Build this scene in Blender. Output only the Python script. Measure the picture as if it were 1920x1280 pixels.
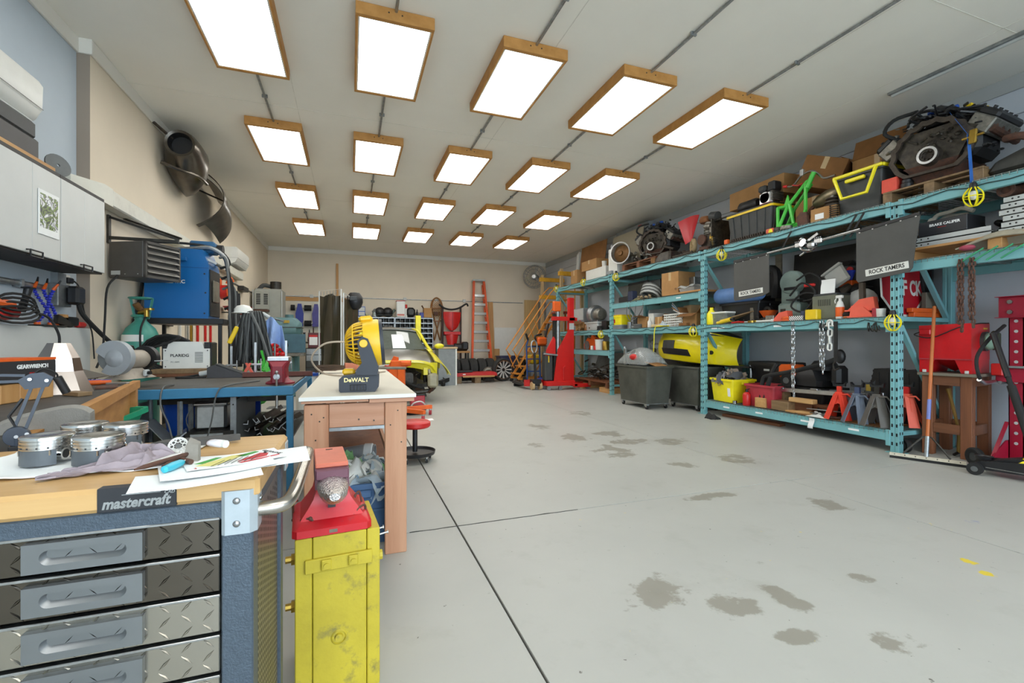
import bpy,math,random
from math import sin,cos,pi,radians as R,sqrt,atan2
from mathutils import Vector as V,Matrix,Quaternion,noise
random.seed(7)
for _o in list(bpy.data.objects):bpy.data.objects.remove(_o)
S=bpy.context.scene
COL=S.collection
# ---------------------------------------------------------------- camera, world, exposure
CAM_H,FPX,YAW=1.2,853.33,math.atan(303/853.33)
cam=bpy.data.cameras.new('camera');cam.lens=16;cam.sensor_width=36;cam.clip_start=.05
camo=bpy.data.objects.new('camera',cam);COL.objects.link(camo)
camo.location=(0,0,CAM_H);camo.rotation_euler=(pi/2,0,-YAW);S.camera=camo
S.view_settings.view_transform='Standard';S.view_settings.look='None'
S.view_settings.gamma=1;S.view_settings.use_curve_mapping=False
S.view_settings.exposure=0.55
LAMP_POWER=5.6
wd=bpy.data.worlds.new('world');S.world=wd;wd.use_nodes=True
_bg=wd.node_tree.nodes['Background'];_bg.inputs[0].default_value=(.72,.87,1.0,1);_bg.inputs[1].default_value=5.0
# ---------------------------------------------------------------- survey: photo pixel -> world point on a known plane
CA,SA=cos(YAW),sin(YAW)
def at(px,py,X=None,Y=None,Z=None):
 xo,yo=(px-960)/FPX,(640-py)/FPX
 d=V((SA+xo*CA,CA-xo*SA,yo))
 if X is not None:t=X/d.x
 elif Y is not None:t=Y/d.y
 else:t=(Z-CAM_H)/d.z
 return V((d.x*t,d.y*t,CAM_H+d.z*t))
# ---------------------------------------------------------------- materials
def lin(h):
 if isinstance(h,tuple):return h
 h=h.lstrip('#');o=[]
 for i in(0,2,4):
  c=int(h[i:i+2],16)/255
  o.append(c/12.92 if c<=.04045 else((c+.055)/1.055)**2.4)
 return tuple(o)
MATS={}
def mat(name,col,rough=.55,metal=0,var=.12,scale=9,stretch=(1,1,1),col2=None,bump=0,bscale=60,alpha=1,trans=0,spec=.5,emit=0,dirt=0,wear=None,coat=0):
 if name in MATS:return MATS[name]
 m=bpy.data.materials.new(name);m.use_nodes=True;nt=m.node_tree;N=nt.nodes;L=nt.links
 P=N['Principled BSDF'];c=lin(col)
 P.inputs['Roughness'].default_value=rough;P.inputs['Metallic'].default_value=metal
 P.inputs['Specular IOR Level'].default_value=spec
 if coat:P.inputs['Coat Weight'].default_value=coat
 tc=N.new('ShaderNodeTexCoord');mp=N.new('ShaderNodeMapping');mp.inputs['Scale'].default_value=stretch
 L.new(tc.outputs['Object'],mp.inputs['Vector'])
 nz=N.new('ShaderNodeTexNoise');nz.inputs['Scale'].default_value=scale;nz.inputs['Detail'].default_value=6;nz.inputs['Roughness'].default_value=.62
 L.new(mp.outputs[0],nz.inputs['Vector'])
 rp=N.new('ShaderNodeValToRGB');e=rp.color_ramp.elements
 b=lin(col2)if col2 else tuple(min(1,x*(1+var))for x in c)
 a=c if col2 else tuple(x*(1-var)for x in c)
 e[0].position=.32;e[1].position=.68;e[0].color=(*a,1);e[1].color=(*b,1)
 L.new(nz.outputs[0],rp.inputs[0]);out=rp.outputs[0]
 for amt,dc,sc,th in([(dirt,(.03,.025,.02),3.1,.52)]if dirt else[])+([(1,lin(wear[0]),wear[1],wear[2])]if wear else[]):
  n2=N.new('ShaderNodeTexNoise');n2.inputs['Scale'].default_value=sc;n2.inputs['Detail'].default_value=8;n2.inputs['Roughness'].default_value=.7
  L.new(tc.outputs['Object'],n2.inputs['Vector'])
  r2=N.new('ShaderNodeValToRGB');r2.color_ramp.elements[0].position=th;r2.color_ramp.elements[1].position=th+.12
  r2.color_ramp.elements[1].color=(amt,amt,amt,1)
  L.new(n2.outputs[0],r2.inputs[0])
  mx=N.new('ShaderNodeMix');mx.data_type='RGBA';mx.inputs[7].default_value=(*dc,1)
  L.new(r2.outputs[0],mx.inputs[0]);L.new(out,mx.inputs[6]);out=mx.outputs[2]
 L.new(out,P.inputs['Base Color'])
 if bump:
  n3=N.new('ShaderNodeTexNoise');n3.inputs['Scale'].default_value=bscale;n3.inputs['Detail'].default_value=4
  L.new(mp.outputs[0],n3.inputs['Vector'])
  bp=N.new('ShaderNodeBump');bp.inputs['Strength'].default_value=bump;bp.inputs['Distance'].default_value=.01
  L.new(n3.outputs[0],bp.inputs['Height']);L.new(bp.outputs[0],P.inputs['Normal'])
 if alpha<1:P.inputs['Alpha'].default_value=alpha
 if trans:P.inputs['Transmission Weight'].default_value=trans
 if emit:
  P.inputs['Emission Color'].default_value=(*c,1);P.inputs['Emission Strength'].default_value=emit
 MATS[name]=m;return m
# ---------------------------------------------------------------- mesh builder
class B:
 def __init__(s):s.v=[];s.f=[];s.M=Matrix()
 def at(s,loc=(0,0,0),rz=0,rx=0,ry=0):
  s.M=Matrix.Translation(V(loc))@Matrix.Rotation(rz,4,'Z')@Matrix.Rotation(ry,4,'Y')@Matrix.Rotation(rx,4,'X');return s
 def raw(s,vs,fs):
  n=len(s.v);s.v+=[s.M@V(p)for p in vs];s.f+=[[n+i for i in f]for f in fs];return s
 def box(s,c,d,bev=0):
  hx,hy,hz=d[0]/2,d[1]/2,d[2]/2;cx,cy,cz=c
  if not bev:
   vs=[(cx+i*hx,cy+j*hy,cz+k*hz)for k in(-1,1)for j in(-1,1)for i in(-1,1)]
   return s.raw(vs,[(0,2,3,1),(4,5,7,6),(0,1,5,4),(2,6,7,3),(0,4,6,2),(1,3,7,5)])
  b=min(bev,hx*.95,hy*.95,hz*.95);vs=[];ix={}
  for i in(-1,1):
   for j in(-1,1):
    for k in(-1,1):
     for a in range(3):
      ix[i,j,k,a]=len(vs)
      o=[b,b,b];o[a]=0
      vs.append((cx+i*(hx-o[0]),cy+j*(hy-o[1]),cz+k*(hz-o[2])))
  fs=[]
  for q in(-1,1):
   fs.append([ix[q,j,k,0]for j,k in((-1,-1),(1,-1),(1,1),(-1,1))][::q])
   fs.append([ix[i,q,k,1]for i,k in((-1,-1),(-1,1),(1,1),(1,-1))][::q])
   fs.append([ix[i,j,q,2]for i,j in((-1,-1),(1,-1),(1,1),(-1,1))][::q])
  for j in(-1,1):
   for k in(-1,1):
    fs.append([ix[-1,j,k,1],ix[1,j,k,1],ix[1,j,k,2],ix[-1,j,k,2]][::j*k])
    fs.append([ix[j,-1,k,0],ix[j,-1,k,2],ix[j,1,k,2],ix[j,1,k,0]][::j*k])
    fs.append([ix[j,k,-1,0],ix[j,k,1,0],ix[j,k,1,1],ix[j,k,-1,1]][::j*k])
  for i in(-1,1):
   for j in(-1,1):
    for k in(-1,1):fs.append([ix[i,j,k,0],ix[i,j,k,1],ix[i,j,k,2]][::i*j*k])
  return s.raw(vs,fs)
 def b2(s,p,q,bev=0):
  return s.box([(a+b)/2 for a,b in zip(p,q)],[abs(b-a)for a,b in zip(p,q)],bev)
 def loft(s,rings,cap0=True,cap1=True,closed=False):
  n=len(rings[0]);vs=[p for r in rings for p in r];fs=[];m=len(rings)
  for i in range(m if closed else m-1):
   for j in range(n):
    a,b=i*n,((i+1)%m)*n;k=(j+1)%n
    fs.append((a+j,a+k,b+k,b+j))
  if cap0 and not closed:fs.append(list(range(n))[::-1])
  if cap1 and not closed:fs.append([(m-1)*n+j for j in range(n)])
  return s.raw(vs,fs)
 def cyl(s,p0,p1,r,r2=None,n=12,caps=True):
  p0,p1=V(p0),V(p1);d=(p1-p0).normalized();u=d.orthogonal().normalized();w=d.cross(u);r2=r if r2 is None else r2
  ring=lambda p,q:[p+(u*cos(2*pi*i/n)+w*sin(2*pi*i/n))*q for i in range(n)]
  return s.loft([ring(p0,r),ring(p1,r2)],caps,caps)
 def tube(s,pts,r,n=6,closed=False,sm=0,flat=1):
  pts=[V(p)for p in pts]
  if sm:pts=curve(pts,sm,closed)
  m=len(pts);rings=[];u=None
  for i,p in enumerate(pts):
   a=pts[i-1]if(i or closed)else p;b=pts[(i+1)%m]if(i<m-1 or closed)else p
   d=(b-a).normalized()
   if d.length<.5:d=V((0,0,1))
   u=d.orthogonal().normalized()if u is None else(u-d*u.dot(d)).normalized()
   w=d.cross(u);q=r[i*(len(r)-1)//max(1,m-1)]if isinstance(r,(list,tuple))else r
   rings.append([p+(u*cos(2*pi*j/n)+w*flat*sin(2*pi*j/n))*q for j in range(n)])
  return s.loft(rings,closed=closed)
 def lathe(s,prof,n=20,o=(0,0,0),ax='Z',arc=None):
  o=V(o);rings=[]
  for i in range(n if arc is None else n+1):
   t=(2*pi if arc is None else arc)*i/n;ring=[]
   for r,z in prof:
    p=(r*cos(t),r*sin(t),z)
    p=p if ax=='Z' else((p[2],p[0],p[1])if ax=='X' else(p[1],p[2],p[0]))
    ring.append(o+V(p))
   rings.append(ring)
  k=len(prof);vs=[p for r in rings for p in r];fs=[];m=len(rings)
  for i in range(m if arc is None else m-1):
   a,b=i*k,((i+1)%m)*k
   for j in range(k-1):fs.append((a+j,b+j,b+j+1,a+j+1))
  return s.raw(vs,fs)
 def prism(s,poly,h,ax='Z',o=(0,0,0),sc=1):
  o=V(o);n=len(poly);c=V((sum(p[0]for p in poly)/n,sum(p[1]for p in poly)/n))
  f={'Z':lambda x,y,z:V((x,y,z)),'X':lambda x,y,z:V((z,x,y)),'Y':lambda x,y,z:V((x,z,y))}[ax]
  r0=[o+f(x,y,0)for x,y in poly];r1=[o+f(c.x+(x-c.x)*sc,c.y+(y-c.y)*sc,h)for x,y in poly]
  return s.loft([r0,r1])
 def ell(s,c,r,n=12,m=8):
  r=(r,r,r)if isinstance(r,(int,float))else r;c=V(c);vs=[c+V((0,0,-r[2]))];fs=[]
  for i in range(1,m):
   t=-pi/2+pi*i/m
   vs+=[c+V((r[0]*cos(t)*cos(2*pi*j/n),r[1]*cos(t)*sin(2*pi*j/n),r[2]*sin(t)))for j in range(n)]
  vs.append(c+V((0,0,r[2])))
  for j in range(n):
   k=(j+1)%n;fs.append((0,1+k,1+j));e=1+(m-2)*n;fs.append((e+j,e+k,len(vs)-1))
   for i in range(m-2):a=1+i*n;fs.append((a+j,a+k,a+n+k,a+n+j))
  return s.raw(vs,fs)
 def tor(s,c,RR,r,ax='Z',n=20,m=6):
  c=V(c);f={'Z':lambda a,b:V((a,b,0)),'X':lambda a,b:V((0,a,b)),'Y':lambda a,b:V((a,0,b))}[ax]
  return s.tube([c+f(RR*cos(2*pi*i/n),RR*sin(2*pi*i/n))for i in range(n)],r,m,True)
 def slab(s,poly,z0,z1):return s.prism(poly,z1-z0,'Z',(0,0,z0))
 def bar(s,p,q,w,h=None,up=(0,0,1)):
  p,q=V(p),V(q);d=(q-p).normalized();h=h or w;a=V(up)
  if abs(d.dot(a))>.95:a=V((1,0,0))
  u=d.cross(a).normalized()*w/2;t=u.cross(d).normalized()*h/2
  return s.loft([[x-u-t,x+u-t,x+u+t,x-u+t]for x in(p,q)])
 def sheet(s,fn,nu,nv,th=.002):
  """a curved sheet of real thickness; fn(u,v)->point"""
  g=[[V(fn(i/nu,j/nv))for j in range(nv+1)]for i in range(nu+1)];k=nv+1;vs=[];N_=[]
  for i in range(nu+1):
   for j in range(nv+1):
    du=g[min(i+1,nu)][j]-g[max(i-1,0)][j];dv=g[i][min(j+1,nv)]-g[i][max(j-1,0)]
    nn=du.cross(dv);N_.append(nn.normalized()if nn.length>1e-9 else V((0,0,1)));vs.append(g[i][j])
  o=len(vs);vs=vs+[p-q*th for p,q in zip(vs,N_)];fs=[]
  for i in range(nu):
   for j in range(nv):
    a=i*k+j;fs+=[(a,a+k,a+k+1,a+1),(o+a,o+a+1,o+a+k+1,o+a+k)]
  for i in range(nu):
   for j in(0,nv):a=i*k+j;fs.append((a,a+k,o+a+k,o+a)if j else(a,o+a,o+a+k,a+k))
  for j in range(nv):
   for i in(0,nu):a=i*k+j;fs.append((a,a+1,o+a+1,o+a)if not i else(a,o+a,o+a+1,a+1))
  return s.raw(vs,fs)
 def mesh(s,name,ang=40):
  me=bpy.data.meshes.new(name);me.from_pydata(s.v,[],s.f);me.update()
  me.shade_smooth();me.set_sharp_from_angle(angle=R(ang));return me
def curve(pts,k=6,closed=False):
 out=[];m=len(pts)
 for i in range(m if closed else m-1):
  p1,p2=pts[i],pts[(i+1)%m]
  p0=pts[i-1]if(i or closed)else p1*2-p2;p3=pts[(i+2)%m]if(i+2<m or closed)else p2*2-p1
  for j in range(k):
   t=j/k
   out.append(.5*(2*p1+(p2-p0)*t+(2*p0-5*p1+4*p2-p3)*t*t+(3*p1-p0-3*p2+p3)*t**3))
 if not closed:out.append(pts[-1])
 return out
# ---------------------------------------------------------------- scene tree
def tag(o,label=None,cat=None,group=None,kind=None):
 for k,v in(('label',label),('category',cat),('group',group),('kind',kind)):
  if v:o[k]=v
 return o
def thing(name,label,cat,loc=(0,0,0),rz=0,group=None,rx=0,ry=0):
 o=bpy.data.objects.new(name,None);COL.objects.link(o);o.empty_display_size=.05
 o.matrix_world=Matrix.Translation(V(loc))@Matrix.Rotation(rz,4,'Z')@Matrix.Rotation(ry,4,'Y')@Matrix.Rotation(rx,4,'X')
 return tag(o,label,cat,group)
def part(par,name,b,m,label=None,kind=None,ang=40):
 me=b if isinstance(b,bpy.types.Mesh)else b.mesh(name,ang)
 if not me.materials:me.materials.append(m)
 o=bpy.data.objects.new(name,me);COL.objects.link(o);o.parent=par
 return tag(o,label,kind=kind)
def solo(name,label,cat,b,m,loc=(0,0,0),rz=0,group=None,rx=0,ry=0,kind=None,ang=40):
 o=part(None,name,b,m,ang=ang)
 o.matrix_world=Matrix.Translation(V(loc))@Matrix.Rotation(rz,4,'Z')@Matrix.Rotation(ry,4,'Y')@Matrix.Rotation(rx,4,'X')
 return tag(o,label,cat,group,kind)
def struct(name,b,m,par=None):
 return part(par,name,b,m,kind=None if par else 'structure')
def dup(root,loc,rz=0,label=None,group=None,rx=0,ry=0,sc=None):
 def cp(o,p):
  c=o.copy();COL.objects.link(c);c.parent=p
  for ch in o.children:cp(ch,c)
  return c
 r=cp(root,None)
 r.matrix_world=Matrix.Translation(V(loc))@Matrix.Rotation(rz,4,'Z')@Matrix.Rotation(ry,4,'Y')@Matrix.Rotation(rx,4,'X')@(Matrix.Diagonal((*sc,1))if sc else Matrix())
 if label:r['label']=label
 if group:r['group']=group
 return r
def text(par,name,s,size,loc,rot,m,ext=.0008,align='CENTER',shear=0,sx=1,bold=0):
 c=bpy.data.curves.new(name,'FONT');c.body=s;c.size=size;c.extrude=ext;c.align_x=align;c.align_y='CENTER';c.shear=shear;c.resolution_u=3;c.offset=bold*size
 o=bpy.data.objects.new('tmp_text',c);COL.objects.link(o)
 bpy.context.view_layer.update()
 me=bpy.data.meshes.new_from_object(o.evaluated_get(bpy.context.evaluated_depsgraph_get()));bpy.data.objects.remove(o)
 me.transform(Matrix.LocRotScale(V(loc),rot.to_quaternion()if hasattr(rot,'to_quaternion')else rot,V((1,1,1)))@Matrix.Diagonal((sx,1,1,1)))
 me.materials.clear()
 return part(par,name,me,m)
def face_rot(xdir,ydir):
 x=V(xdir).normalized();y=V(ydir);z=x.cross(y).normalized();y=z.cross(x)
 return Matrix((x,y,z)).transposed()
# common materials
def wood(name,a,b,**k):return mat(name,a,rough=k.pop('rough',.6),col2=b,scale=k.pop('scale',14),stretch=k.pop('stretch',(1,1,.08)),bump=k.pop('bump',.12),**k)
K=lambda n:MATS[n]
mat('black_plastic','#1c1c1e',.45,var=.25);mat('black_rubber','#191919',.75,var=.2,bump=.05);mat('dark_metal','#3a3834',.45,.6,.3,20,dirt=.5)
mat('steel','#b9bbbc',.3,1,.15,30);mat('galvanized','#9a9ea0',.42,.85,.25,14);mat('chrome','#a6a8aa',.2,1,.08)
mat('aluminium','#c8cacb',.28,1,.1,24);mat('grey_paint','#84898b',.5,var=.1);mat('light_grey','#b9bcba',.5,var=.06)
mat('white_plastic','#dcdcd6',.4,var=.03);mat('white_paper','#eceeed',.7,var=.02);mat('card','#a97f4f',.85,var=.10,scale=5);mat('card_dark','#83592f',.85,var=.12,scale=5);mat('card_inside','#9a6f42',.88,var=.1)
mat('tape','#c0a378',.35,var=.05)
mat('yellow_plastic','#e6c21c',.4,var=.06);mat('bright_yellow','#f2e21c',.38,var=.06);mat('dark_grey','#3b3d3d',.55,var=.15);mat('mid_grey','#5d5f5e',.55,var=.15)
mat('red_paint','#c01f1c',.4,var=.1);mat('orange_plastic','#e2601c',.45,var=.08);mat('salmon_plastic','#e0604a',.5,var=.06);mat('blue_plastic','#1d4fa8',.4,var=.1)
mat('rust','#6b4636',.8,.2,.35,25,bump=.15,col2='#4a3a33');mat('grease','#26231f',.42,.4,.45,18,col2='#4d463c',bump=.2);mat('cast_alu','#87847c',.5,.75,.3,25,dirt=.6,bump=.1);mat('old_iron','#574e45',.6,.5,.3,20,col2='#3a322c',bump=.15)
mat('green_paint','#43b43c',.42,var=.12);mat('brass','#a98a3e',.35,.9,.15);mat('copper_brown','#75532f',.5,.5,.2)
wood('pine','#c79a62','#b07f49');wood('pine_x','#c79a62','#b07f49',stretch=(.08,1,1));wood('pine_y','#c9a069','#b18350',stretch=(1,.08,1));wood('old_wood','#7d4e30','#653c25');wood('old_wood_x','#7d4e30','#653c25',stretch=(1,.08,1));wood('block_wood','#8f7350','#6c553b',stretch=(1,.1,1));wood('plywood','#b98a54','#a0723f',stretch=(.3,.05,1));wood('handle_wood','#c06a2c','#ad5a24',stretch=(1,1,.05),rough=.4);wood('grey_wood','#807868','#655d50',stretch=(1,.1,1));wood('hickory','#a5823f','#86642e')
BP,BR,DM,WP,GV,STL,RP,DG,LG=[K(n) for n in('black_plastic','black_rubber','dark_metal','white_plastic','galvanized','steel','red_paint','dark_grey','light_grey')]
# ================================================================= ROOM
XL,XR,YB,ZC,YF=-2.28,6.60,14.95,4.0,-4.6
def wallmat(name,c,amt=.03,dirt=0):return mat(name,c,.75,var=amt,scale=1.3,dirt=dirt,bump=.03,bscale=40)
beige=wallmat('beige_paint','#dacdb8');bluegrey=wallmat('blue_grey_paint','#b5c0c9',.04);taupe=wallmat('taupe_paint','#94877a');lowgrey=wallmat('pale_block_paint','#bfc2bf',.05)
ceilm=wallmat('ceiling_paint','#f3efe5',.02);trimm=wallmat('trim_paint','#e4e0d6',.02)
# floor: poured slabs between saw-cut joints
def floor_material():
 m=mat('concrete','#adada7',.42,var=.045,scale=1.1,spec=.4);nt=m.node_tree;N=nt.nodes;L=nt.links;P=N['Principled BSDF']
 src=P.inputs['Base Color'].links[0].from_socket;tc=[n for n in N if n.type=='TEX_COORD'][0]
 def blot(prev,sc,th,w,col,amt,detail=9,rough=.65,mask=None):
  n=N.new('ShaderNodeTexNoise');n.inputs['Scale'].default_value=sc;n.inputs['Detail'].default_value=detail;n.inputs['Roughness'].default_value=rough;L.new(tc.outputs['Object'],n.inputs['Vector'])
  r=N.new('ShaderNodeValToRGB');r.color_ramp.elements[0].position=th;r.color_ramp.elements[1].position=th+w;r.color_ramp.elements[1].color=(amt,amt,amt,1);L.new(n.outputs[0],r.inputs[0]);fac=r.outputs[0]
  if mask:
   for i,(x,y,rx,ry)in enumerate(mask):
    mp=N.new('ShaderNodeMapping');mp.inputs['Location'].default_value=(-x/rx,-y/ry,0);mp.inputs['Scale'].default_value=(1/rx,1/ry,0);L.new(tc.outputs['Object'],mp.inputs[0])
    ln=N.new('ShaderNodeVectorMath');ln.operation='LENGTH';L.new(mp.outputs[0],ln.inputs[0])
    mr=N.new('ShaderNodeMapRange');mr.inputs[1].default_value=.35;mr.inputs[2].default_value=1.05;mr.inputs[3].default_value=1;mr.inputs[4].default_value=0;L.new(ln.outputs['Value'],mr.inputs[0])
    if i==0:acc=mr.outputs[0]
    else:
     mm=N.new('ShaderNodeMath');mm.operation='MAXIMUM';L.new(acc,mm.inputs[0]);L.new(mr.outputs[0],mm.inputs[1]);acc=mm.outputs[0]
   # the blob mask lowers the noise threshold so stains keep ragged edges
   ad=N.new('ShaderNodeMath');ad.operation='MULTIPLY_ADD';ad.inputs[1].default_value=.26;L.new(acc,ad.inputs[0]);L.new(n.outputs[0],ad.inputs[2]);L.new(ad.outputs[0],r.inputs[0])
  mx=N.new('ShaderNodeMix');mx.data_type='RGBA';mx.inputs[7].default_value=(*lin(col),1);L.new(fac,mx.inputs[0]);L.new(prev,mx.inputs[6]);return mx.outputs[2]
 st=[at(px,py,Z=0)for px,py in((1230,1105),(1375,1135),(1180,827),(1262,828),(1380,860),(1330,930),(1140,812),(1075,820),(1470,1120),(1150,845),(1090,775),(1010,800),(1660,1205),(1550,945),(1000,835),(1280,870),(1500,1190),(1620,1085))]
 sz=[(.24,.2),(.2,.16),(.4,.28),(.34,.26),(.3,.24),(.3,.1),(.3,.3),(.25,.4),(.1,.2),(.3,.4),(.3,.3),(.2,.3),(.1,.1),(.18,.2),(.15,.2),(.2,.2),(.16,.08),(.12,.1)]
 c=blot(src,3.0,.56,.22,'#8d8b80',.35)
 c=blot(c,5.5,.66,.07,'#6b6250',.55,mask=[(p.x,p.y,*s)for p,s in zip(st,sz)])
 c=blot(c,26,.715,.03,'#4b473e',.8,5,.5)
 c=blot(c,9,.70,.04,'#77756c',.5,4,.6)
 yb=[at(1815,1052,Z=0),at(1850,1075,Z=0)]
 c=blot(c,14,.70,.06,'#d8c02a',.9,6,.6,mask=[(p.x,p.y,.05,.06)for p in yb])
 p=at(1825,978,Z=0);c=blot(c,12,.72,.1,'#6f78b0',.5,6,.6,mask=[(p.x,p.y,.07,.07)])
 L.new(c,P.inputs['Base Color'])
floor_material()
fl=struct('floor',B().b2((XL-1,YF-1,-.2),(XR+.3,YB+.3,-.012)),mat('joint_dark','#3f3e3a',.9))
xs=[XL-.8,.655,3.58,XR+.1];ys=[YF,2.91,8.75,YB+.1];g=.005
for i in range(3):
 for j in range(3):struct('slab',B().b2((xs[i]+g,ys[j]+g,-.05),(xs[i+1]-g,ys[j+1]-g,0),.002),K('concrete'),fl)
# crack wandering beside the cross joint
cr=[]
for i in range(60):
 x=.35+i*.02;cr.append((x,2.905+.012*noise.noise((x*9,0,0)),.0006))
struct('crack',B().tube(cr,.0035,4,flat=.3),K('joint_dark'),fl)
cl=struct('ceiling',B().b2((XL-.6,YF-.3,ZC),(XR+.4,YB+.4,ZC+.15)),ceilm)
seam=mat('seam_paint','#dedacf',.8)
for x in(-.6,1.84,4.28,5.5):struct('panel_seam',B().b2((x,YF,ZC-.002),(x+.006,YB,ZC+.01)),seam,cl)
for y in(-1.3,2.36,6.02,9.68,13.3):struct('panel_seam',B().b2((XL,y,ZC-.002),(XR,y+.006,ZC+.01)),seam,cl)
YE=5.30 # where the recess by the cabinets ends
struct('wall_left',B().b2((XL-.3,YE,0),(XL,YB,ZC)),beige)
struct('wall_left_return',B().b2((XL-.102,YE-.004,1.32),(XL-.001,YE,ZC-.14)),taupe)
struct('wall_left_recess',B().b2((XL-.4,YF,1.32),(XL-.10,YE-.005,ZC)),bluegrey)
struct('wall_left_base',B().b2((XL-.4,YF,0),(XL-.001,YE+.9,1.32),.004),lowgrey)
struct('wall_back',B().b2((XL-.3,YB,0),(XR+.3,YB+.2,ZC)),beige)
wr=wallmat('right_wall_paint','#c4c9d0',.04)
struct('wall_right',B().b2((XR,YF,0),(XR+.2,YB,ZC)),wr)
fw=wallmat('front_wall_paint','#c3c1ba')
struct('wall_front',B().b2((XL-.4,YF-.2,3.75),(XR+.2,YF,ZC)).b2((XL-.4,YF-.2,0),(-1.6,YF,3.75)).b2((5.9,YF-.2,0),(XR+.2,YF,3.75)),fw)
struct('driveway',B().b2((-8,-16,-.25),(12,YF-1.01,-.03)),mat('pale_concrete','#b5b5b0',.9,var=.1))  # unseen ground, made pale to bounce daylight up at the ceiling
# trim boards under the ceiling
struct('trim_1',B().b2((XL,YE,ZC-.14),(XL+.022,YB,ZC),.004),trimm)
struct('trim_2',B().b2((XL-.10,YF,ZC-.14),(XL-.075,YE-.02,ZC),.004).b2((XL-.10,YE-.022,ZC-.14),(XL+.022,YE,ZC),.004),trimm)
struct('trim_3',B().b2((XL,YB-.022,ZC-.12),(XR,YB,ZC),.004),trimm)
struct('trim_4',B().b2((XR-.022,YF,ZC-.16),(XR,YB,ZC),.004),wallmat('trim_grey','#aeb0ae'))
struct('trim_5',B().b2((XR-.012,YF,ZC-.42),(XR,YB,ZC-.412)),wallmat('trim_line','#8f949a'))
# the long pipe cover running along the left wall
pc=thing('pipe_cover','long white boxed pipe cover running along the beige left wall','pipe cover',(XL,YE,0))
cov=mat('cover_paint','#d4d2c6',.5,var=.04,dirt=.12)
z0,z1=2.50,2.66
for k,(a,b)in enumerate(((.12,2.0),(2.0,3.9),(3.9,5.8))):part(pc,'cover_length',B().b2((.001,a+.004,z0),(.125,b-.004,z1),.012),cov)
part(pc,'corner_piece',B().prism([(-.085,-.27),(-.02,-.27),(.125,-.04),(.125,.12),(.001,.12),(.001,-.002),(-.085,-.002)],z1-z0+.01,'Z',(0,0,z0-.005)),cov)
# surface conduit along left and back wall
cd=thing('wall_conduit','thin grey conduit line running along left and back walls','conduit',(0,0,0))
part(cd,'pipe',B().tube([(XL+.014,8.6,2.40),(XL+.014,YB-.05,2.40),(XL+.05,YB-.014,2.44),(XL+.05,YB-.014,2.55),(5.7,YB-.014,2.55)],.013),GV)
for x in(-1.1,1.65,3.6):part(cd,'junction_box',B().b2((x-.05,YB-.05,2.51),(x+.05,YB-.001,2.61),.004),LG)
part(cd,'drop_pipe',B().tube([(XL+.03,9.35,2.39),(XL+.03,9.35,1.55)],.012),GV)
# ================================================================= CEILING LAMPS: 2x4 ft troffers in pine frames
pinef=wood('lamp_pine','#c68f4c','#ab7636',stretch=(.4,.4,.4),scale=16);diff=mat('lamp_diffuser','#ffffff',.4,var=0)
_n=diff.node_tree;_p=_n.nodes['Principled BSDF'];_p.inputs['Emission Color'].default_value=(1,.985,.94,1);_p.inputs['Emission Strength'].default_value=LAMP_POWER
_nz=_n.nodes.new('ShaderNodeTexNoise');_nz.inputs['Scale'].default_value=2.2
_mr=_n.nodes.new('ShaderNodeMapRange');_mr.inputs[3].default_value=LAMP_POWER*.75;_mr.inputs[4].default_value=LAMP_POWER*1.2
_n.links.new(_nz.outputs[0],_mr.inputs[0]);_n.links.new(_mr.outputs[0],_p.inputs['Emission Strength'])
w2,l2,h=.325,.63,.105
lm=thing('ceiling_lamp','','ceiling lamp',(0,0,ZC))
part(lm,'frame',B().b2((-w2,-l2,-h),(w2,-l2+.04,-.001),.003).b2((-w2,l2-.04,-h),(w2,l2,-.001),.003).b2((-w2,-l2+.04,-h),(-w2+.022,l2-.04,-.001),.003).b2((w2-.022,-l2+.04,-h),(w2,l2-.04,-.001),.003),pinef)
part(lm,'retainer',B().b2((-w2+.022,-l2+.04,-h+.004),(w2-.022,-l2+.052,-h+.014)).b2((-w2+.022,l2-.052,-h+.004),(w2-.022,l2-.04,-h+.014)).b2((-w2+.022,-l2+.052,-h+.004),(-w2+.034,l2-.052,-h+.014)).b2((w2-.034,-l2+.052,-h+.004),(w2-.022,l2-.052,-h+.014)),WP)
part(lm,'diffuser',B().b2((-w2+.034,-l2+.052,-h+.010),(w2-.034,l2-.052,-h+.016)),diff)
for q in(-.06,.05):part(lm,'screw',B().cyl((q,-l2-.002,-.045-q*.03),(q,-l2+.01,-.045-q*.03),.007,n=8),DM)
rows=['nearest','second','third','farthest'];cols=['column beside the wall','column second from the wall','middle column','column second from the rack','column nearest the rack']
XC=[-.915+1.28*i for i in range(5)];YC=[4.57+2.47*j for j in range(4)]
first=True
for i,x in enumerate(XC):
 for j in(-3,-2,0,1,2,3):  # negative rows are unseen lamps, added only to light the room
  y=4.57+2.47*j
  lab=f'pine framed ceiling lamp, {rows[j]} in the {cols[i]}' if j>=0 else f'added unseen pine lamp behind the viewpoint, {["farther", "nearer"][j + 3]} in the {cols[i]}'
  if first:o=lm;o.location=(x,y,ZC);o['label']=lab;o['group']='pine framed ceiling lamps';first=False
  else:dup(lm,(x,y,ZC),0,lab)
 c=thing('lamp_conduit',f'grey metal conduit linking the ceiling lamps of the {cols[i]}','conduit',(x,0,ZC),group='conduits between ceiling lamps')
 for j in range(0,4):
  y=4.57+2.47*j-l2
  part(c,'pipe',B().cyl((0,y-(1.21 if j else 6),-.022),(0,y,-.022),.013,n=8),GV)
  part(c,'clip',B().b2((-.03,y-.62,-.037),(.03,y-.60,-.001),.003),GV)
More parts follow.
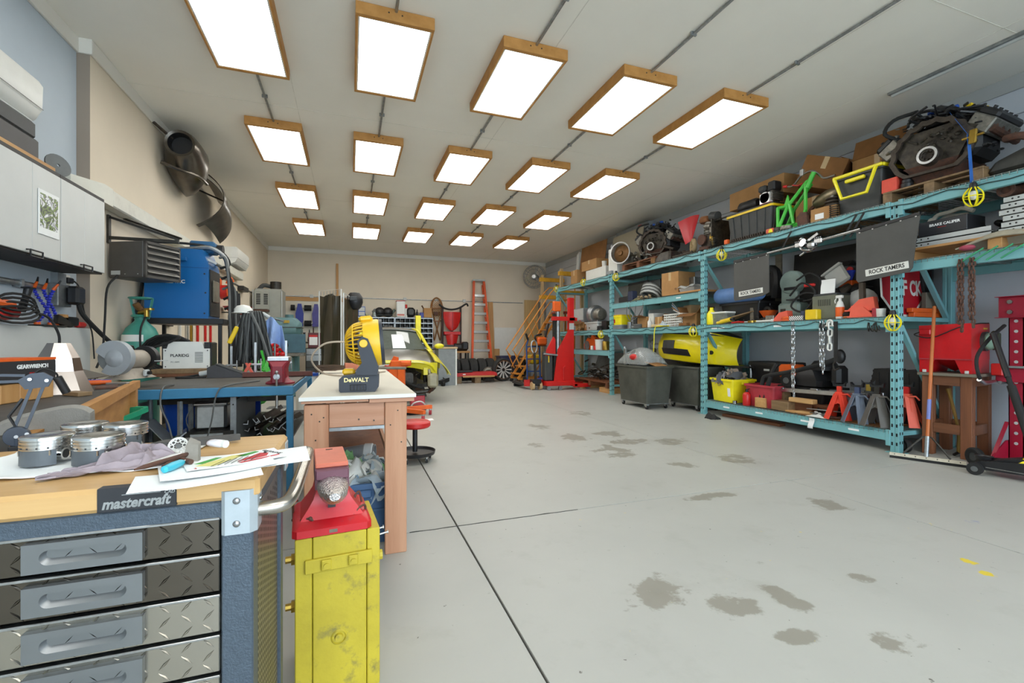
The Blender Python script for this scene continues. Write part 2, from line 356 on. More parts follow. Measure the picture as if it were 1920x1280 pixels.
# dead fluorescent batten near the rack
bt=thing('batten_light','thin unlit metal batten fixed to the ceiling above the near rack bay','light fitting',(5.75,2.2,ZC))
part(bt,'channel',B().b2((-.05,-1.4,-.03),(.05,1.22,-.001),.004),GV)
part(bt,'tube_cover',B().cyl((0,-1.38,-.035),(0,1.2,-.035),.018,n=10),LG)
# ================================================================= PALLET RACK
teal=mat('rack_teal','#74adb2',.45,var=.07,wear=('#3d6e70',22,.66),scale=4);rack_dark=mat('rack_hole','#14181a',.9)
wire=mat('deck_wire','#8d9a97',.45,.7,.15)
FX,RX=5.52,6.50;PY=[.40,3.24,6.08,8.92,11.76];HT=2.70;YD=-FX
rack=thing('pallet_rack','long teal steel pallet rack with wire decks along the grey wall','rack',(FX,PY[0],0))
def rl(x,y,z):return(x-FX,y-PY[0],z)
def rb(b,p,q,bev=0):return b.b2(rl(*p),rl(*q),bev)
pw,pd=.086,.076
hole=B()
for i in range(27):
 z=.08+i*.098
 for k in(-.022,.022):hole.b2((-.0012,k-.008,z),(.003,k+.008,z+.035))
 for k in(.018,.058):hole.b2((k-.007,-pw/2-.0012,z+.02),(k+.007,-pw/2+.003,z+.05))
hole_me=hole.mesh('hole_row');hole_me.materials.append(rack_dark)
post=B().b2((0,-pw/2,0),(pd,-.006,HT),.004).b2((0,.006,0),(pd,pw/2,HT),.004).b2((.006,-.006,0),(pd,.006,HT))
post.b2((-.03,-pw/2-.03,0),(pd+.03,pw/2+.03,.006))
post_me=post.mesh('post');post_me.materials.append(teal)
for y in PY:
 for x in(FX,RX-pd):
  o=part(rack,'post',post_me,teal);o.location=rl(x,y,0)
  if x==FX:
   h=part(o,'hole_row',hole_me,rack_dark,kind='stuff')
 for z in(.18,1.42,2.55):part(rack,'frame_strut',rb(B(),(FX+pd,y-.02,z),(RX-pd,y+.02,z+.045)),teal)
 for a,b in((.2,1.4),(1.46,2.5)):
  p,q=rl(FX+pd,y,b),rl(RX-pd,y,a);part(rack,'brace',B().bar(p,q,.035,.045,(0,1,0)),teal)
def beam(bay,z,front=True,rear=True,hgt=.11):
 y0,y1=PY[bay]+pw/2,PY[bay+1]-pw/2
 for x in([FX-.004]if front else[])+([RX-.046]if rear else[]):
  b=rb(B(),(x,y0,z-hgt),(x+.05,y1,z-.02),.005);rb(b,(x+.02,y0,z-.02),(x+.05,y1,z),.003)
  for yy,s in((y0,1),(y1,-1)):rb(b,(x-.006,yy-.004*s,z-hgt-.05),(x+.03,yy+.04*s,z+.01),.003)
  part(rack,'beam',b,teal)
def deck(bay,z,y0=None,y1=None):
 y0=PY[bay]+.05 if y0 is None else y0;y1=PY[bay+1]-.05 if y1 is None else y1;b=B();n=int((y1-y0)/.05)
 for i in range(n+1):
  y=y0+(y1-y0)*i/n;r=.0032
  pts=[rl(RX-.03,y,z+.004),rl(FX+.012,y,z+.006),rl(FX-.010,y,z+.003),rl(FX-.011,y,z-.032)]
  b.tube(pts,r,4)
 for k in range(9):
  x=FX+.02+k*.112;b.tube([rl(x,y0,z+.008),rl(x,y1,z+.008)],.0032,4)
 for k in range(3):
  y=y0+(y1-y0)*(k+.5)/3;rb(b,(FX+.05,y-.025,z-.035),(RX-.05,y+.025,z-.001))
 part(rack,'wire_deck',b,wire,kind='stuff')
TOP,L3,MID,LOW,BOT=2.71,1.47,2.04,.99,.235
for bay in range(4):beam(bay,TOP-.006);deck(bay,TOP-.004)
beam(0,MID);deck(0,MID)
for bay in(1,2,3):beam(bay,L3-.006);deck(bay,L3-.004)
beam(2,MID-.006);deck(2,MID-.004)
beam(3,LOW-.006);deck(3,LOW-.004)
beam(1,BOT-.006);deck(1,BOT-.004)
part(rack,'tag_strip',(lambda b:[rb(b,(FX-.0062,y,z),(FX-.0035,y+.12,z+.022))for y,z in((3.6,.165),(4.2,.165),(4.9,.165),(5.5,.165),(3.9,1.40),(4.6,1.40),(5.6,1.40),(5.75,1.40),(6.6,1.97))]and b)(B()),K('white_paper'),kind='stuff')
# ================================================================= helpers for stored goods
def sh(px,X=5.6):return at(px,640,X=X).y
def zz(px,py,X=5.6):return at(px,py,X=X).z
def carton(label,loc,d,rz=0,m=None,open_=0,rx=0,ry=0,tape=True,group=None,name='carton',flaps=None,cat='box'):
 m=m or K('card');L_,W_,H_=d;t=.006
 o=thing(name,label,cat,loc,rz,group,rx,ry)
 if open_:
  b=B().b2((-L_/2,-W_/2,0),(L_/2,W_/2,t))
  for s in(-1,1):b.b2((-L_/2,s*W_/2,0),(L_/2,s*(W_/2-t),H_)).b2((s*L_/2,-W_/2+t,0),(s*(L_/2-t),W_/2-t,H_))
  part(o,'body',b,m)
  for ax,s,ang,ln in flaps or():
   a=R(ang);f=B()
   if ax=='x':f.prism([(0,0),(cos(a)*ln,sin(a)*ln),(cos(a)*ln+t*sin(a),sin(a)*ln-t*cos(a)),(t*sin(a),-t*cos(a))],W_,'Y',(0,0,0));f.v=[V((s*(L_/2+p.x),p.y-W_/2,H_+p.z))for p in f.v]
   else:f.prism([(0,0),(cos(a)*ln,sin(a)*ln),(cos(a)*ln+t*sin(a),sin(a)*ln-t*cos(a)),(t*sin(a),-t*cos(a))],L_,'Y',(0,0,0));f.v=[V((p.y-L_/2,s*(W_/2+p.x),H_+p.z))for p in f.v]
   part(o,'flap',f,K('card_dark')if m is not WP else m)
 else:
  part(o,'body',B().b2((-L_/2,-W_/2,0),(L_/2,W_/2,H_),.004),m)
  part(o,'flap',B().b2((-L_/2+.003,.002,H_),(L_/2-.003,W_/2-.003,H_+.003)),m)
  part(o,'flap',B().b2((-L_/2+.003,-W_/2+.003,H_),(L_/2-.003,-.002,H_+.003)),m)
 if tape:part(o,'tape_strip',B().b2((-L_/2-.001,-.03,H_*.62),(-L_/2+.0005,.03,H_+.0)).b2((-L_/2,-.03,H_+.003),(L_/2,.03,H_+.0042))if not open_ else B().b2((-L_/2-.001,-.03,0),(-L_/2+.0005,.03,H_)),K('tape'))
 return o
def tub(label,loc,d,m,rim=None,rz=0,taper=.86,ribs=0,name='storage_tote',cat='tote',lid=None,handles=True,foot=0,group=None,rx=0,ry=0):
 L_,W_,H_=d;o=thing(name,label,cat,loc,rz,group,rx,ry)
 def rect(a,z,r=.03):
  hx,hy=L_/2*a,W_/2*a;pts=[]
  for sx,sy,a0 in((1,1,0),(-1,1,90),(-1,-1,180),(1,-1,270)):
   for k in range(4):
    q=R(a0+30*k);pts.append((sx*(hx-r)+r*cos(q),sy*(hy-r)+r*sin(q),z))
  return pts
 n_in=.985
 rings=[rect(taper,0),rect(taper+(1-taper)*.5,H_*.5),rect(1,H_),rect(1-.012/max(.1,L_)*2,H_),rect(taper-.02,.012)]
 part(o,'tub',B().loft(rings),m)
 part(o,'rim',B().loft([rect(1.005,H_-.028),rect(1.06,H_-.028),rect(1.06,H_+.004),rect(.965,H_+.004),rect(.965,H_-.01)],False,False),rim or m)
 if ribs:
  b=B()
  for s in(-1,1):
   for k in range(ribs):
    q=(k+.5)/ribs-.5
    for zf in(0,):b.raw([(s*L_/2*(taper if z==0 else 1)*1.004,q*W_*(taper if z==0 else 1)*.92+dy,z*(H_-.05)+.02)for z in(0,1)for dy in(-.008,.008)]+[(s*(L_/2*(taper if z==0 else 1)+.012),q*W_*(taper if z==0 else 1)*.92+dy,z*(H_-.05)+.02)for z in(0,1)for dy in(-.006,.006)],[(0,1,5,4),(1,3,7,5),(3,2,6,7),(2,0,4,6),(4,5,7,6)])
    b.raw([(q*L_*(taper if z==0 else 1)*.92+dy,s*W_/2*(taper if z==0 else 1)*1.004,z*(H_-.05)+.02)for z in(0,1)for dy in(-.008,.008)]+[(q*L_*(taper if z==0 else 1)*.92+dy,s*(W_/2*(taper if z==0 else 1)+.012),z*(H_-.05)+.02)for z in(0,1)for dy in(-.006,.006)],[(0,1,5,4),(1,3,7,5),(3,2,6,7),(2,0,4,6),(4,5,7,6)])
  part(o,'rib_set',b,m,kind='stuff')
 if handles:
  for s in(-1,1):part(o,'grip',B().b2((-.06,s*(W_/2*1.0),H_-.075),(.06,s*(W_/2*1.0+.03),H_-.03),.008),rim or m)
 if lid:
  part(o,'lid',B().loft([rect(1.05,H_+.005),rect(1.05,H_+.025),rect(.98,H_+.03),rect(.97,H_+.018)]),lid)
 return o
def heap(b,c,r,n,seed=0,hs=1,kinds='bte'):
 """odd metal scraps piled together, only for what cannot be counted"""
 rnd=random.Random(seed);c=V(c)
 for i in range(n):
  p=c+V((rnd.uniform(-1,1)*r[0],rnd.uniform(-1,1)*r[1],abs(rnd.gauss(0,.45))*r[2]));k=rnd.choice(kinds)
  s=rnd.uniform(.25,.6)*min(r)*hs;b.at(p,rnd.uniform(0,6),rnd.uniform(-.6,.6),rnd.uniform(-.6,.6))
  if k=='b':b.box((0,0,0),(s*rnd.uniform(.5,1.8),s,s*rnd.uniform(.3,.9)),s*.12)
  elif k=='t':b.cyl((-s,0,0),(s,0,0),s*.28,n=8)
  elif k=='e':b.ell((0,0,0),(s*.7,s*.5,s*.4),8,6)
  elif k=='r':b.tor((0,0,0),s*.7,s*.16,n=12,m=5)
  elif k=='s':b.box((0,0,0),(s*2.6,s*.25,s*.12))
 b.at();return b
def engine(label,loc,rz,s=1.0,block='grease',seed=1,harness=None,face=True,name='car_engine',group=None,strap=False):
 """V engine on its rear face: bell housing flange towards local -y"""
 o=thing(name,label,'engine',loc,rz,group);rnd=random.Random(seed)
 q=lambda*p:tuple(a*s for a in p)
 part(o,'oil_pan',B().loft([[q(x*.8,y,.0)for x,y in((-.16,-.2),(.16,-.2),(.16,.26),(-.16,.26))],[q(x,y,.16)for x,y in((-.2,-.27),(.2,-.27),(.2,.3),(-.2,.3))],[q(x,y,.2)for x,y in((-.23,-.3),(.23,-.3),(.23,.32),(-.23,.32))]]),K('rust' if block=='grease' else 'black_plastic'))
 part(o,'block',B().loft([[q(x,y,z)for x,z in((-.2,.17),(.2,.17),(.27,.32),(.36,.46),(.16,.56),(-.16,.56),(-.36,.46),(-.27,.32))]for y in(-.27,.3)]),K(block))
 for k in(-1,1):
  m=Matrix.Rotation(R(38)*k,4,'Y');b=B();b.M=m;b.box(q(k*0,.02,.60),q(.2,.56,.15),.012*s);part(o,'cylinder_head',b,K('cast_alu'))
  b=B();b.M=m;b.box(q(0,.02,.70),q(.19,.54,.08),.025*s)
  for i in range(5):b.cyl(q(.0,-.2+i*.11,.73),q(0,-.2+i*.11,.765),.018*s,n=8)
  part(o,'valve_cover',b,BP)
  b=B()
  for i in range(4):y=-.2+i*.135;b.tube([q(k*.36,y,.52),q(k*.44,y+.02,.47),q(k*.44,y+.05,.40)],.026*s,8,sm=3)
  b.tube([q(k*.44,-.22,.40),q(k*.45,.3,.36)],.034*s,8);part(o,'manifold',b,K('rust'))
 b=B().box(q(0,.03,.66),q(.2,.42,.07),.02*s)
 for i in range(4):
  for k in(-1,1):b.tube([q(k*.05,-.14+i*.11,.70),q(k*.11,-.14+i*.11,.75),q(k*.2,-.14+i*.11,.68)],.024*s,7,sm=3)
 b.tube([q(0,.28,.74),q(.02,.1,.80),q(0,-.1,.79)],.05*s,9,sm=3);part(o,'intake',b,BP)
 fl=[]
 for i in range(28):
  a=pi*(1.0*i/27);rr=.345+(.018 if i%3==0 else 0);fl.append((rr*cos(a),.30+rr*sin(a)))
 fl+=[(-.30,.17),(-.22,.10),(.22,.10),(.30,.17)]
 inn=[(x*.86,.29+(z-.29)*.86)for x,z in fl]
 part(o,'bell_flange',B().loft([[q(x,-.27,z)for x,z in fl],[q(x,-.31,z)for x,z in fl],[q(x,-.31,z)for x,z in inn],[q(x,-.275,z)for x,z in inn]],False,False),K('old_iron'))
 fw=B().lathe([(0,-.32),(.03,-.32),(.05,-.35),(.07,-.35),(.09,-.345),(.10,-.30),(.10,-.275),(0,-.275)],24,(0,0,0),'Y')
 for v in fw.v:v.z+=.27/1;v*=s
 w=part(o,'crank_flange',fw,K('old_iron'))
 rg=B().lathe([(.066,-.365),(.088,-.365),(.092,-.333),(.062,-.333),(.066,-.365)],24,(0,0,0),'Y')
 for v in rg.v:v.z+=.27;v*=s
 part(w,'seal_ring',rg,STL)
 for i in range(8):
  a=2*pi*i/8;part(w,'bolt',B().cyl(q(.045*cos(a),-.345,.27+.045*sin(a)),q(.045*cos(a),-.362,.27+.045*sin(a)),.009*s,n=6),DM)
 b=B()
 for i in range(30):
  x,y=rnd.uniform(-.34,.34),rnd.uniform(-.25,.3);z=.70+.12*rnd.random()-abs(x)*.35
  pts=[q(x+rnd.uniform(-.14,.14),y+rnd.uniform(-.14,.14),z+rnd.uniform(-.08,.06))for _ in range(4)]
  b.tube(pts,rnd.uniform(.009,.02)*s,5,sm=3)
 part(o,'wiring_harness',b,BP,kind='stuff')
 hp=heap(B(),(0,.05*s,.62*s),(.34*s,.24*s,.17*s),60,seed,.55,'bte');heap(hp,(.30*s,-.05*s,.42*s),(.1*s,.22*s,.2*s),24,seed+1,1.0,'be');part(o,'ancillaries',hp,BP,kind='stuff')
 part(o,'side_cover',heap(B().box((.26*s,.0,.33*s),(.22*s,.5*s,.28*s),.06*s),(.34*s,.0,.26*s),(.05*s,.24*s,.18*s),20,seed+5,1.6,'be'),BP,kind='stuff');hp=heap(B(),(-.30*s,-.12*s,.42*s),(.08*s,.16*s,.2*s),18,seed+2,1.0,'bt');part(o,'castings',hp,K('cast_alu'),kind='stuff');part(o,'rear_clutter',heap(B(),(.03*s,-.27*s,.36*s),(.22*s,.05*s,.2*s),34,seed+3,1.5,'bet'),K('grease'),kind='stuff')
 for i,(c,m)in enumerate(harness or()):
  part(o,'connector',B().at(q(*c),rnd.uniform(0,3),rnd.uniform(-.5,.5)).box((0,0,0),(.07*s,.05*s,.04*s),.008),K(m))
 part(o,'alternator',B().cyl(q(.30,.30,.62),q(.30,.44,.62),.075*s,n=14).cyl(q(.30,.44,.62),q(.30,.47,.62),.05*s,n=12),K('cast_alu'))
 for x,z,r_ in((0,.27,.09),(.2,.45,.06),(-.2,.45,.065),(0,.55,.06)):
  part(o,'pulley',B().cyl(q(x,.30,z),q(x,.37,z),r_*s,n=14),DM)
 part(o,'hose',B().tube([q(-.28,-.2,.56),q(-.40,-.3,.66),q(-.30,-.34,.76),q(-.12,-.24,.80)],.02*s,7,sm=4),BR)
 return o
def pallet(label,loc,L_,W_,H_=.13,rz=0,n=5,m='block_wood'):
 o=thing('wooden_pallet',label,'pallet',loc,rz)
 for i in range(n):
  y=-W_/2+(W_-.09)*i/(n-1)
  part(o,'plank',B().b2((-L_/2,y,H_-.02),(L_/2,y+.09,H_),.003),K(m))
 for i in range(3):
  x=-L_/2+(L_-.09)*i/2;part(o,'bearer',B().b2((x,-W_/2,.0),(x+.09,W_/2,H_-.02),.004),K(m))
 return o
def chain(label,top,ln,lk=.05,m='steel',loops=1,name='chain',spread=.05,wd=.55,r=None,group=None):
 """strands of real links, hung from a hook point"""
 o=thing(name,label,'chain',top,0,group);r=r or lk*.13
 a=lk/2-r;w=lk*wd/2-r*.6;pts=[]
 for i in range(12):
  t=2*pi*i/12;pts.append((w*cos(t),0,(a-w if sin(t)>0 else-(a-w))+w*sin(t)))
 me=B().tube(pts,r,5,True).mesh('link');me.materials.append(K(m));pit=lk-2.3*r
 n=int(ln/pit)
 for k in range(loops):
  for i in range(n):
   if k%2 and i>n*.86:continue
   l=part(o,'link',me,K(m));u=i/n;off=((k+.5)/loops-.5)*spread
   l.location=(0.004*sin(i*1.7+k),off*(1-.15*u),-.02-i*pit);l.rotation_euler=(0,0,(pi/2 if i%2 else 0)+.35*sin(i+k))
 return o
# ================================================================= TOP SHELF GOODS
T=2.722
ENG=at(1748,300,X=6.0);PC=V((6.02,2.98,T))
pallet('block footed pallet under the big strapped engine',PC,.86,.82,.135,pi/2)
engine('big greasy engine strapped on a pallet, top shelf nearest the camera',(5.98,3.04,T+.136),-R(84),1.0,seed=3,harness=[((-.1,0,.83),'blue_plastic'),((.05,.1,.84),'blue_plastic'),((.25,-.1,.72),'yellow_plastic'),((.30,.05,.70),'yellow_plastic'),((.28,.2,.72),'red_paint'),((-.25,.0,.84),'black_plastic')])
p=thing('ratchet_strap','blue ratchet strap holding the big engine down','strap',(5.9,2.62,T))
blue=mat('strap_blue','#2a63b0',.7)
part(p,'webbing',B().bar((-.36,-.02,-.06),(-.33,.02,.45),.05,.004,(0,1,0)).bar((-.33,.02,.45),(-.12,.26,.80),.05,.004,(0,1,0)),blue)
part(p,'ratchet',B().at((-.345,-.02,.42),0,0,.15).box((0,0,0),(.03,.06,.14),.008).cyl((0,-.08,.0),(0,.08,0),.012),K('brass'))
carton('small red carton on the end of the engine pallet',(5.68,3.36,T+.136),(.10,.15,.145),0,mat('coral_card','#e0513f',.6,var=.06),tape=False)
c=solo('lens_barrel','small black ribbed barrel beside the red carton on the pallet','car part',B().lathe([(0,0),(.05,0),(.055,.02),(.055,.05),(.045,.06),(.045,.09),(.03,.10),(0,.10)],16),BP,(5.69,3.22,T+.136))
# grey fuel tank and fender at the near end
f=B()
rg=lambda x0,x1,y0,y1,z,r=.05:[(x0+r,y0,z),(x1-r,y0,z),(x1,y0+r,z),(x1,y1-r,z),(x1-r,y1,z),(x0+r,y1,z),(x0,y1-r,z),(x0,y0+r,z)]
f.loft([rg(-.28,.3,-.45,.42,0),rg(-.33,.34,-.5,.46,.07),rg(-.32,.33,-.49,.4,.16),rg(-.22,.3,-.42,.2,.27),rg(-.12,.26,-.3,-.02,.33)])
tk=thing('fuel_tank','dusty black moulded fuel tank on top shelf past the big engine','car part',(6.0,2.12,T))
part(tk,'shell',f,mat('dusty_plastic','#45443f',.5,col2='#2a2927',scale=6));part(tk,'filler_neck',B().tube([(-.1,.1,.28),(-.22,.24,.36),(-.2,.36,.38)],.035,9,sm=3),K('rust'))
part(tk,'band',B().tube([(-.335,-.1,.02),(-.33,-.1,.16),(-.2,-.1,.29),(.2,-.1,.31)],.012,5,flat=.4),DM)
solo('plastic_fender','black plastic wheel arch lying over the fuel tank','car part',B().sheet(lambda u,v:(-.25+.5*u,-.45+.8*v,.30+.22*sin(pi*(.15+.7*v))-.05*(u-.5)**2),6,10,.012),BP,(6.0,1.98,T+.08))
# cardboard behind
carton('tall open carton with raised flaps behind the yellow latched tote',(6.28,3.80,T),(.30,.56,.80),R(4),open_=1,flaps=[('x',-1,108,.26),('x',1,70,.25),('y',1,40,.2)])
carton('plain carton stacked under the tilted box on top shelf',(6.22,4.48,T),(.5,.55,.46),0)
carton('big tilted carton perched high beside the tall open carton',(6.05,4.48,T+.54),(.42,.5,.40),R(25),rx=R(22),m=K('card_dark'))
carton('low carton carrying the long narrow box on top shelf',(6.28,5.40,T),(.38,.9,.62),0)
carton('long narrow carton lying high above the yellow rimmed tote',(6.13,5.38,T+.63),(.44,1.05,.28),R(-3),tape=False)
# yellow-latched tote
y_,w_=(sh(1563,5.62)+sh(1655,5.62))/2,.52
tt=tub('black tote with big yellow latch handle, beside the engine pallet',(5.93,y_,T),(.60,w_,.46),DG,DG,taper=.9,handles=False)
yl=K('bright_yellow')
part(tt,'lid',B().b2((-.325,-.275,.455),(.325,.275,.475),.008).b2((-.25,-.2,.475),(.25,.2,.49),.006),BP)
part(tt,'lid_band',B().b2((-.335,-.28,.452),(-.30,.28,.492),.01).b2((-.31,-.29,.452),(.33,-.262,.492),.01).b2((-.31,.262,.452),(.33,.29,.492),.01),yl)
hp=[(-.36,.235,.455),(-.365,.14,.19),(-.365,-.14,.19),(-.36,-.235,.455)]
part(tt,'latch_handle',B().tube(hp,.02,6),yl);part(tt,'latch_tongue',B().b2((-.35,-.1,.37),(-.31,.12,.41),.008),yl)
# yellow-rimmed ribbed tote
t2=tub('ribbed black tote with yellow rim carrying a small engine',(5.84,sh(1400,5.6)-.02,T),(.46,.80,.43),DG,K('yellow_plastic'),taper=.9,ribs=5,handles=False,lid=BP)
ye=sh(1400,5.6)-.02;zt=T+.462
e=thing('small_engine','small silver and black pull start engine on the yellow rimmed tote','engine',(5.78,ye-.22,zt))
part(e,'crankcase',B().box((0,0,.10),(.2,.22,.2),.03),K('aluminium'));part(e,'air_box',B().box((-.02,-.1,.25),(.16,.12,.14),.02),BP)
part(e,'fuel_tank',B().box((.0,.08,.26),(.16,.14,.10),.03),DG);part(e,'recoil_cover',B().lathe([(0,0),(.08,0),(.09,.02),(.09,.05),(0,.06)],16,(-.10,0,.11),'X'),STL)
part(e,'fin_set',(lambda b:[b.b2((-.11,-.15,.05+i*.022),(.1,-.11,.06+i*.022))for i in range(6)]and b)(B()),K('cast_alu'),kind='stuff');part(e,'red_base',B().box((-.02,-.03,.01),(.2,.2,.02),.004),RP)
cn=thing('charcoal_canister','black round canister lying on the tote behind the rod','car part',(5.80,ye+.16,zt+.10))
part(cn,'drum',B().lathe([(0,-.18),(.07,-.18),(.09,-.15),(.09,.13),(.06,.17),(0,.17)],16,(0,0,0),'Y'),BP);part(cn,'bracket',B().box((0,0,-.085),(.14,.2,.03),.006),K('old_iron'))
solo('steering_rod','thin steel rod jutting past the far end of the yellow rimmed tote','car part',B().tube([(0,-.3,.02),(0,.36,.02)],.012,8).cyl((0,.34,.02),(0,.38,.02),.028).cyl((0,.24,.02),(0,.26,.02),.024),DM,(5.68,ye+.36,zt-.008))
# green frame + bars
g=thing('kart_frame','bright green welded tube frame standing beside the yellow rimmed tote','frame',(5.66,sh(1492,5.66),T))
tb=[[(-.06,.22,.03),(-.02,.10,.33),(0,-.16,.58),(.02,-.2,.60)],[(.1,.24,.03),(.12,.12,.30),(.08,-.16,.56)],[(-.06,.22,.03),(.1,.24,.03)],[(-.02,.10,.33),(-.04,.24,.34),(.12,.12,.30)],[(0,-.14,.55),(-.05,-.18,.2),(.0,-.08,.06)],[(-.06,.2,.06),(0,-.1,.05)],[(-.04,.24,.34),(-.06,.22,.03)],[(-.02,.08,.35),(-.04,.0,.06)]]
b=B()
for t_ in tb:b.tube(t_,.023,7)
part(g,'tube_frame',b,K('green_paint'));part(g,'head_tube',B().cyl((0,-.16,.5),(.02,-.24,.68),.03),K('green_paint'));part(g,'foot_plate',B().at((-.02,.1,.02),.3).box((0,0,0),(.12,.28,.025),.01).at(),K('green_paint'));part(g,'gusset',B().prism([(.05,.3),(.16,.33),(.1,.48)],.02,'X',(-.03,0,0)),K('green_paint'))
hb=thing('handlebar','bent chrome handlebar with red grip resting on the green frame','handlebar',(5.72,sh(1515,5.72),T+.67))
part(hb,'bar',B().tube([(0,.34,-.03),(0,.22,-.06),(0,.12,.02),(0,.06,.05),(0,-.06,.05),(0,-.14,-.02),(0,-.22,-.10),(0,-.36,-.11)],.014,8,sm=4),K('chrome'));part(hb,'grip',B().cyl((0,.36,-.025),(0,.30,-.042),.02),RP);part(hb,'clamp',B().box((0,.08,.075),(.05,.05,.09),.008),K('aluminium'));part(hb,'lever',B().tube([(-.03,.2,-.06),(-.05,.1,-.1),(-.04,.05,-.08)],.008,5),RP)
yb_=sh(1545,5.64)
carton('small worn carton under the pulleys on top shelf',(5.78,yb_,T),(.34,.32,.17),R(4),m=K('card'),tape=False)
solo('shipping_label','white shipping label on the small worn carton','label',B().b2((-.002,-.06,0),(0,.05,.07)),K('white_paper'),(5.605,yb_+.04,T+.03),rz=R(4))
pl=thing('pulley_stack','rusty grooved pulley lying on the small worn carton','pulley',(5.70,sh(1562,5.7),T+.173))
part(pl,'rim',B().lathe([(.02,0),(.09,0),(.095,.015),(.07,.03),(.09,.045),(.09,.06),(.06,.075),(.08,.09),(.08,.10),(.03,.11),(.02,.11),(.02,0)],18),K('old_iron'));part(pl,'hub',B().cyl((0,0,0),(0,0,.13),.03),K('cast_alu'))
mf=thing('muffler','dull metal muffler resting over the black exhaust on top shelf','muffler',(5.90,sh(1552,5.9),T+.36),rx=R(-14))
part(mf,'shell',B().lathe([(0,-.18),(.05,-.18),(.085,-.13),(.10,-.02),(.085,.1),(.06,.17),(0,.19)],16,(0,0,0),'Y'),mat('muffler_metal','#8a7f68',.38,.8,.2));part(mf,'pipe',B().tube([(0,.16,0),(0,.26,-.04),(.04,.3,-.1)],.025,8,sm=3),K('rust'))
solo('exhaust_manifold','black exhaust manifold lying under the muffler','car part',heap(B(),(0,0,.02),(.1,.22,.1),10,5,1.2,'te').tube([(0,-.2,.16),(0,0,.12),(0,.22,.18)],.04,8,sm=3).tube([(.05,-.2,.05),(.05,0,.22),(.05,.22,.1)],.035,8,sm=3),K('grease'),(6.03,sh(1540,6.0),T),kind='stuff')
solo('tensioner_bracket','brown cast bracket beside the foot of the green frame','car part',B().prism([(-.07,0),(.07,0),(.09,.12),(.03,.18),(-.05,.16)],.05,'X').cyl((.05,0,.1),(.08,0,.1),.05).cyl((.05,.03,.04),(.09,.03,.04),.03),K('rust'),(5.58,sh(1505,5.58),T))
# bits along the front edge
for i,(px,cm,d,lb)in enumerate(((1445,'salmon_plastic',(.05,.12,.06),'orange block at the shelf edge before the ribbed tote'),(1363,'orange_plastic',(.06,.07,.07),'orange cube at the far corner of the ribbed tote'))):
 solo('plastic_block',lb,'block',B().box((0,0,d[2]/2),d,.008),K(cm),(5.56,sh(px,5.56),T))
solo('heat_sink','long dark finned strip lying before the ribbed tote','car part',(lambda b:[b.b2((0,-.28+i*.04,0),(.05,-.26+i*.04,.05))for i in range(15)]and b.b2((0,-.28,0),(.05,.32,.015)))(B()),K('old_iron'),(5.545,sh(1400,5.55),T))
for i,(px,lb)in enumerate(((1448,'round yellow cap at the shelf edge'),(1458,'dark knuckle casting at the shelf edge'),(1470,'pale hub at the shelf edge by the green frame'))):
 solo(('yellow_disc','knuckle','hub')[i],lb,'car part',B().lathe([(0,0),(.045,0),(.05,.02),(.04,.05),(.015,.06),(0,.06)],14),K(('bright_yellow','old_iron','cast_alu')[i]),(5.57,sh(px,5.57),T))
# red fender, scooter engine, wheel
rf=thing('red_fender','red pointed plastic fender propped among old engine parts','car part',(5.86,sh(1294,5.86),T+.28))
part(rf,'panel',B().sheet(lambda u,v:(.06*sin(pi*u)-.04,(.28-.56*u)*(1-.72*v),.44-.46*v+.05*sin(pi*u)),8,8,.006),mat('fender_red','#c3202a',.35,var=.06))
part(rf,'stay',B().cyl((.02,0,.02),(.05,.02,-.28),.016),K('old_iron'))
yo=sh(1332,5.75)
oe=thing('scooter_engine','rusty old single cylinder engine between red fender and ribbed tote','engine',(5.76,yo,T))
part(oe,'crankcase',B().box((0,0,.16),(.22,.3,.3),.05),K('old_iron'));part(oe,'cylinder',(lambda b:[b.cyl((0,.02,.3+i*.022),(0,.02,.31+i*.022),.1 if i%2 else .085,n=14)for i in range(9)]and b.cyl((0,.02,.3),(0,.02,.5),.075))(B()),K('cast_alu'))
part(oe,'carburettor',B().cyl((-.1,-.12,.4),(-.1,.02,.42),.045).box((-.1,-.14,.33),(.08,.08,.12),.02),K('cast_alu'));part(oe,'flywheel',B().cyl((-.13,.05,.2),(-.16,.05,.2),.09,n=18),K('rust'));part(oe,'exhaust',B().tube([(-.05,-.1,.3),(-.14,-.16,.2),(-.12,-.18,.06)],.03,8,sm=3),K('brass'));part(oe,'air_filter',B().cyl((-.04,-.2,.55),(-.04,-.06,.58),.075,n=16),DG);part(oe,'tank',B().lathe([(0,0),(.1,0),(.12,.05),(.1,.1),(0,.11)],16,(0,.1,.51)),mat('rusty_orange','#8a5a38',.6,.3,.2))
solo('dark_grille','tall dark grille leaning on the far end of the ribbed tote','car part',B().at((0,0,0),0,0,0).b2((-.2,-.01,0),(.2,.01,.5),.006),K('grease'),(5.80,sh(1351,5.8),T))
wh=thing('cart_wheel','tan hard rubber wheel with rusty hub at the shelf edge','wheel',(5.62,sh(1300,5.62),T+.135),rz=R(-28))
part(wh,'tyre',B().tor((0,0,0),.095,.04,'X',24,8),mat('tan_rubber','#95805c',.7,dirt=.3));part(wh,'disc',B().cyl((-.02,0,0),(.02,0,0),.09,n=20).cyl((-.035,0,0),(.035,0,0),.03),mat('tan_disc','#a48d66',.6,dirt=.3))
solo('axle_parts','heap of rusty axle and steering pieces beside the tan wheel','scrap heap',heap(B(),(0,0,.02),(.22,.42,.2),34,11,.9),K('old_iron'),(5.9,sh(1270,5.9)-.1,T),kind='stuff')
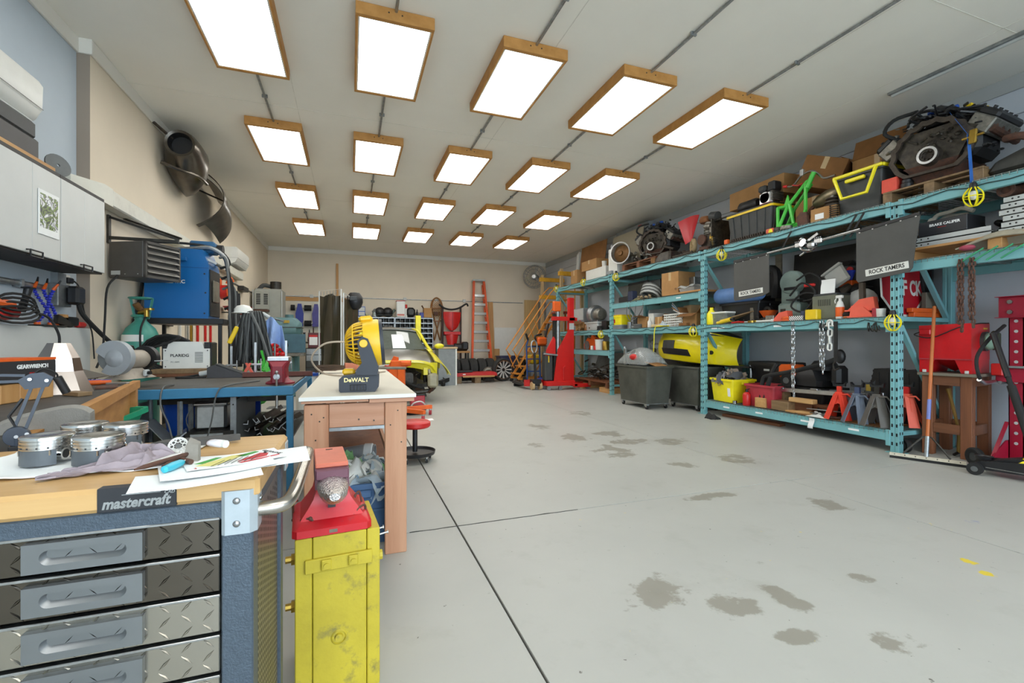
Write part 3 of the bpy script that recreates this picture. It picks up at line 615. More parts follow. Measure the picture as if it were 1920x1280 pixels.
solo('oil_pan','dark oil pan lying upside down near the blue engine','car part',B().loft([rg(-.16,.16,-.24,.24,0,.04),rg(-.16,.16,-.24,.24,.03,.04),rg(-.12,.12,-.2,.1,.17,.04)]),K('grease'),(5.72,sh(1252,5.72),T))
# second engine with gearbox on a pallet
pallet('dark pallet under the engine with the gearbox',(5.95,sh(1200,5.7)-.1,T),1.15,.75,.135,pi/2,m='old_wood_x')
engine('dark engine with blue parts, middle of the top shelf',(5.98,sh(1238,5.98),T+.136),-R(72),.92,block='grease',seed=8,harness=[((-.1,-.1,.8),'blue_plastic'),((.0,.1,.82),'blue_plastic'),((.1,-.1,.82),'blue_plastic')])
gb=thing('gearbox','gearbox standing with bright ringed bell housing facing out','gearbox',(5.78,sh(1170,5.72),T+.137),rz=R(-62))
part(gb,'case',B().lathe([(0,0),(.08,0),(.1,.3),(.13,.45),(.21,.62)],18,(0,0,.26),'Y').box((0,.2,.12),(.3,.3,.24),.03),K('cast_alu'))
for v in gb.children[0].data.vertices:v.co.y=.35-v.co.y
b=B();b.lathe([(.215,-.29),(.24,-.29),(.24,-.26),(.215,-.26),(.215,-.29)],24,(0,0,.27),'Y');part(gb,'bell_ring',b,K('aluminium'))
part(gb,'converter',B().lathe([(0,-.28),(.05,-.29),(.06,-.25),(.17,-.22),(.2,-.2),(0,-.2)],24,(0,0,.27),'Y'),K('copper_brown'))
solo('gear_parts','pile of small castings on the dark pallet before the engine','scrap heap',heap(B(),(0,0,.02),(.12,.3,.16),22,4,.9),K('cast_alu'),(5.72,sh(1212,5.72),T+.137),kind='stuff')
# sheets and boxes at the far end
b=B().at((0,0,0),0,0,R(8)).b2((-.02,-.62,0),(.0,.62,1.06)).at()
solo('beige_sheet','big pale beige panel leaning behind the engine on top shelf','panel',b,mat('beige_board','#a9a08b',.6,var=.04),(6.05,sh(1168,6.05),T+.003))
bx=thing('metal_cabinet','grey flat cabinet standing close under ceiling behind the beige panel','cabinet',(6.36,sh(1178,6.36)-.3,T))
part(bx,'case',B().b2((-.12,-.65,0),(.2,.65,1.17),.01),K('grey_paint'));part(bx,'red_badge',B().b2((-.124,-.4,1.10),(-.12,-.28,1.14)),RP)
yq=sh(1102,5.9)
sb=thing('sheet_stack','brown cardboard sheet with white boards leaning at the far end of top shelf','sheets',(5.9,yq,T))
part(sb,'cardboard',B().at((0,0,0),0,0,R(7)).b2((0,-.75,0),(.012,.55,1.05)).at(),K('card_dark'))
for i in range(3):part(sb,'white_board',B().at((0,.6+.05*i,0),0,R(-8),R(7)).b2((0,-.02,0),(.5,.0,1.0-.03*i)).at(),WP)
carton('long white carton at the far end of top shelf',(5.82,sh(1115,5.62),T),(.36,.95,.26),0,WP,tape=False)
carton('brown carton stacked on the long white carton',(5.80,sh(1104,5.62),T+.265),(.36,.75,.24),0,m=K('card'))
carton('small brown carton at the very end of top shelf',(5.74,sh(1078,5.62),T),(.3,.35,.36),0)
carton('tall white carton between gearbox and long white carton',(5.74,sh(1151,5.62),T),(.3,.36,.58),0,WP,tape=False)
for k,(px,z)in enumerate(((1124,.265),(1133,.265))):
 solo('enamel_cup',('farther','nearer')[k]+' of two white cups on the long white carton','cup',B().lathe([(0,0),(.05,0),(.06,.14),(.052,.14),(.044,.01),(0,.01)],14),WP,(5.74,sh(px,5.74),T+z),group='white cups on top shelf')
solo('paint_tin','small dark topped tin on the tall white carton','tin',B().lathe([(0,0),(.07,0),(.07,.12),(.062,.13),(0,.13)],16),GV,(5.74,sh(1150,5.74),T+.585))
# ================================================================= MIDDLE SHELVES
M2=MID+.008
rd=thing('radiator','old radiator core leaning on the post, second shelf','radiator',(5.86,8.45,M2),ry=R(7))
part(rd,'core',B().b2((0,-.34,.04),(.05,.34,.42)),mat('radiator_core','#4c4e48',.6,.3,.2,60,stretch=(1,8,1)));part(rd,'tank',B().b2((-.01,-.36,.40),(.06,.36,.46),.015),BP);part(rd,'tank',B().b2((-.01,-.36,0),(.06,.36,.05),.015),BP)
for k in range(12):part(rd,'fin_row',B().b2((-.004,-.33+k*.057,.05),(0,-.322+k*.057,.40)),K('old_iron'))
carton('small white box beside the radiator, second shelf',(5.86,sh(1190,5.86),M2),(.14,.2,.14),0,WP,tape=False)
carton('grey box behind the hose coil, second shelf',(6.1,sh(1212,6.1),M2),(.3,.4,.34),0,K('mid_grey'),tape=False)
h=thing('hose_coil','coil of grey hoses on the second shelf beside the carton','hose',(5.80,sh(1220,5.8),M2))
for k in range(6):part(h,'hose_loop',B().at((.02*k,.01*k,.10+.035*k),0,R(6+k),R(28)).tube([(.17*cos(2*pi*i/14),.26*sin(2*pi*i/14),.02*sin(4*pi*i/14))for i in range(14)],.022,7,True).at(),K('mid_grey')if k%2 else LG)
solo('work_gloves','dirty tan work gloves lying before the hose coil','gloves',heap(B(),(0,0,.02),(.08,.24,.06),12,9,1.6,'e'),mat('glove_tan','#9c8869',.85),(5.60,sh(1210,5.6),M2),kind='stuff')
sbd=solo('shelf_board','pale board lying on the second shelf under the parcel','board',B().b2((-.02,-.5,0),(.5,.5,.03),.003),K('plywood'),(5.54,6.62,M2))
cb=carton('square brown parcel with pale tape, second shelf',(5.80,sh(1254,5.62)-.04,M2+.032),(.42,.42,.40),R(6))
part(cb,'handling_mark',B().tor((-.213,-.15,.08),.018,.003,'X',12,4),BP)
b=B().sheet(lambda u,v:(-.15+.3*u,.2-.4*v,.12*abs(sin(3.2*u*pi))*.3+.07+.02*sin(9*v)),8,6,.004)
solo('plastic_clamshell','crumpled clear plastic packaging beside the brown parcel','packaging',b.loft([rg(-.12,.12,-.17,.17,0,.03),rg(-.14,.14,-.19,.19,.07,.03)]),mat('clear_plastic','#c8cccb',.15,var=.05,alpha=.55),(5.72,sh(1293,5.7)-.02,M2+.032))
solo('steel_case','upright grey metal box at the post end of the second shelf','box',B().b2((-.1,-.09,0),(.1,.09,.3),.01),GV,(5.98,sh(1297,5.9),M2+.032))
cdm=K('mid_grey')
cw=thing('grey_cable','loops of grey cord hanging off the second shelf edge','cord',(5.53,8.05,MID))
part(cw,'cord_loop',B().tube([(0,.2,0),(-.02,.22,-.25),(-.02,.1,-.40),(-.02,-.06,-.3),(0,-.1,0)],.009,6,sm=5),cdm);part(cw,'cord_loop',B().tube([(0,.1,0),(-.03,.08,-.3),(-.03,-.1,-.38),(-.02,-.32,-.2),(0,-.36,0)],.009,6,sm=5),cdm)
# ---- long shelf at 1.47, far bay
L=L3+.008
pm=thing('pump_motor','silver electric motor with round fan housing, far bay','motor',(5.78,sh(1118,5.75),L+.22))
part(pm,'fan_housing',B().lathe([(.05,-.1),(.2,-.12),(.24,-.06),(.24,.02),(.18,.06),(.05,.06),(.05,-.1)],24,(0,.1,.17),'Y'),GV);part(pm,'body',B().lathe([(0,-.3),(.12,-.3),(.15,-.26),(.15,.02),(0,.02)],18,(0,.06,.17),'Y'),K('cast_alu'));part(pm,'foot',B().box((0,-.05,.01),(.26,.36,.03),.006),GV)
part(pm,'hub',B().cyl((0,.1,.17),(0,.2,.17),.05),STL)
tub('grey plastic bin of mixed parts under the silver motor',(5.80,sh(1118,5.75)-.0,L),(.4,.62,.20),LG,taper=.9,handles=False)
carton('open brown carton at the far end of the long shelf',(5.75,sh(1092,5.7),L),(.3,.35,.22),R(5),open_=1,flaps=[('y',1,20,.12),('x',-1,-30,.1)])
carton('small black box right of the grey plastic bin',(5.7,sh(1136,5.65),L),(.2,.22,.2),0,BP,tape=False)
solo('copper_scrap','orange and copper bits piled by the silver motor','scrap heap',heap(B(),(0,0,.0),(.1,.3,.14),16,21,1.0),K('copper_brown'),(5.66,sh(1100,5.66),L),kind='stuff')
ctn=tub('bright yellow parts box near the post on the long shelf',(5.72,sh(1157,5.62),L+.085),(.28,.42,.20),K('bright_yellow'),K('bright_yellow'),taper=.97,handles=False,lid=K('yellow_plastic'))
part(ctn,'red_print',B().b2((-.141,.02,.05),(-.139,.14,.13)),RP)
tub('shallow grey tray under the yellow parts box',(5.72,sh(1157,5.62),L),(.32,.5,.085),K('grey_paint'),taper=.97,handles=False)
gv=thing('bench_device','grey boxy bench device with lever on the long shelf','tool',(5.72,sh(1190,5.65),L))
part(gv,'base',B().box((0,0,.03),(.24,.34,.06),.01),K('grey_paint'));part(gv,'column',B().box((.02,.05,.14),(.12,.12,.18),.012),DG);part(gv,'lever',B().tube([(0,.05,.2),(-.04,-.1,.27),(-.05,-.22,.25)],.012,6),DM)
carton('open drawer box with white flap hanging over the shelf',(5.72,sh(1208,5.65),L),(.26,.3,.22),0,K('card'),open_=1,flaps=[('x',-1,10,.12)],tape=False)
carton('narrow white carton on the long shelf, middle bay',(5.8,sh(1226,5.72),L),(.3,.16,.28),0,WP,tape=False)
carton('torn brown carton beside the white basket',(5.78,sh(1243,5.72),L),(.3,.26,.2),R(-8),open_=1,flaps=[('y',-1,30,.1)])
bk=thing('white_basket','white lattice plastic basket filled with papers, long shelf','basket',(5.76,sh(1268,5.66),L))
part(bk,'floor',B().b2((-.17,-.24,0),(.17,.24,.01)),WP);part(bk,'rim',B().tube([(-.18,-.25,.22),(.18,-.25,.22),(.18,.25,.22),(-.18,.25,.22)],.012,6,True),WP)
b=B()
for i in range(11):y=-.24+i*.048;b.b2((-.178,y-.006,0),(-.172,y+.006,.22));b.b2((.172,y-.006,0),(.178,y+.006,.22))
for i in range(8):x=-.17+i*.0485;b.b2((x-.006,-.248,0),(x+.006,-.242,.22));b.b2((x-.006,.242,0),(x+.006,.248,.22))
for z in(.03,.075,.12,.165):b.b2((-.18,-.25,z),(-.171,.25,z+.018));b.b2((-.18,-.25,z),(.18,-.243,z+.018))
part(bk,'lattice',b,WP,kind='stuff')
for i in range(4):solo('folded_leaflet',('white','brown','pale blue','grey')[i]+' folded leaflet sticking out of the white basket','paper',B().at((0,0,0),.3*i,R(20+12*i),R(8)).b2((-.1,-.16,0),(.1,.16,.012)).at(),(K('white_paper'),K('card'),mat('pale_blue_paper','#a9bcd6',.7),LG)[i],(5.76,sh(1268,5.66)-.05+.05*i,L+.235+.02*i),group='leaflets in the white basket')
carton('open brown box with loose flaps next to the post',(5.78,sh(1297,5.7)+.0,L),(.34,.34,.22),R(8),open_=1,flaps=[('x',-1,-25,.14),('y',-1,50,.14),('y',1,60,.14)],tape=False)
carton('cream box lying on the open brown box',(5.9,sh(1298,5.9),L+.23),(.2,.26,.15),R(-14),K('tape'),tape=False)
# ---- near bay of the long shelf
tub('deep black bin under the blue cylinder, long shelf',(6.0,5.55,L),(.5,.75,.33),BP)
solo('blue_cylinder','fat pale blue cylinder lying on the black bin','cylinder',B().lathe([(0,-.42),(.10,-.42),(.125,-.38),(.125,.38),(.10,.42),(0,.42)],22,(0,0,.125),'Y'),mat('dull_blue','#5b7fb5',.5),(5.78,5.58,L+.335))
st=thing('bucket_chair','dark car seat back stored behind the blue cylinder','car part',(6.25,5.5,L+.336));part(st,'pad',B().box((0,0,.26),(.2,.6,.5),.09),BR);part(st,'bolster',B().tube([(-.1,-.28,.05),(-.1,-.3,.3),(-.06,-.2,.5),(-.06,.2,.5),(-.1,.3,.3),(-.1,.28,.05)],.07,8,sm=3),BP)
solo('yellow_jug','yellow jug beside the post on the long shelf','jug',B().lathe([(0,0),(.07,0),(.075,.02),(.075,.18),(.03,.24),(.028,.28),(0,.28)],16),K('bright_yellow'),(5.62,sh(1330,5.62)-.05,L))
jr=thing('clear_bin','clear plastic bin with flat white lid, near the yellow jug','bin',(5.70,sh(1351,5.64),L));part(jr,'tub',B().loft([rg(-.11,.11,-.15,.15,0,.03),rg(-.12,.12,-.17,.17,.17,.03)]),mat('clear_tub','#8d938c',.2,alpha=.6));part(jr,'lid',B().box((0,0,.185),(.27,.37,.03),.008),WP)
part(jr,'contents',B().box((0,0,.06),(.19,.27,.10),.03),K('old_iron'))
dr=thing('yellow_drill','yellow power drill lying at the shelf edge','tool',(5.58,sh(1363,5.58),L+.035));part(dr,'body',B().cyl((0,.12,.0),(0,-.08,.03),.033),K('yellow_plastic'));part(dr,'chuck',B().cyl((0,-.08,.03),(0,-.14,.035),.022),BP);part(dr,'grip',B().tube([(0,.07,.0),(-.02,.12,-.01),(-.02,.18,-.015)],.022,8),K('yellow_plastic'))
solo('small_parts','litter of small tools and car parts along the long shelf','scrap heap',heap(B(),(0,0,.0),(.14,.62,.1),46,31,.5),K('old_iron'),(5.74,sh(1400,5.7),L),kind='stuff')
solo('board_offcut','worn brown board propped on the shelf litter','board',B().at((0,0,.1),.3,R(-14),R(10)).box((0,0,0),(.22,.4,.02),.003).at(),K('block_wood'),(5.8,sh(1395,5.8),L+.02))
for k,(px,nm)in enumerate(((1411,'first'),(1420,'second'))):solo('wood_stud',('tall narrow wooden stud upright beside the far mud flap','shorter wooden stud upright beside the orange dish')[k],'wood',B().b2((-.02,-.03,0),(.02,.03,.42-.04*k),.003),K('grey_wood'),(5.78+.08*k,sh(px,5.78+.08*k),L))
od=thing('orange_dish','orange dish holding a black roll on the long shelf','dish',(5.86,sh(1441,5.86),L+.09));part(od,'bowl',B().lathe([(0,0),(.06,0),(.12,.09),(.128,.09),(.07,-.008),(0,-.008)],18),K('orange_plastic'));part(od,'stand',B().box((0,0,-.05),(.12,.12,.08),.01),DG)
solo('black_roll','black tape roll sitting in the orange dish','tape',B().lathe([(.03,-.03),(.07,-.03),(.07,.03),(.03,.03),(.03,-.03)],18,(0,0,.07),'X'),BP,(5.86,sh(1441,5.86),L+.105))
def chock(label,px,X,s=1,rz=0):
 o=thing('wheel_chock',label,'chock',(X,sh(px,X),L),rz)
 part(o,'wedge',B().prism([(-.12*s,0),(.14*s,0),(.1*s,.04*s),(.02*s,.12*s),(-.1*s,.14*s)],.1,'X'),K('salmon_plastic'));part(o,'base',B().b2((-.01,-.14*s,0),(.11,.15*s,.02),.004),K('salmon_plastic'))
 return o
chock('salmon orange chock at the edge before the green saw',1463,5.57)
chock('salmon orange chock stacked on the chair arm near the post',1615,5.60,1.15,R(10)).location.z+=.075
chock('salmon orange chock below its twin near the post',1622,5.66,1.0,R(190))
solo('chequered_box','small black and white chequered strip at the shelf edge','box',B().box((0,0,.03),(.06,.2,.06),.004),(lambda m:m)(mat('chequer','#e8e8e8',.5)),(5.57,sh(1494,5.57),L))
_m=MATS['chequer'];_ck=_m.node_tree.nodes.new('ShaderNodeTexChecker');_ck.inputs['Scale'].default_value=70;_ck.inputs[1].default_value=(.9,.9,.9,1);_ck.inputs[2].default_value=(.01,.01,.01,1);_m.node_tree.links.new(_m.node_tree.nodes['Texture Coordinate'].outputs['Object'],_ck.inputs[0]);_m.node_tree.links.new(_ck.outputs[0],_m.node_tree.nodes['Principled BSDF'].inputs['Base Color'])
bs=thing('band_saw','old grey green portable band saw on the long shelf','saw',(5.84,sh(1490,5.84),L));gp=mat('saw_green','#7f8f88',.5,var=.08)
part(bs,'motor_case',B().box((0,.02,.13),(.22,.34,.26),.03),gp);part(bs,'wheel_cover',B().lathe([(0,-.05),(.15,-.05),(.165,-.03),(.165,.05),(0,.06)],24,(0,.04,.55),'X'),gp);part(bs,'neck',B().b2((-.04,-.06,.24),(.04,.19,.56),.02),gp);part(bs,'name_plate',B().b2((-.057,-.08,.44),(-.053,.12,.48)),BP);part(bs,'switch_plate',B().b2((-.114,.05,.08),(-.109,.13,.18)),DM);part(bs,'table',B().box((-.02,-.06,.30),(.2,.2,.02),.004),DG)
jc=thing('jumper_cable','thick black cable looped round the green saw','cable',(5.70,sh(1520,5.7),L));part(jc,'loop',B().tube([(0,.3,.35),(-.03,.1,.5),(-.05,-.1,.35),(-.05,.05,.12),(-.04,.25,.2),(-.02,.1,.36),(-.02,-.15,.3),(0,-.2,.1),(0,-.2,.01)],.013,6,sm=5),BR);part(jc,'loop',B().tube([(0,.2,.55),(-.02,0,.62),(-.02,-.15,.5),(-.02,-.1,.3),(0,.1,.26)],.012,6,sm=5),BR);part(jc,'red_clamp',B().at((-.02,.0,.46),.2,0,0).box((0,0,0),(.03,.14,.04),.01).at(),RP)
ch=thing('battery_charger','drab green metal battery charger on the long shelf','charger',(5.76,sh(1552,5.68),L));part(ch,'case',B().box((0,0,.15),(.3,.32,.30),.012),mat('drab_green','#66695a',.55));part(ch,'top',B().box((0,0,.31),(.28,.3,.03),.01),DG);part(ch,'handle',B().tube([(0,-.1,.32),(0,-.08,.38),(0,.08,.38),(0,.1,.32)],.012,6),BP)
for k in range(7):part(ch,'vent_slot',B().b2((-.152,-.08+k*.024,.17),(-.149,-.072+k*.024,.25)),BP)
solo('white_card','white square card standing on the battery charger','card',B().at((0,0,0),0,0,R(6)).b2((0,-.09,0),(.01,.09,.18)).at(),K('white_paper'),(5.66,sh(1551,5.66),L+.326))
solo('tilted_case','grey plastic lid tilted high beside the near mud flap','lid',B().at((0,0,.13),0,R(-32),R(5)).box((0,0,0),(.05,.26,.28),.02).box((-.02,0,.1),(.06,.28,.03),.01).at(),mat('pale_grey_plastic','#a8aaa6',.45,var=.04),(5.80,sh(1568,5.8),L+.42))
bc=thing('parts_crate','black crate stacked behind the charger and under the tilted lid','crate',(6.05,sh(1572,5.9),L));part(bc,'body',B().box((0,0,.21),(.3,.5,.42),.02),BP)
solo('orange_case','flat orange box on the black crate by the mud flap','box',B().box((0,0,.035),(.14,.18,.07),.008),K('orange_plastic'),(5.98,sh(1590,5.98),L+.422))
br=thing('scrub_brush','blue bristled brush standing on the orange box','brush',(5.98,sh(1594,5.98),L+.493));part(br,'bristles',B().lathe([(.02,0),(.06,.12),(.05,.13),(.0,.11)],9),mat('bright_blue','#2a45c8',.5));part(br,'handle',B().cyl((0,0,-.0),(0,0,.03),.02),BP)
hr=thing('black_hoover','black vacuum nozzle with red button beside the tilted lid','tool',(6.12,sh(1588,6.1),L+.422));part(hr,'body',B().box((0,0,.18),(.2,.3,.34),.08),BP);part(hr,'button',B().cyl((-.09,-.09,.22),(-.115,-.1,.22),.035),RP)
spb=thing('spray_bottle','white spray bottle with orange label on the long shelf','bottle',(5.62,sh(1575,5.62),L));part(spb,'body',B().lathe([(0,0),(.042,0),(.045,.01),(.045,.15),(.03,.20),(.016,.22),(.016,.25),(0,.25)],16),WP);part(spb,'label',B().lathe([(.0456,.025),(.0464,.03),(.0464,.135),(.0456,.14)],16),K('orange_plastic'));part(spb,'trigger',B().b2((-.018,-.035,.25),(.018,.045,.285),.006).tube([(0,.04,.26),(-.01,.055,.22),(-.01,.05,.19)],.007,5),WP)
yl_=solo('yellow_block','square yellow box at the shelf edge left of the charger','box',B().box((0,0,.06),(.1,.16,.13),.01),K('yellow_plastic'),(5.58,sh(1525,5.58),L));yl_.location.z+=.005
fc=thing('folding_chair','dark brown padded chair lying on the long shelf by the post','chair',(5.95,sh(1610,5.8),L));part(fc,'arm',B().tube([(-.3,.2,.02),(-.32,.0,.05),(-.3,-.24,.06),(-.1,-.3,.10)],.035,8,sm=3),BR);part(fc,'back',B().tube([(-.2,.2,.03),(-.16,.22,.3),(0,.2,.42),(.2,.18,.4)],.05,8,sm=3),mat('dark_brown','#4b4238',.6));part(fc,'back_post',B().tube([(-.2,-.08,.03),(-.18,-.06,.42)],.035,8),MATS['dark_brown']);part(fc,'bag',B().ell((.0,.06,.22),(.12,.18,.16)),LG)
solo('white_pot','small white pot at the foot of the near post','pot',B().lathe([(0,0),(.04,0),(.045,.09),(.038,.09),(0,.02)],14),WP,(5.60,3.42,L))
# dark boards behind
dk=mat('dark_board','#1f1d1b',.6,var=.3)
solo('dark_board','big dark board leaning behind the far mud flap','board',B().at((0,0,0),0,0,R(4)).b2((0,-.62,0),(.02,.42,1.05)).at(),dk,(6.36,4.72,L));solo('dark_screen','black flat panel leaning behind the near mud flap','board',B().at((0,0,0),0,0,R(3)).b2((0,-.45,0),(.03,.42,.98)).at(),BP,(6.3,3.78,L))
solo('grey_board','upright grey board between the dark boards and green saw','board',B().b2((0,-.05,0),(.03,.05,1.06)),K('grey_wood'),(6.20,sh(1459,6.2),L))
# stop sign
sg=thing('stop_sign','red octagonal road sign with white border and big lettering','sign',(5.93,3.40,L+.375),rx=R(-3));oc=lambda r:[(r*cos(R(22.5+45*i)),r*sin(R(22.5+45*i)))for i in range(8)]
sr=mat('sign_red','#b01424',.4,var=.05)
part(sg,'border',B().prism(oc(.405),.004,'Y'),WP);part(sg,'face',B().prism(oc(.375),.0015,'Y',(0,-.0015,0)),sr)
fr=face_rot((1,0,0),(0,0,1))
text(sg,'lettering','F',.24,(.03,-.003,-.05),fr,WP,sx=.8,bold=.03);text(sg,'lettering','CK',.24,(.22,-.003,-.05),fr,WP,sx=.62,bold=.03)
ob=thing('orange_beams','two orange steel bars lying behind the road sign','beam',(6.26,3.33,L));part(ob,'bar',B().b2((-.3,-.03,.0),(.22,.03,.05),.004),K('orange_plastic'));part(ob,'bar',B().b2((-.33,-.03,.052),(.22,.03,.10),.004),K('orange_plastic'))
solo('grey_carton','drab box resting on the orange bars behind the sign','box',B().box((0,0,.09),(.24,.05,.18),.006),mat('drab_card','#6b6558',.8),(6.30,3.33,L+.103))
cc=thing('cable_bundle','black cable coil hanging at the right of the road sign','cable',(6.34,3.40,L+.62));part(cc,'coil',B().tube([(0,0,.06),(-.07,.0,-.1),(-.05,0,-.32),(.03,0,-.36),(.08,0,-.15),(.0,0,.06)],.025,7,sm=4),BR);part(cc,'tie',B().box((.03,-.02,-.05),(.05,.06,.08),.01),K('brass'))
# ================================================================= NEAREST BAY
N2=MID+.008
pb=thing('timber_skid','pine skid carrying the stacked grey steel profiles','skid',(5.98,2.15,N2))
for k,y in enumerate((-1.2,-.55,.3,1.0)):part(pb,'bearer',B().b2((-.42,y-.05,0),(.4,y+.05,.10),.004),K('pine_x'))
part(pb,'board',B().b2((-.44,-1.4,.10),(.4,1.04,.125),.003),K('plywood'))
zp=N2+.128
def profile(label,y0,y1,i,x0=5.60,z=None):
 z=zp+.056*i if z is None else z
 o=thing('steel_profile',label,'profile',(x0,(y0+y1)/2,z),group='stacked grey steel profiles');hl=(y1-y0)/2
 part(o,'channel',B().b2((0,-hl,0),(.62,hl,.006)).b2((0,-hl,0),(.004,hl,.05)).b2((.62,-hl,0),(.616,hl,.05)),LG)
 hb=B()
 for q in(.06,.10,.16):hb.cyl((-.001,hl-q,.03),(.002,hl-q,.03),.008,n=8)
 part(o,'hole_row',hb,BP,kind='stuff');return o
nm=['bottom','second','third','fourth','fifth','top']
for i in range(6):profile(f'grey punched steel profile, {nm[i]} of the tall stack on the skid',.75,2.44-.015*(i%3),i,5.60+.008*(i%2))
for i in range(2):profile(('lower','upper')[i]+' grey steel profile under the black caliper box',2.50,3.15,i,5.62)
bx=thing('caliper_box','flat black carton printed brake caliper on the steel profiles','box',(5.78,2.88,zp+.114));part(bx,'body',B().box((0,0,.075),(.3,.4,.15),.004),mat('box_black','#26272b',.5));part(bx,'end_flap',B().box((0,.203,.075),(.28,.004,.14)),K('card'))
fl_=face_rot((0,-1,0),(0,0,1));text(bx,'lettering','BRAKE CALIPER',.036,(-.1508,-.02,.10),fl_,K('white_paper'),bold=.03);text(bx,'lettering','PERFORMANCE',.010,(-.1508,-.0,.07),fl_,RP)
br_=thing('caliper_bracket','pale cast bracket lying on the black caliper box','car part',(5.76,2.86,zp+.266));part(br_,'casting',B().tube([(0,.17,.012),(0,.12,.07),(0,.02,.075),(0,-.08,.09),(0,-.17,.04)],.022,8,sm=3).cyl((-.02,.17,.02),(.02,.17,.02),.03).cyl((-.02,-.13,.09),(.02,-.13,.09),.028),mat('cast_pale','#b6b0a4',.5,.4))
part(br_,'casting',B().tube([(.06,.15,.012),(.06,.06,.05),(.06,-.1,.03)],.018,8,sm=3),MATS['cast_pale'])
cy=thing('exhaust_header','rusty exhaust header with open flanges on the stacked profiles','car part',(5.75,2.05,zp+.345))
for k in range(3):y=.35-k*.28;part(cy,'port',B().tube([(-.12,y,.06),(0,y-.02,.06),(.12,y-.1,.08)],.045,10,sm=3).lathe([(.036,0),(.065,0),(.065,.012),(.036,.012),(.036,0)],16,(-.13,y,.06),'X'),K('rust'))
part(cy,'collector',B().tube([(.14,.45,.08),(.16,0,.10),(.14,-.6,.09)],.06,10,sm=3),K('old_iron'))
solo('black_blower','dark blower motor behind the caliper box','motor',heap(B(),(0,0,.05),(.12,.2,.2),18,77,1.4,'eb'),BP,(6.25,2.8,zp),kind='stuff')
sk=thing('grain_sack','limp pale woven sack lying on the near beam','sack',(5.56,2.2,N2+.012));part(sk,'cloth',B().sheet(lambda u,v:(-.03+.14*u,.52-.95*v,.02+(.12+.03*sin(8*v))*sin(pi*min(1,max(0,v*.95+.03)))*sin(pi*min(1,u*.8+.2))),8,16,.012),mat('sack_cloth','#a59d8b',.9,var=.1,bump=.2));part(sk,'red_print',B().ell((-.01,.44,.035),(.05,.06,.028)),mat('sack_red','#a8485a',.9))
sn=thing('green_sling','green rope sling hooked over the near beam','rope',(5.50,2.6,N2));gm=mat('rope_green','#3f9b6d',.8)
for k in range(4):part(sn,'strand',B().tube([(-.0,.08-.1*k,-.10),(-.006,.0-.1*k,-.05),(.0,-.1-.1*k,.014)],.008,5),gm)
rp=thing('yellow_rope','yellow rolled rope ends wrapped in plastic on the near beam','rope',(5.54,1.72,N2+.05));part(rp,'roll',B().cyl((-.06,.14,0),(.1,.1,.01),.05,n=14).cyl((-.06,-.02,.02),(.1,-.06,.03),.05,n=14),mat('rope_yellow','#d0a23a',.8));part(rp,'wrap',B().lathe([(.052,-.05),(.056,-.02),(.053,.02),(.06,.05)],12,(.02,.12,0),'X'),WP)
chain('rusty double strand chain hanging from near beam, left of two',(5.495,at(1801,560,X=5.495).y,1.985),.70,.055,'rust',2,spread=.05)
chain('rusty double strand chain hanging from near beam, right of two',(5.495,at(1822,560,X=5.495).y,1.985),.68,.055,'rust',2,spread=.05)
chain('slim pale chain hanging far below the long shelf',(5.51,at(1487,640,X=5.51).y,1.455),1.02,.055,'steel',2,spread=.05,r=.006)
chain('looped pale chain hanging beside the heavy white links',(5.505,at(1541,640,X=5.505).y,1.455),.70,.06,'steel',2,spread=.08,r=.007)
hk=chain('short heavy white link chain with shackle',(5.505,at(1556,640,X=5.505).y,1.41),.42,.11,'white_plastic',1,r=.011)
part(hk,'shackle',B().tube([(0,-.03,-.02),(0,-.03,.03),(0,0,.05),(0,.03,.03),(0,.03,-.02)],.012,7,sm=3).cyl((0,-.05,-.02),(0,.05,-.02),.01),WP)
bsx=thing('black_strap','black rubber strap hanging beside the white links','strap',(5.50,at(1567,640,X=5.5).y,1.44));part(bsx,'webbing',B().b2((-.004,-.022,-.48),(.004,.022,0)),BR);part(bsx,'hook',B().tube([(0,0,-.48),(0,.03,-.52),(0,.01,-.58),(0,-.04,-.56)],.01,6,sm=3),DM)
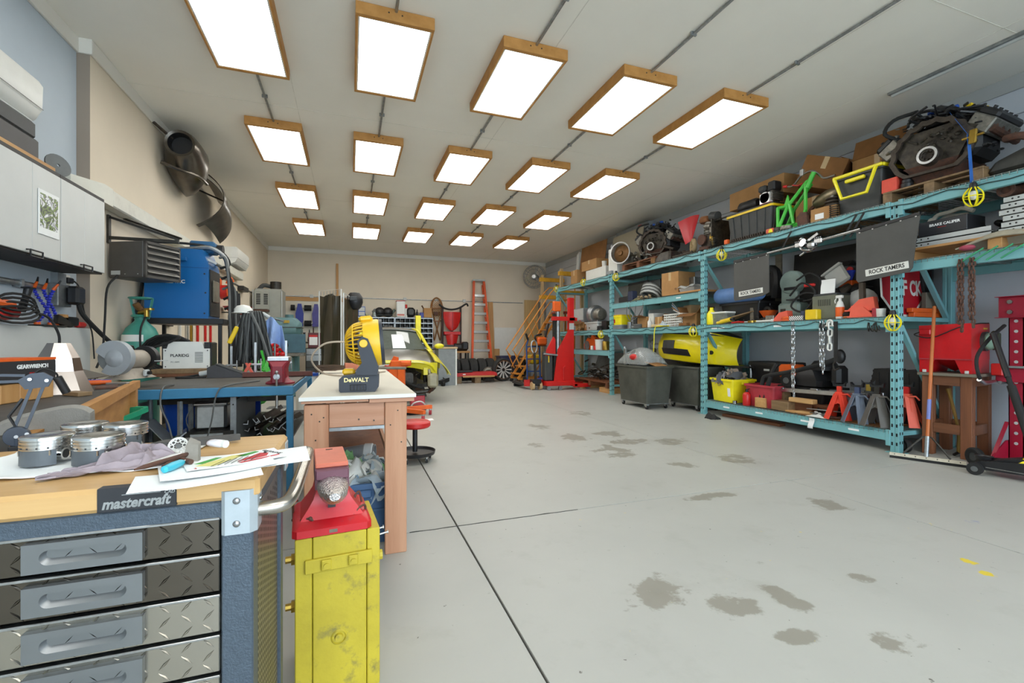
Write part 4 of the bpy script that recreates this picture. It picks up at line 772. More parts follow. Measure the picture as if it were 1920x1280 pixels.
# ================================================================= MUD FLAPS on hitch bar
X0=5.44
mfp=thing('mud_flap_set','pair of black rubber mud flaps on a chrome hitch bar','mud flaps',(X0,4.15,2.42));ya,yb2=5.33-4.15,2.95-4.15
bz=lambda y:.065-.005*(y-0)
part(mfp,'bar',B().cyl((0,.60,-.0),(0,.12,.02),.018,n=12),K('chrome'));part(mfp,'bar',B().cyl((0,-.12,.02),(0,-.62,.05),.018,n=12),K('chrome'))
part(mfp,'bar',B().cyl((.02,.58,.0),(.02,1.2,-.01),.016,n=10),BP);part(mfp,'bar',B().cyl((.02,-.58,.05),(.02,-1.22,.075),.016,n=10),BP)
rub=mat('flap_rubber','#4a4a48',.55,var=.12,scale=3)
def flap(y0,y1,zt0,zt1,cut):
 h=.58
 pl=[(y0,zt0),(y1,zt1),(y1+(.05 if cut else .0),zt1-h*.62),(y1+(.07 if cut else .0),zt1-h+.04),(y1+.10,zt1-h),(y0-.02,zt0-h+.0),(y0,zt0-h+.03)]
 f=part(mfp,'flap',B().prism(pl,.012,'X'),rub)
 zc=(zt0+zt1)/2-h+.085;yc=(y0+y1)/2+.0;sl=(zt1-zt0)/(y1-y0)
 tilt=atan2(zt1-zt0,-(y1-y0));b=B().at((-.003,yc,zc),0,-tilt).box((0,0,0),(.004,.42,.075),.002).at();pn=part(f,'name_plate',b,WP)
 bb=B()
 for i in range(5):y=y0+(y1-y0)*(.06+.22*i);part(f,'rivet',B().cyl((-.005,y,zt0+sl*(y-y0)-.02),(0,y,zt0+sl*(y-y0)-.02),.009,n=8),STL)
 part(f,'clamp_strip',B().bar((.006,y0,zt0),(.006,y1,zt1),.03,.03,(1,0,0)),BP)
 return f,yc,zc,tilt
for a in((1.19,.58,-.03,.0,0),(-.57,-1.19,.03,.08,1)):
 f,yc,zc,tl=flap(*a)
 text(f,'lettering','ROCK TAMERS',.062,(-.0056,yc,zc),face_rot((0,-cos(tl),sin(tl)),(0,sin(tl),cos(tl))),BP,sx=.84,bold=.02)
hub=part(mfp,'hitch_hub',B().cyl((-.06,.04,.03),(.06,.02,.0),.05,n=14).ell((-.02,.08,.08),.03).tube([(0,.12,.02),(-.04,.05,-.06),(-.02,-.05,-.08),(0,-.12,.02)],.02,8,sm=3).box((-.02,-.06,-.02),(.1,.1,.08),.02).cyl((-.05,.02,-.1),(-.05,.08,-.13),.012),K('chrome'))
for y,s in((.13,1),(-.13,-1)):
 part(mfp,'clamp',B().box((0,y,.02),(.05,.1,.06),.008),K('aluminium'))
 for k in range(4):part(mfp,'bolt',B().cyl((-.02,y-.036+k*.024,.05),(-.02,y-.036+k*.024,.065),.008,n=6),K('chrome'))
for y in(.40,-.42,-.5):part(mfp,'hanger_strap',B().bar((.0,y,-.02),(.05,y-.12,.24),.025,.004,(1,0,0)),BR)
part(mfp,'drop_arm',B().bar((0,.1,.0),(.03,-.1,.12),.03),K('aluminium'))
# ================================================================= BOTTOM SHELF, NEAR BAY
Z0=BOT+.008
yt=tub('bright yellow tote of grey rags on the bottom shelf',(5.80,5.72,Z0),(.44,.52,.36),K('bright_yellow'),K('bright_yellow'),R(-6),taper=.86)
part(yt,'paper_tag',B().at((-.205,-.17,.16),0,0,R(-5)).box((0,0,0),(.003,.06,.13)).at(),K('white_paper'));part(yt,'tag_print',B().at((-.208,-.17,.20),0,0,R(-5)).box((0,0,0),(.003,.05,.03)).at(),RP)
def rags(label,c,r,n,seed,cols,name='rag',group=None,cat='rag',par=None):
 rnd=random.Random(seed)
 for i in range(n):
  p=V(c)+V((rnd.uniform(-1,1)*r[0],rnd.uniform(-1,1)*r[1],rnd.uniform(0,1)*r[2]));sd=rnd.random()*50;s=rnd.uniform(.75,1.15)
  def fn(u,v,sd=sd,s=s,q=r[3]if len(r)>3 else .14):
   a,b=u-.5,v-.5;d=(a*a+b*b)
   n1=noise.noise((a*3.6+sd,b*3.6,0));n2=noise.noise((a*9+sd,b*9,3));w=V((noise.noise((a*3+sd,b*3,9)),noise.noise((a*3,b*3+sd,5)),0))*.5
   return V((a+w.x,b+w.y,.42-d*1.0+n1*.42+n2*.14))*q*2*s
  solo(name,label,cat,B().sheet(fn,18,18,.003),rnd.choice(cols)if not isinstance(cols,int)else cols,tuple(p),rnd.uniform(0,6),group)
rg_grey=[mat('rag_grey','#77777a',.9,var=.15),mat('rag_dark','#4e5054',.9),mat('rag_tan','#9c8c7c',.9)]
rags('crumpled grey rag heaped in the yellow tote',(5.80,5.72,Z0+.30),(.1,.14,.03,.15),5,3,rg_grey,group='rags in the yellow tote')
tub('red tote behind the red bottle on the bottom shelf',(5.84,5.06,Z0),(.44,.5,.32),mat('dull_red','#a8323c',.5),taper=.88)
fe=thing('red_bottle','small red pressure bottle on the bottom shelf','bottle',(5.60,sh(1400,5.6),Z0));part(fe,'body',B().lathe([(0,0),(.05,0),(.055,.01),(.055,.16),(.04,.19),(.02,.2),(0,.2)],16),RP);part(fe,'valve',B().cyl((0,0,.2),(0,0,.235),.018).tube([(0,.02,.23),(0,-.05,.25)],.008,5),BP)
ck=tub('large black chest with chrome end behind the red tote',(6.28,5.33,Z0+.33),(.4,.66,.28),BP,lid=BP);part(ck,'chrome_corner',B().box((-.17,.32,.15),(.05,.05,.25),.015),K('chrome'));part(ck,'badge',B().b2((-.2,-.05,.17),(-.192,.05,.2)),LG)
tub('black tote supporting the chest at the back of the bottom shelf',(6.28,5.35,Z0),(.38,.66,.325),BP,handles=False)
ra=thing('bent_hose_tube','thick bent black tube slanting over the wood blocks','tube',(5.66,4.7,Z0));part(ra,'tube',B().tube([(.0,.36,.1),(0,.32,.40),(0,.22,.47),(0,-.1,.54),(.05,-.5,.66),(.1,-.68,.74)],.03,9,sm=5),BR);part(ra,'tube',B().tube([(.0,.30,.1),(.0,.22,.38),(.02,.16,.56),(.04,.12,.64)],.03,9,sm=3),BR)
part(ra,'end_cap',B().ell((.1,-.72,.77),(.05,.06,.09)),BP);part(ra,'foot',B().box((0,.34,.05),(.06,.1,.12),.01),BR)
blk=[(1424,5.60,(.16,.17,.14),.1,'pale square timber block beside the red bottle','pine_x'),(1462,5.60,(.2,.28,.13),-.05,'long weathered timber block in the middle of the wood stack','block_wood'),(1441,5.76,(.14,.3,.22),.15,'dark timber block behind the pale square one','block_wood'),(1457,5.80,(.14,.26,.26),-.1,'tall timber block under the aluminium ramp','block_wood'),(1497,5.72,(.2,.3,.14),.2,'brown timber block right of the weathered one','old_wood_x'),(1512,5.61,(.14,.34,.035),.1,'flat pine offcut at the shelf edge','pine_y'),(1478,5.585,(.10,.2,.03),-.2,'small thin pine offcut at the shelf edge','pine_x'),(1540,5.8,(.2,.4,.12),.0,'dark red brown timber under the ramp end','old_wood_x')]
for px,X,d,r_,lb,mm in blk:solo('timber_block',lb,'wood',B().box((0,0,d[2]/2),d,.006),K(mm),(X+d[0]/2,sh(px,X),Z0),r_)
am=thing('folding_ramp','long folded aluminium ramp lying on the timber blocks','ramp',(5.92,4.25,Z0+.265))
for k,x in enumerate((-.16,.06)):part(am,'rail',B().at((x,0,0),.10*(k-.5),R(-2)).b2((-.025,-.62,.0),(.025,.64,.06),.006).at(),K('aluminium'))
for k in range(5):part(am,'rung',B().at((-.05,-.5+k*.26,.02)).b2((-.12,-.02,.0),(.12,.02,.025),.004).at(),GV)
part(am,'hinge',B().b2((-.2,.0,.055),(-.12,.1,.075),.004),STL)
om=thing('garden_machine','orange and black wheeled garden machine behind the hanging chains','machine',(6.06,4.62,Z0+.33));part(om,'deck',B().loft([rg(-.2,.2,-.3,.3,.02,.05),rg(-.22,.22,-.32,.32,.1,.05),rg(-.16,.16,-.22,.24,.24,.05)]),BP);part(om,'hood',B().box((-.1,.18,.2),(.28,.26,.2),.04),K('orange_plastic'));part(om,'fan_cover',B().lathe([(0,0),(.16,0),(.17,.05),(.12,.12),(0,.14)],16,(0,-.22,.24)),BP);part(om,'blade_guard',B().box((0,-.42,.18),(.2,.14,.26),.04),BP)
for y in(.12,):w_=part(om,'wheel',B().lathe([(0,-.03),(.09,-.03),(.1,-.015),(.1,.015),(.09,.03),(0,.03)],18,(-.26,y,.08),'X'),BR);part(w_,'hub',B().lathe([(0,-.035),(.045,-.035),(.05,0),(0,0)],12,(-.26,y,.08),'X'),K('mid_grey'))
tub('black box carrying the garden machine',(6.12,4.62,Z0),(.46,.68,.325),BP,handles=False)
wc=at(1460,780,X=5.55)
def jack(label,px,X,m,m2,rz=0,s=1):
 o=thing('jack_stand',label,'jack stand',(X,sh(px,X),Z0+.008),rz)
 for a in range(4):
  t=pi/4+a*pi/2;u,v_=cos(t),sin(t)
  b=B();w1,w0=.026,.046
  top=V((u*.035,v_*.035,.255*s));bot=V((u*.135,v_*.135,0));sd=V((-v_,u,0))
  nrm=V((u,v_,.3)).normalized()*.006
  b.loft([[bot-sd*w0,bot+sd*w0,bot+sd*w0+nrm,bot-sd*w0+nrm],[top-sd*w1*1.4,top+sd*w1*1.4,top+sd*w1*1.4+nrm,top-sd*w1*1.4+nrm]]);part(o,'leg',b,m)
 for a in range(4):
  t=a*pi/2;u,v_=cos(t),sin(t);sd=V((-v_,u,0));b=B()
  pts=[V((u*.03,v_*.03,.255*s))-sd*.03,V((u*.03,v_*.03,.255*s))+sd*.03,V((u*.062,v_*.062,.13*s))+sd*.062,V((u*.055,v_*.055,.165*s)),V((u*.062,v_*.062,.13*s))-sd*.062]
  b.loft([pts,[p+V((u,v_,.2))*.005 for p in pts]]);part(o,'side_web',b,m)
 part(o,'collar',B().b2((-.036,-.036,.24*s),(.036,.036,.275*s),.004),m);part(o,'ratchet_post',B().b2((-.022,-.022,.22*s),(.022,.022,.34*s),.003),m2);part(o,'saddle',B().prism([(-.055,.0),(.055,0),(.06,.045),(.035,.018),(-.035,.018),(-.06,.045)],.045,'X',(-.0225,0,.335*s)),BP);part(o,'lever',B().tube([(-.03,.0,.25*s),(-.05,-.09,.26*s),(-.05,-.12,.23*s)],.008,6),m)
 return o
jack('bright red jack stand on the bottom shelf',1574,5.66,mat('jack_red','#e2402a',.4),mat('jack_red2','#d23a28',.4),R(20))
jb=mat('jack_blue','#5c6676',.5);jack('blue grey jack stand between the red and dark ones',1608,5.62,jb,mat('jack_navy','#3a4664',.5),R(8),1.03)
jack('dark grey jack stand nearest the post',1645,5.60,mat('jack_grey','#5c5853',.5),DM,R(15),1.08)
jack('brass topped jack stand behind the blue grey one',1628,5.88,DG,K('brass'),R(35),1.08)
jack('salmon red jack stand behind the near post',1700,5.9,K('salmon_plastic'),RP,R(10),1.1)
for o_ in list(COL.objects):
 if o_.name.startswith('jack_stand'):o_.scale=(1.12,1.12,1.2)
def ramp(label,X,y):
 o=thing('car_ramp',label,'ramp',(X,y,Z0+.008));
 part(o,'shell',B().prism([(-.16,0),(.13,0),(.13,.1),(.02,.62),(-.16,.62)],.28,'X'),BP)
 for k in range(8):u=k/8;part(o,'rung',B().b2((.02,.12-.11*u,.12+.52*u),(.26,.145-.11*u,.15+.52*u),.004),BP)
 part(o,'side_rib',B().b2((-.006,-.14,.06),(.0,-.12,.58)).b2((-.006,-.04,.06),(.0,-.02,.58)),BP)
 return o
ramp('black plastic car ramp stood upright behind the jack stands',6.02,sh(1642,6.02));ramp('black plastic car ramp stood upright behind the near post',6.02,sh(1700,6.05)-.0)
solo('brown_sheet','brown cardboard sheet under the jack stands','sheet',B().b2((0,-.55,0),(.5,.5,.006)),K('card_dark'),(5.56,3.9,Z0+.001))
solo('hanging_paper','white paper scrap hanging over the bottom beam','paper',B().sheet(lambda u,v:(-.012+.008*sin(6*v),(u-.5)*.07+.02*v,-.13*v),3,8,.001),K('white_paper'),(5.512,at(1522,790,X=5.5).y,BOT-.005))
solo('flat_bar','pale metal flat bar across the pine offcuts','bar',B().at((0,0,.05),.25).box((0,0,0),(.03,.4,.012),.002).at(),K('aluminium'),(5.70,sh(1545,5.7),Z0+.03))
solo('crumpled_foil','crumpled foil scrap at the shelf edge beside the pine offcuts','foil',B().sheet(lambda u,v:(.12*u,.2*v,.03+.03*noise.noise((u*5,v*5,2))),8,8,.001),STL,(5.56,sh(1545,5.56),Z0+.012))
solo('red_oval_block','flat reddish wooden oval before the red jack stand','wood',B().ell((0,0,.015),(.06,.11,.014),16,6),K('rust'),(5.60,sh(1560,5.57)+.03,Z0+.008))
# on floor near the post
solo('black_bag','crumpled black rubber scrap lying on the floor by the post','scrap',B().sheet(lambda u,v:((u-.5)*.16,(v-.5)*.22,.05+.05*noise.noise((u*3,v*3,7))-.16*((u-.5)**2+(v-.5)**2)),10,10,.02),BR,tuple(at(1335,783,Z=0.012)))
solo('rusty_plank','rusty brown plank lying under the bottom shelf','plank',B().b2((-.06,-.5,0),(.06,.5,.04),.004),K('old_wood_x'),(5.72,sh(1420,5.72)+.1,0),R(3))
# ================================================================= MIDDLE BAY FLOOR: rubber carts, bumper
rubm=mat('cart_rubber','#3b3c36',.6,col2='#52534b',scale=3,bump=.05)
def cart(label,x0,y0,lx,ly,H_=.66,rz=0):
 o=tub(label,(x0,y0,.10),(lx,ly,H_),rubm,None,rz,taper=.86,name='rubber_cart',cat='cart',handles=False)
 part(o,'base_frame',B().b2((-lx*.43,-ly*.43,-.012),(lx*.43,ly*.43,.0)),GV)
 for s in(-1,1):
  for q in(-1,1):
   c=part(o,'caster',B().box((s*lx*.36,q*ly*.38,-.022),(.07,.06,.03),.004).b2((s*lx*.36-.02,q*ly*.38-.02,-.06),(s*lx*.36-.014,q*ly*.38+.02,-.02)).b2((s*lx*.36+.014,q*ly*.38-.02,-.06),(s*lx*.36+.02,q*ly*.38+.02,-.02)),STL)
   part(c,'wheel',B().cyl((s*lx*.36-.012,q*ly*.38,-.06),(s*lx*.36+.012,q*ly*.38,-.06),.04,n=14),BR)
 return o
cart('black rubber cart filled with a wrapped headlight assembly',5.14,7.15,.56,.95)
cart('second black rubber cart pushed under the rack',5.83,6.62,.56,.82)
wl=thing('wrapped_headlight','bulky car part wrapped in clear plastic, sticking out of the cart','car part',(5.14,7.22,.58));part(wl,'shell',B().ell((0,0,.28),(.2,.36,.22),16,10),K('mid_grey'));part(wl,'wrap',B().sheet(lambda u,v:((.23+.03*noise.noise((u*6,v*4,1)))*cos(pi*u),.46*cos(pi*(1-v)),.2+(.30+.06*noise.noise((u*5,v*5,3)))*sin(pi*u)*(sin(pi*v)*.85+.15)),18,18,.003),mat('clear_wrap','#c6cbca',.10,var=.04,alpha=.22));part(wl,'red_lens',B().ell((-.19,-.02,.33),(.04,.12,.06)),RP);part(wl,'bracket',B().box((-.1,.38,.24),(.05,.07,.5),.01).tube([(-.1,.4,.1),(-.1,.42,.52)],.02,6),GV);part(wl,'card_flap',B().at((0,-.42,.22),.2,R(14)).box((0,0,0),(.3,.26,.006)).at(),K('card_inside'))
bm=thing('car_bumper','bright yellow car bumper with black grille lying across the bay','bumper',(5.62,6.74,.74))
def bp(u,v):
 y=1.08-2.0*u;e=abs(u-.5)*2;x=.10+.34*e**3.2
 z=.56-.58*v-.0;bulge=-.09*sin(pi*(.15+.75*v));droop=-.08*(u-.5)
 top=.10*e**2
 return(x+bulge+.10*(1-v)**2,y,z*(1-.25*e**2)+.14-.02*u+droop+top*.0)
part(bm,'skin',B().sheet(bp,30,12,-.006),mat('bumper_yellow','#ecd916',.25,var=.04,coat=.4))
part(bm,'hood_panel',B().sheet(lambda u,v:(bp(.08+.84*u,0)[0]+.012+.32*v,bp(.08+.84*u,0)[1],bp(.08+.84*u,0)[2]+.006+.10*sin(pi*u)*v-.03*v),20,6,.01),BP)
def on(u,v,d=-.012):p=bp(u,v);return(p[0]+d,p[1],p[2])
part(bm,'lower_grille',B().sheet(lambda u,v:on(.24+.38*u+.03*v,.62+.2*v,-.010),12,4,-.008),BP);part(bm,'plate_holder',B().sheet(lambda u,v:on(.27+.17*u,.36+.27*v,-.02),6,4,-.012),DG);part(bm,'fog_lamp',B().cyl(on(.845,.62,-.01),on(.845,.62,.03),.035,n=14),BP);part(bm,'front_strip',B().sheet(lambda u,v:on(.08+.82*u,.03+.14*v*sin(pi*u),-.008),20,3,-.006),BP)
part(bm,'emblem',B().ell(on(.40,.09,-.014),(.006,.07,.03)),RP)
part(bm,'lower_lip',B().sheet(lambda u,v:(bp(u,1)[0]+.02+.1*v,bp(u,1)[1],bp(u,1)[2]-.004),20,2,.006),K('bright_yellow'))
bs_=thing('bumper_trestle','dark steel trestle carrying the yellow bumper over the carts','trestle',(6.30,6.40,0));part(bs_,'rail',B().b2((-.34,-.85,.775),(.1,.85,.80),.004),DM)
for s in(-1,1):
 for q in(-1,1):part(bs_,'leg',B().bar((.10*q,s*.80,0),(.05*q,s*.78,.775),.04),DM)
# engine cradle / seat frames behind the wrapped part
sf=thing('seat_rail_frame','grey metal seat frame standing behind the cart','frame',(5.95,7.85,0));b=B()
for y in(-.22,.22):b.tube([(0,y,0),(0,y,1.2),(.1,y,1.25)],.025,7)
for z in(.5,.9,1.15):b.tube([(0,-.22,z),(0,.22,z)],.02,7)
part(sf,'tube_frame',b,K('grey_paint'));part(sf,'pivot',B().cyl((-.03,-.1,1.0),(.03,-.1,1.0),.07).cyl((-.03,.1,1.0),(.03,.1,1.0),.07),GV)
tyre_w=thing('barrow_wheel','dark wheel with thin spokes standing behind the far post','wheel',(5.75,8.45,.215));part(tyre_w,'tyre',B().tor((0,0,0),.18,.035,'X',24,8),BR);b=B()
for i in range(10):b.tube([(0,.02*cos(i),.02*sin(i)),(0,.16*cos(2*pi*i/10),.16*sin(2*pi*i/10))],.008,5)
part(tyre_w,'spoke_set',b,GV)
solo('dark_sheet','dark sheet leaning behind the carts in the middle bay','panel',B().at((0,0,0),0,0,R(5)).b2((0,-.7,0),(.03,.7,.95)).at(),DG,(6.3,7.6,0))
ys=thing('yellow_cable','yellow extension cord dangling beside the yellow bumper','cord',(5.5,7.28,1.46));part(ys,'cable',B().tube([(.1,-.3,.03),(.0,-.1,.03),(-.02,.0,-.02),(-.03,.02,-.4),(-.03,.05,-.62),(-.02,-.1,-.7)],.009,6,sm=4),K('bright_yellow'))
# ================================================================= FAR BAY low
Lw=LOW+.008
bo=thing('paint_bucket','white bucket on the low far shelf','bucket',(5.66,sh(1122,5.62),Lw));part(bo,'pail',B().lathe([(0,0),(.1,0),(.12,.24),(.126,.24),(.126,.25),(.112,.25),(.1,.01)],18),WP);part(bo,'bail',B().tube([(0,-.12,.23),(-.06,-.08,.16),(-.07,.08,.16),(0,.12,.23)],.004,5,sm=3),STL)
solo('brass_can','brass coloured can beside the white bucket','can',B().lathe([(0,0),(.08,0),(.08,.2),(.072,.21),(0,.21)],16),K('brass'),(5.68,sh(1133,5.64),Lw))
op=thing('orange_saw','orange power tool on the low far shelf','tool',(5.72,sh(1104,5.7),Lw));part(op,'body',B().prism([(-.3,0),(.25,.0),(.3,.12),(.1,.3),(-.05,.26),(-.12,.38),(-.25,.3)],.16,'X'),K('orange_plastic'));part(op,'handle',B().tube([(.08,-.25,.3),(.08,-.1,.42),(.08,.12,.34)],.02,6,sm=3),BP);part(op,'blade',B().cyl((-.02,.1,.1),(-.01,.1,.1),.12,n=20),GV)
for k in range(2):solo('small_jar',('small white','small red')[k]+' jar before the orange power tool','jar',B().lathe([(0,0),(.035,0),(.035,.09),(.028,.1),(0,.1)],12),(WP,RP)[k],(5.58,sh(1110+6*k,5.58),Lw),group='jars before the orange tool')
solo('far_scrap','heap of dark suspension parts under the low far shelf','scrap heap',heap(B(),(0,0,.02),(.28,.95,.4),60,12,.75,'btsr'),K('grease'),(5.98,9.95,.26),kind='stuff')
solo('bonnet_sheet','dark grey bonnet panel leaning above the suspension parts','panel',B().at((0,0,0),0,0,R(20)).b2((0,-.8,0),(.02,.75,.45)).at(),K('mid_grey'),(6.1,9.9,.50))
pallet('dark wooden pallet beneath the suspension parts',(5.95,9.95,.12),1.7,.8,.135,pi/2,m='old_wood_x');
for k,y in enumerate((9.3,10.6)):solo('pine_block',('pine block under the near end of the dark pallet','pine block under the far end of the dark pallet')[k],'wood',B().b2((-.35,-.25,0),(.3,.25,.118),.004),K('pine_y'),(5.95,y,0))
# fridge-style bar with lettering behind the stacker
fd=thing('drinks_cooler','grey drinks cooler with red lettering behind the red stacker','cooler',(6.15,11.25,1.478));part(fd,'body',B().b2((-.3,-.45,0),(.3,.45,.62),.02),K('grey_paint'));part(fd,'top_panel',B().b2((-.305,-.44,.30),(-.29,.44,.60),.004),LG);text(fd,'lettering','RedBull',.20,(-.306,-.02,.22),face_rot((0,-1,0),(0,0,1)),RP,bold=.02);part(fd,'blue_panel',B().b2((-.306,.05,.02),(-.30,.3,.12)),mat('navy','#23306b',.4))
# ================================================================= CAGE LAMPS on a string
cgy=K('bright_yellow');cgm=None
def cage_mesh():
 b=B()
 for i in range(8):
  t=2*pi*i/8;b.tube([(.028*cos(t),.028*sin(t),0),(.07*cos(t),.07*sin(t),-.06),(.066*cos(t),.066*sin(t),-.12),(.03*cos(t),.03*sin(t),-.165),(0,0,-.17)],.0055,5,sm=3)
 b.tor((0,0,-.085),.071,.005,'Z',16,5);return b
lampP=[(1825,352,5.49),(1674,590,5.49),(1353,468,5.50),(1155,512,5.5),(1300,612,5.5),(1127,620,5.5),(1094,523,5.5),(1043,536,5.5)]
lab=['under the nearest top beam','on the near post above the jack stands','under the top beam left of the far mud flap','under the top beam at the gearbox','before the yellow bumper','above the white bucket','under the top beam at the white cartons','at the far end of the top beam']
proto=None
for(px,py,X),lb in zip(lampP,lab):
 p=at(px,py,X=X);lb='yellow caged work lamp hanging '+lb
 if proto is None:
  proto=thing('cage_lamp',lb,'work lamp',p,group='yellow caged string lamps');part(proto,'cage',cage_mesh(),cgy);part(proto,'socket',B().lathe([(0,.05),(.02,.05),(.028,.03),(.03,-.02),(0,-.02)],12),BP);part(proto,'bulb',B().ell((0,0,-.07),(.03,.03,.045)),WP)
 else:dup(proto,p,label=lb)
for nm_,z,segs in(('along the top beams',TOP-.03,24),('along the long shelf',L3-.03,24)):
 pts=[]
 for i in range(segs*3+1):
  y=11.6-(11.6-(1.0 if z>2 else 3.3))*i/(segs*3);pts.append((5.506,y,z-.035*abs(sin(pi*i/5))-.01*sin(i*2.3)))
 solo('lamp_string_cable','dark lamp string cable draped '+nm_,'cable',B().tube(pts,.0055,5),mat('cable_teal','#28403f',.6))
# ================================================================= LEFT WALL: cabinets and what hangs there
XRW=XL-.10
dl=mat('door_laminate','#c9cbc8',.45,var=.03,scale=3,wear=('#a3a39c',3.2,.70));dkp=mat('cabinet_dark','#2c2a29',.55,var=.1)
wc_=None
for k,nm in enumerate(('nearest the room corner post','in the middle, with the printed photo','farthest left of the wall cabinets')):
 y0=4.36-.65*k
 o=thing('wall_cabinet','pale flap door wall cabinet with dark carcass, '+nm,'cabinet',(XRW,y0,1.79),group='row of wall cabinets')
 part(o,'carcass',B().b2((.001,.004,0),(.31,.646,.02)).b2((.001,.004,.64),(.325,.646,.665)).b2((.001,.004,.02),(.31,.022,.64)).b2((.001,.628,.02),(.31,.646,.64)).b2((.001,.022,.02),(.01,.628,.64)),dkp)
 d=part(o,'door',B().b2((.311,.004,.012),(.329,.322,.638),.003).b2((.311,.324,.012),(.329,.646,.638),.003),dl)
 part(d,'handle',B().tube([(.330,.26,-.005),(.352,.26,-.012),(.352,.26,.03),(.33,.26,.03)],.006,6).tube([(.352,.26,-.012),(.352,.39,-.012),(.352,.39,.03),(.352,.26,.03)],.006,6,True),BP)
# printed photograph on the middle cabinet
pm_=mat('print_photo','#d8dde0',.3)
_nt=pm_.node_tree;_P=_nt.nodes['Principled BSDF'];_nz=_nt.nodes.new('ShaderNodeTexNoise');_nz.inputs['Scale'].default_value=14;_nz.inputs['Detail'].default_value=3;_nz.inputs['Distortion'].default_value=1.5
_rp=_nt.nodes.new('ShaderNodeValToRGB');_rp.color_ramp.interpolation='CONSTANT';_e=_rp.color_ramp.elements;_e[0].color=(.02,.03,.02,1);_e[1].position=.44;_e[1].color=(.16,.25,.03,1)
for _p2,_c in((.50,(.10,.10,.11,1)),(.54,(.75,.77,.78,1)),(.62,(.25,.26,.27,1))):_q=_e.new(_p2);_q.color=_c
_nt.links.new(_nt.nodes['Texture Coordinate'].outputs['Object'],_nz.inputs['Vector']);_nt.links.new(_nz.outputs[0],_rp.inputs[0]);_nt.links.new(_rp.outputs[0],_P.inputs['Base Color'])
ph=thing('printed_photo','white bordered landscape photo stuck on the middle cabinet door','photo',(XRW+.331,4.205,1.955));part(ph,'paper',B().b2((0,-.118,0),(.004,.122,.315),.001),K('white_paper'));part(ph,'image',B().b2((.0035,-.1,.05),(.0048,.104,.29)),pm_)
# on the cabinets
zc=2.457
sp=thing('black_speaker','black box standing on the wall cabinets under the air conditioner','box',(-2.20,3.98,zc));part(sp,'lower_case',B().box((0,0,.09),(.2,.46,.18),.015),BP);part(sp,'upper_case',B().box((-.01,0,.245),(.18,.48,.13),.02),DG)
solo('wood_strip','pine strip lying along the cabinet front edge','wood',B().prism([(0,0),(.03,0),(.03,.03),(0,.03)],.85,'Y'),K('pine_y'),(-2.10,3.48,zc))
solo('grinding_disc','grey grinding disc leaning on the wall behind the pine strip','disc',B().lathe([(.011,0),(.085,0),(.085,.012),(.011,.012),(.011,0)],24,(0,0,.085),'X'),mat('abrasive','#6b6d6c',.9),(-2.09,4.42,zc),R(-30),ry=R(-12))
def ac(label,loc,Lh,s=1):
 o=thing('air_conditioner',label,'air conditioner',loc);pf=[(0,0),(.10,-.02),(.18,.02),(.22,.10),(.225,.27),(.20,.31),(0,.31)]
 part(o,'housing',B().prism([(y,z)for y,z in[(a,b)for a,b in pf]],2*Lh,'Z').at(),WP)
 m=o.children[0].data
 for v in m.vertices:x,y,z=v.co;v.co=(x,z-Lh,y)
 m.flip_normals()
 part(o,'louver',B().b2((.10,-Lh+.05,-.016),(.19,Lh-.05,-.004),.003),LG);part(o,'outlet',B().b2((.06,-Lh+.05,-.012),(.11,Lh-.05,-.006)),DG)
 part(o,'panel_seam',B().b2((.2255,-Lh,.098),(.2275,Lh,.102)).b2((.0,-Lh-.0006,.10),(.222,-Lh,.103)),K('mid_grey'));return o
ac('white wall air conditioner above the wall cabinets',(XRW,3.86,2.82),.50)
ac('small white air conditioner far along the left wall',(XL,10.6,2.72),.52)
solo('ac_bracket_box','dark cable box under the far air conditioner','box',B().box((.06,0,0),(.12,.5,.10),.01),DM,(XL+.002,11.4,2.35))
# unit heater on its swing bracket
sbk=thing('swing_bracket','black steel wall bracket holding the unit heater','bracket',(XL,5.62,2.2));part(sbk,'wall_bar',B().b2((.001,-.025,-.02),(.02,.025,.26)),DM);part(sbk,'arm',B().bar((.02,0,.035),(.60,0,.035),.03),DM);part(sbk,'diagonal',B().bar((.02,0,.24),(.60,0,.055),.022),DM);part(sbk,'diagonal',B().bar((.02,.3,.30),(.62,.0,.07),.02),DM)
hm=mat('heater_grey','#4a4744',.5,var=.08)
ht=thing('unit_heater','dark grey unit heater with five louvers hung on the left wall','heater',(-1.985,5.68,1.83),R(-26));q=.205
part(ht,'casing',B().b2((-q,-q,0),(q-.03,q,.36),.008),hm);part(ht,'front_frame',B().b2((q-.03,-q,0),(q,-q+.02,.36)).b2((q-.03,q-.02,0),(q,q,.36)).b2((q-.03,-q,0),(q,q,.025)).b2((q-.03,-q,.335),(q,q,.36)),hm)
for k in range(5):z=.05+k*.062;part(ht,'louver',B().raw([(q-.028,-q+.02,z+.04),(q-.028,q-.02,z+.04),(q+.012,q-.02,z+.004),(q+.012,-q+.02,z+.004),(q-.028,-q+.02,z+.037),(q-.028,q-.02,z+.037),(q+.012,q-.02,z),(q+.012,-q+.02,z)],[(0,1,2,3),(7,6,5,4),(0,3,7,4),(2,1,5,6),(3,2,6,7),(1,0,4,5)]),mat('louver_grey','#8d8a84',.45,.5))
part(ht,'back_grid',B().b2((q-.06,-q+.02,.03),(q-.031,q-.02,.33)),BP);part(ht,'rating_plate',B().b2((-q+.03,-q-.0015,.03),(-q+.13,-q,.07)),LG)
for x in(-.02,.12):part(ht,'screw',B().cyl((x,-q-.003,.035),(x,-q,.035),.006,n=8),STL)
def wire_(label,pts,r,m='black_rubber',name='cable',cat='cable',sm=5):
 return solo(name,label,cat,B().tube(pts,r,6,sm=sm),K(m)if isinstance(m,str)else m)
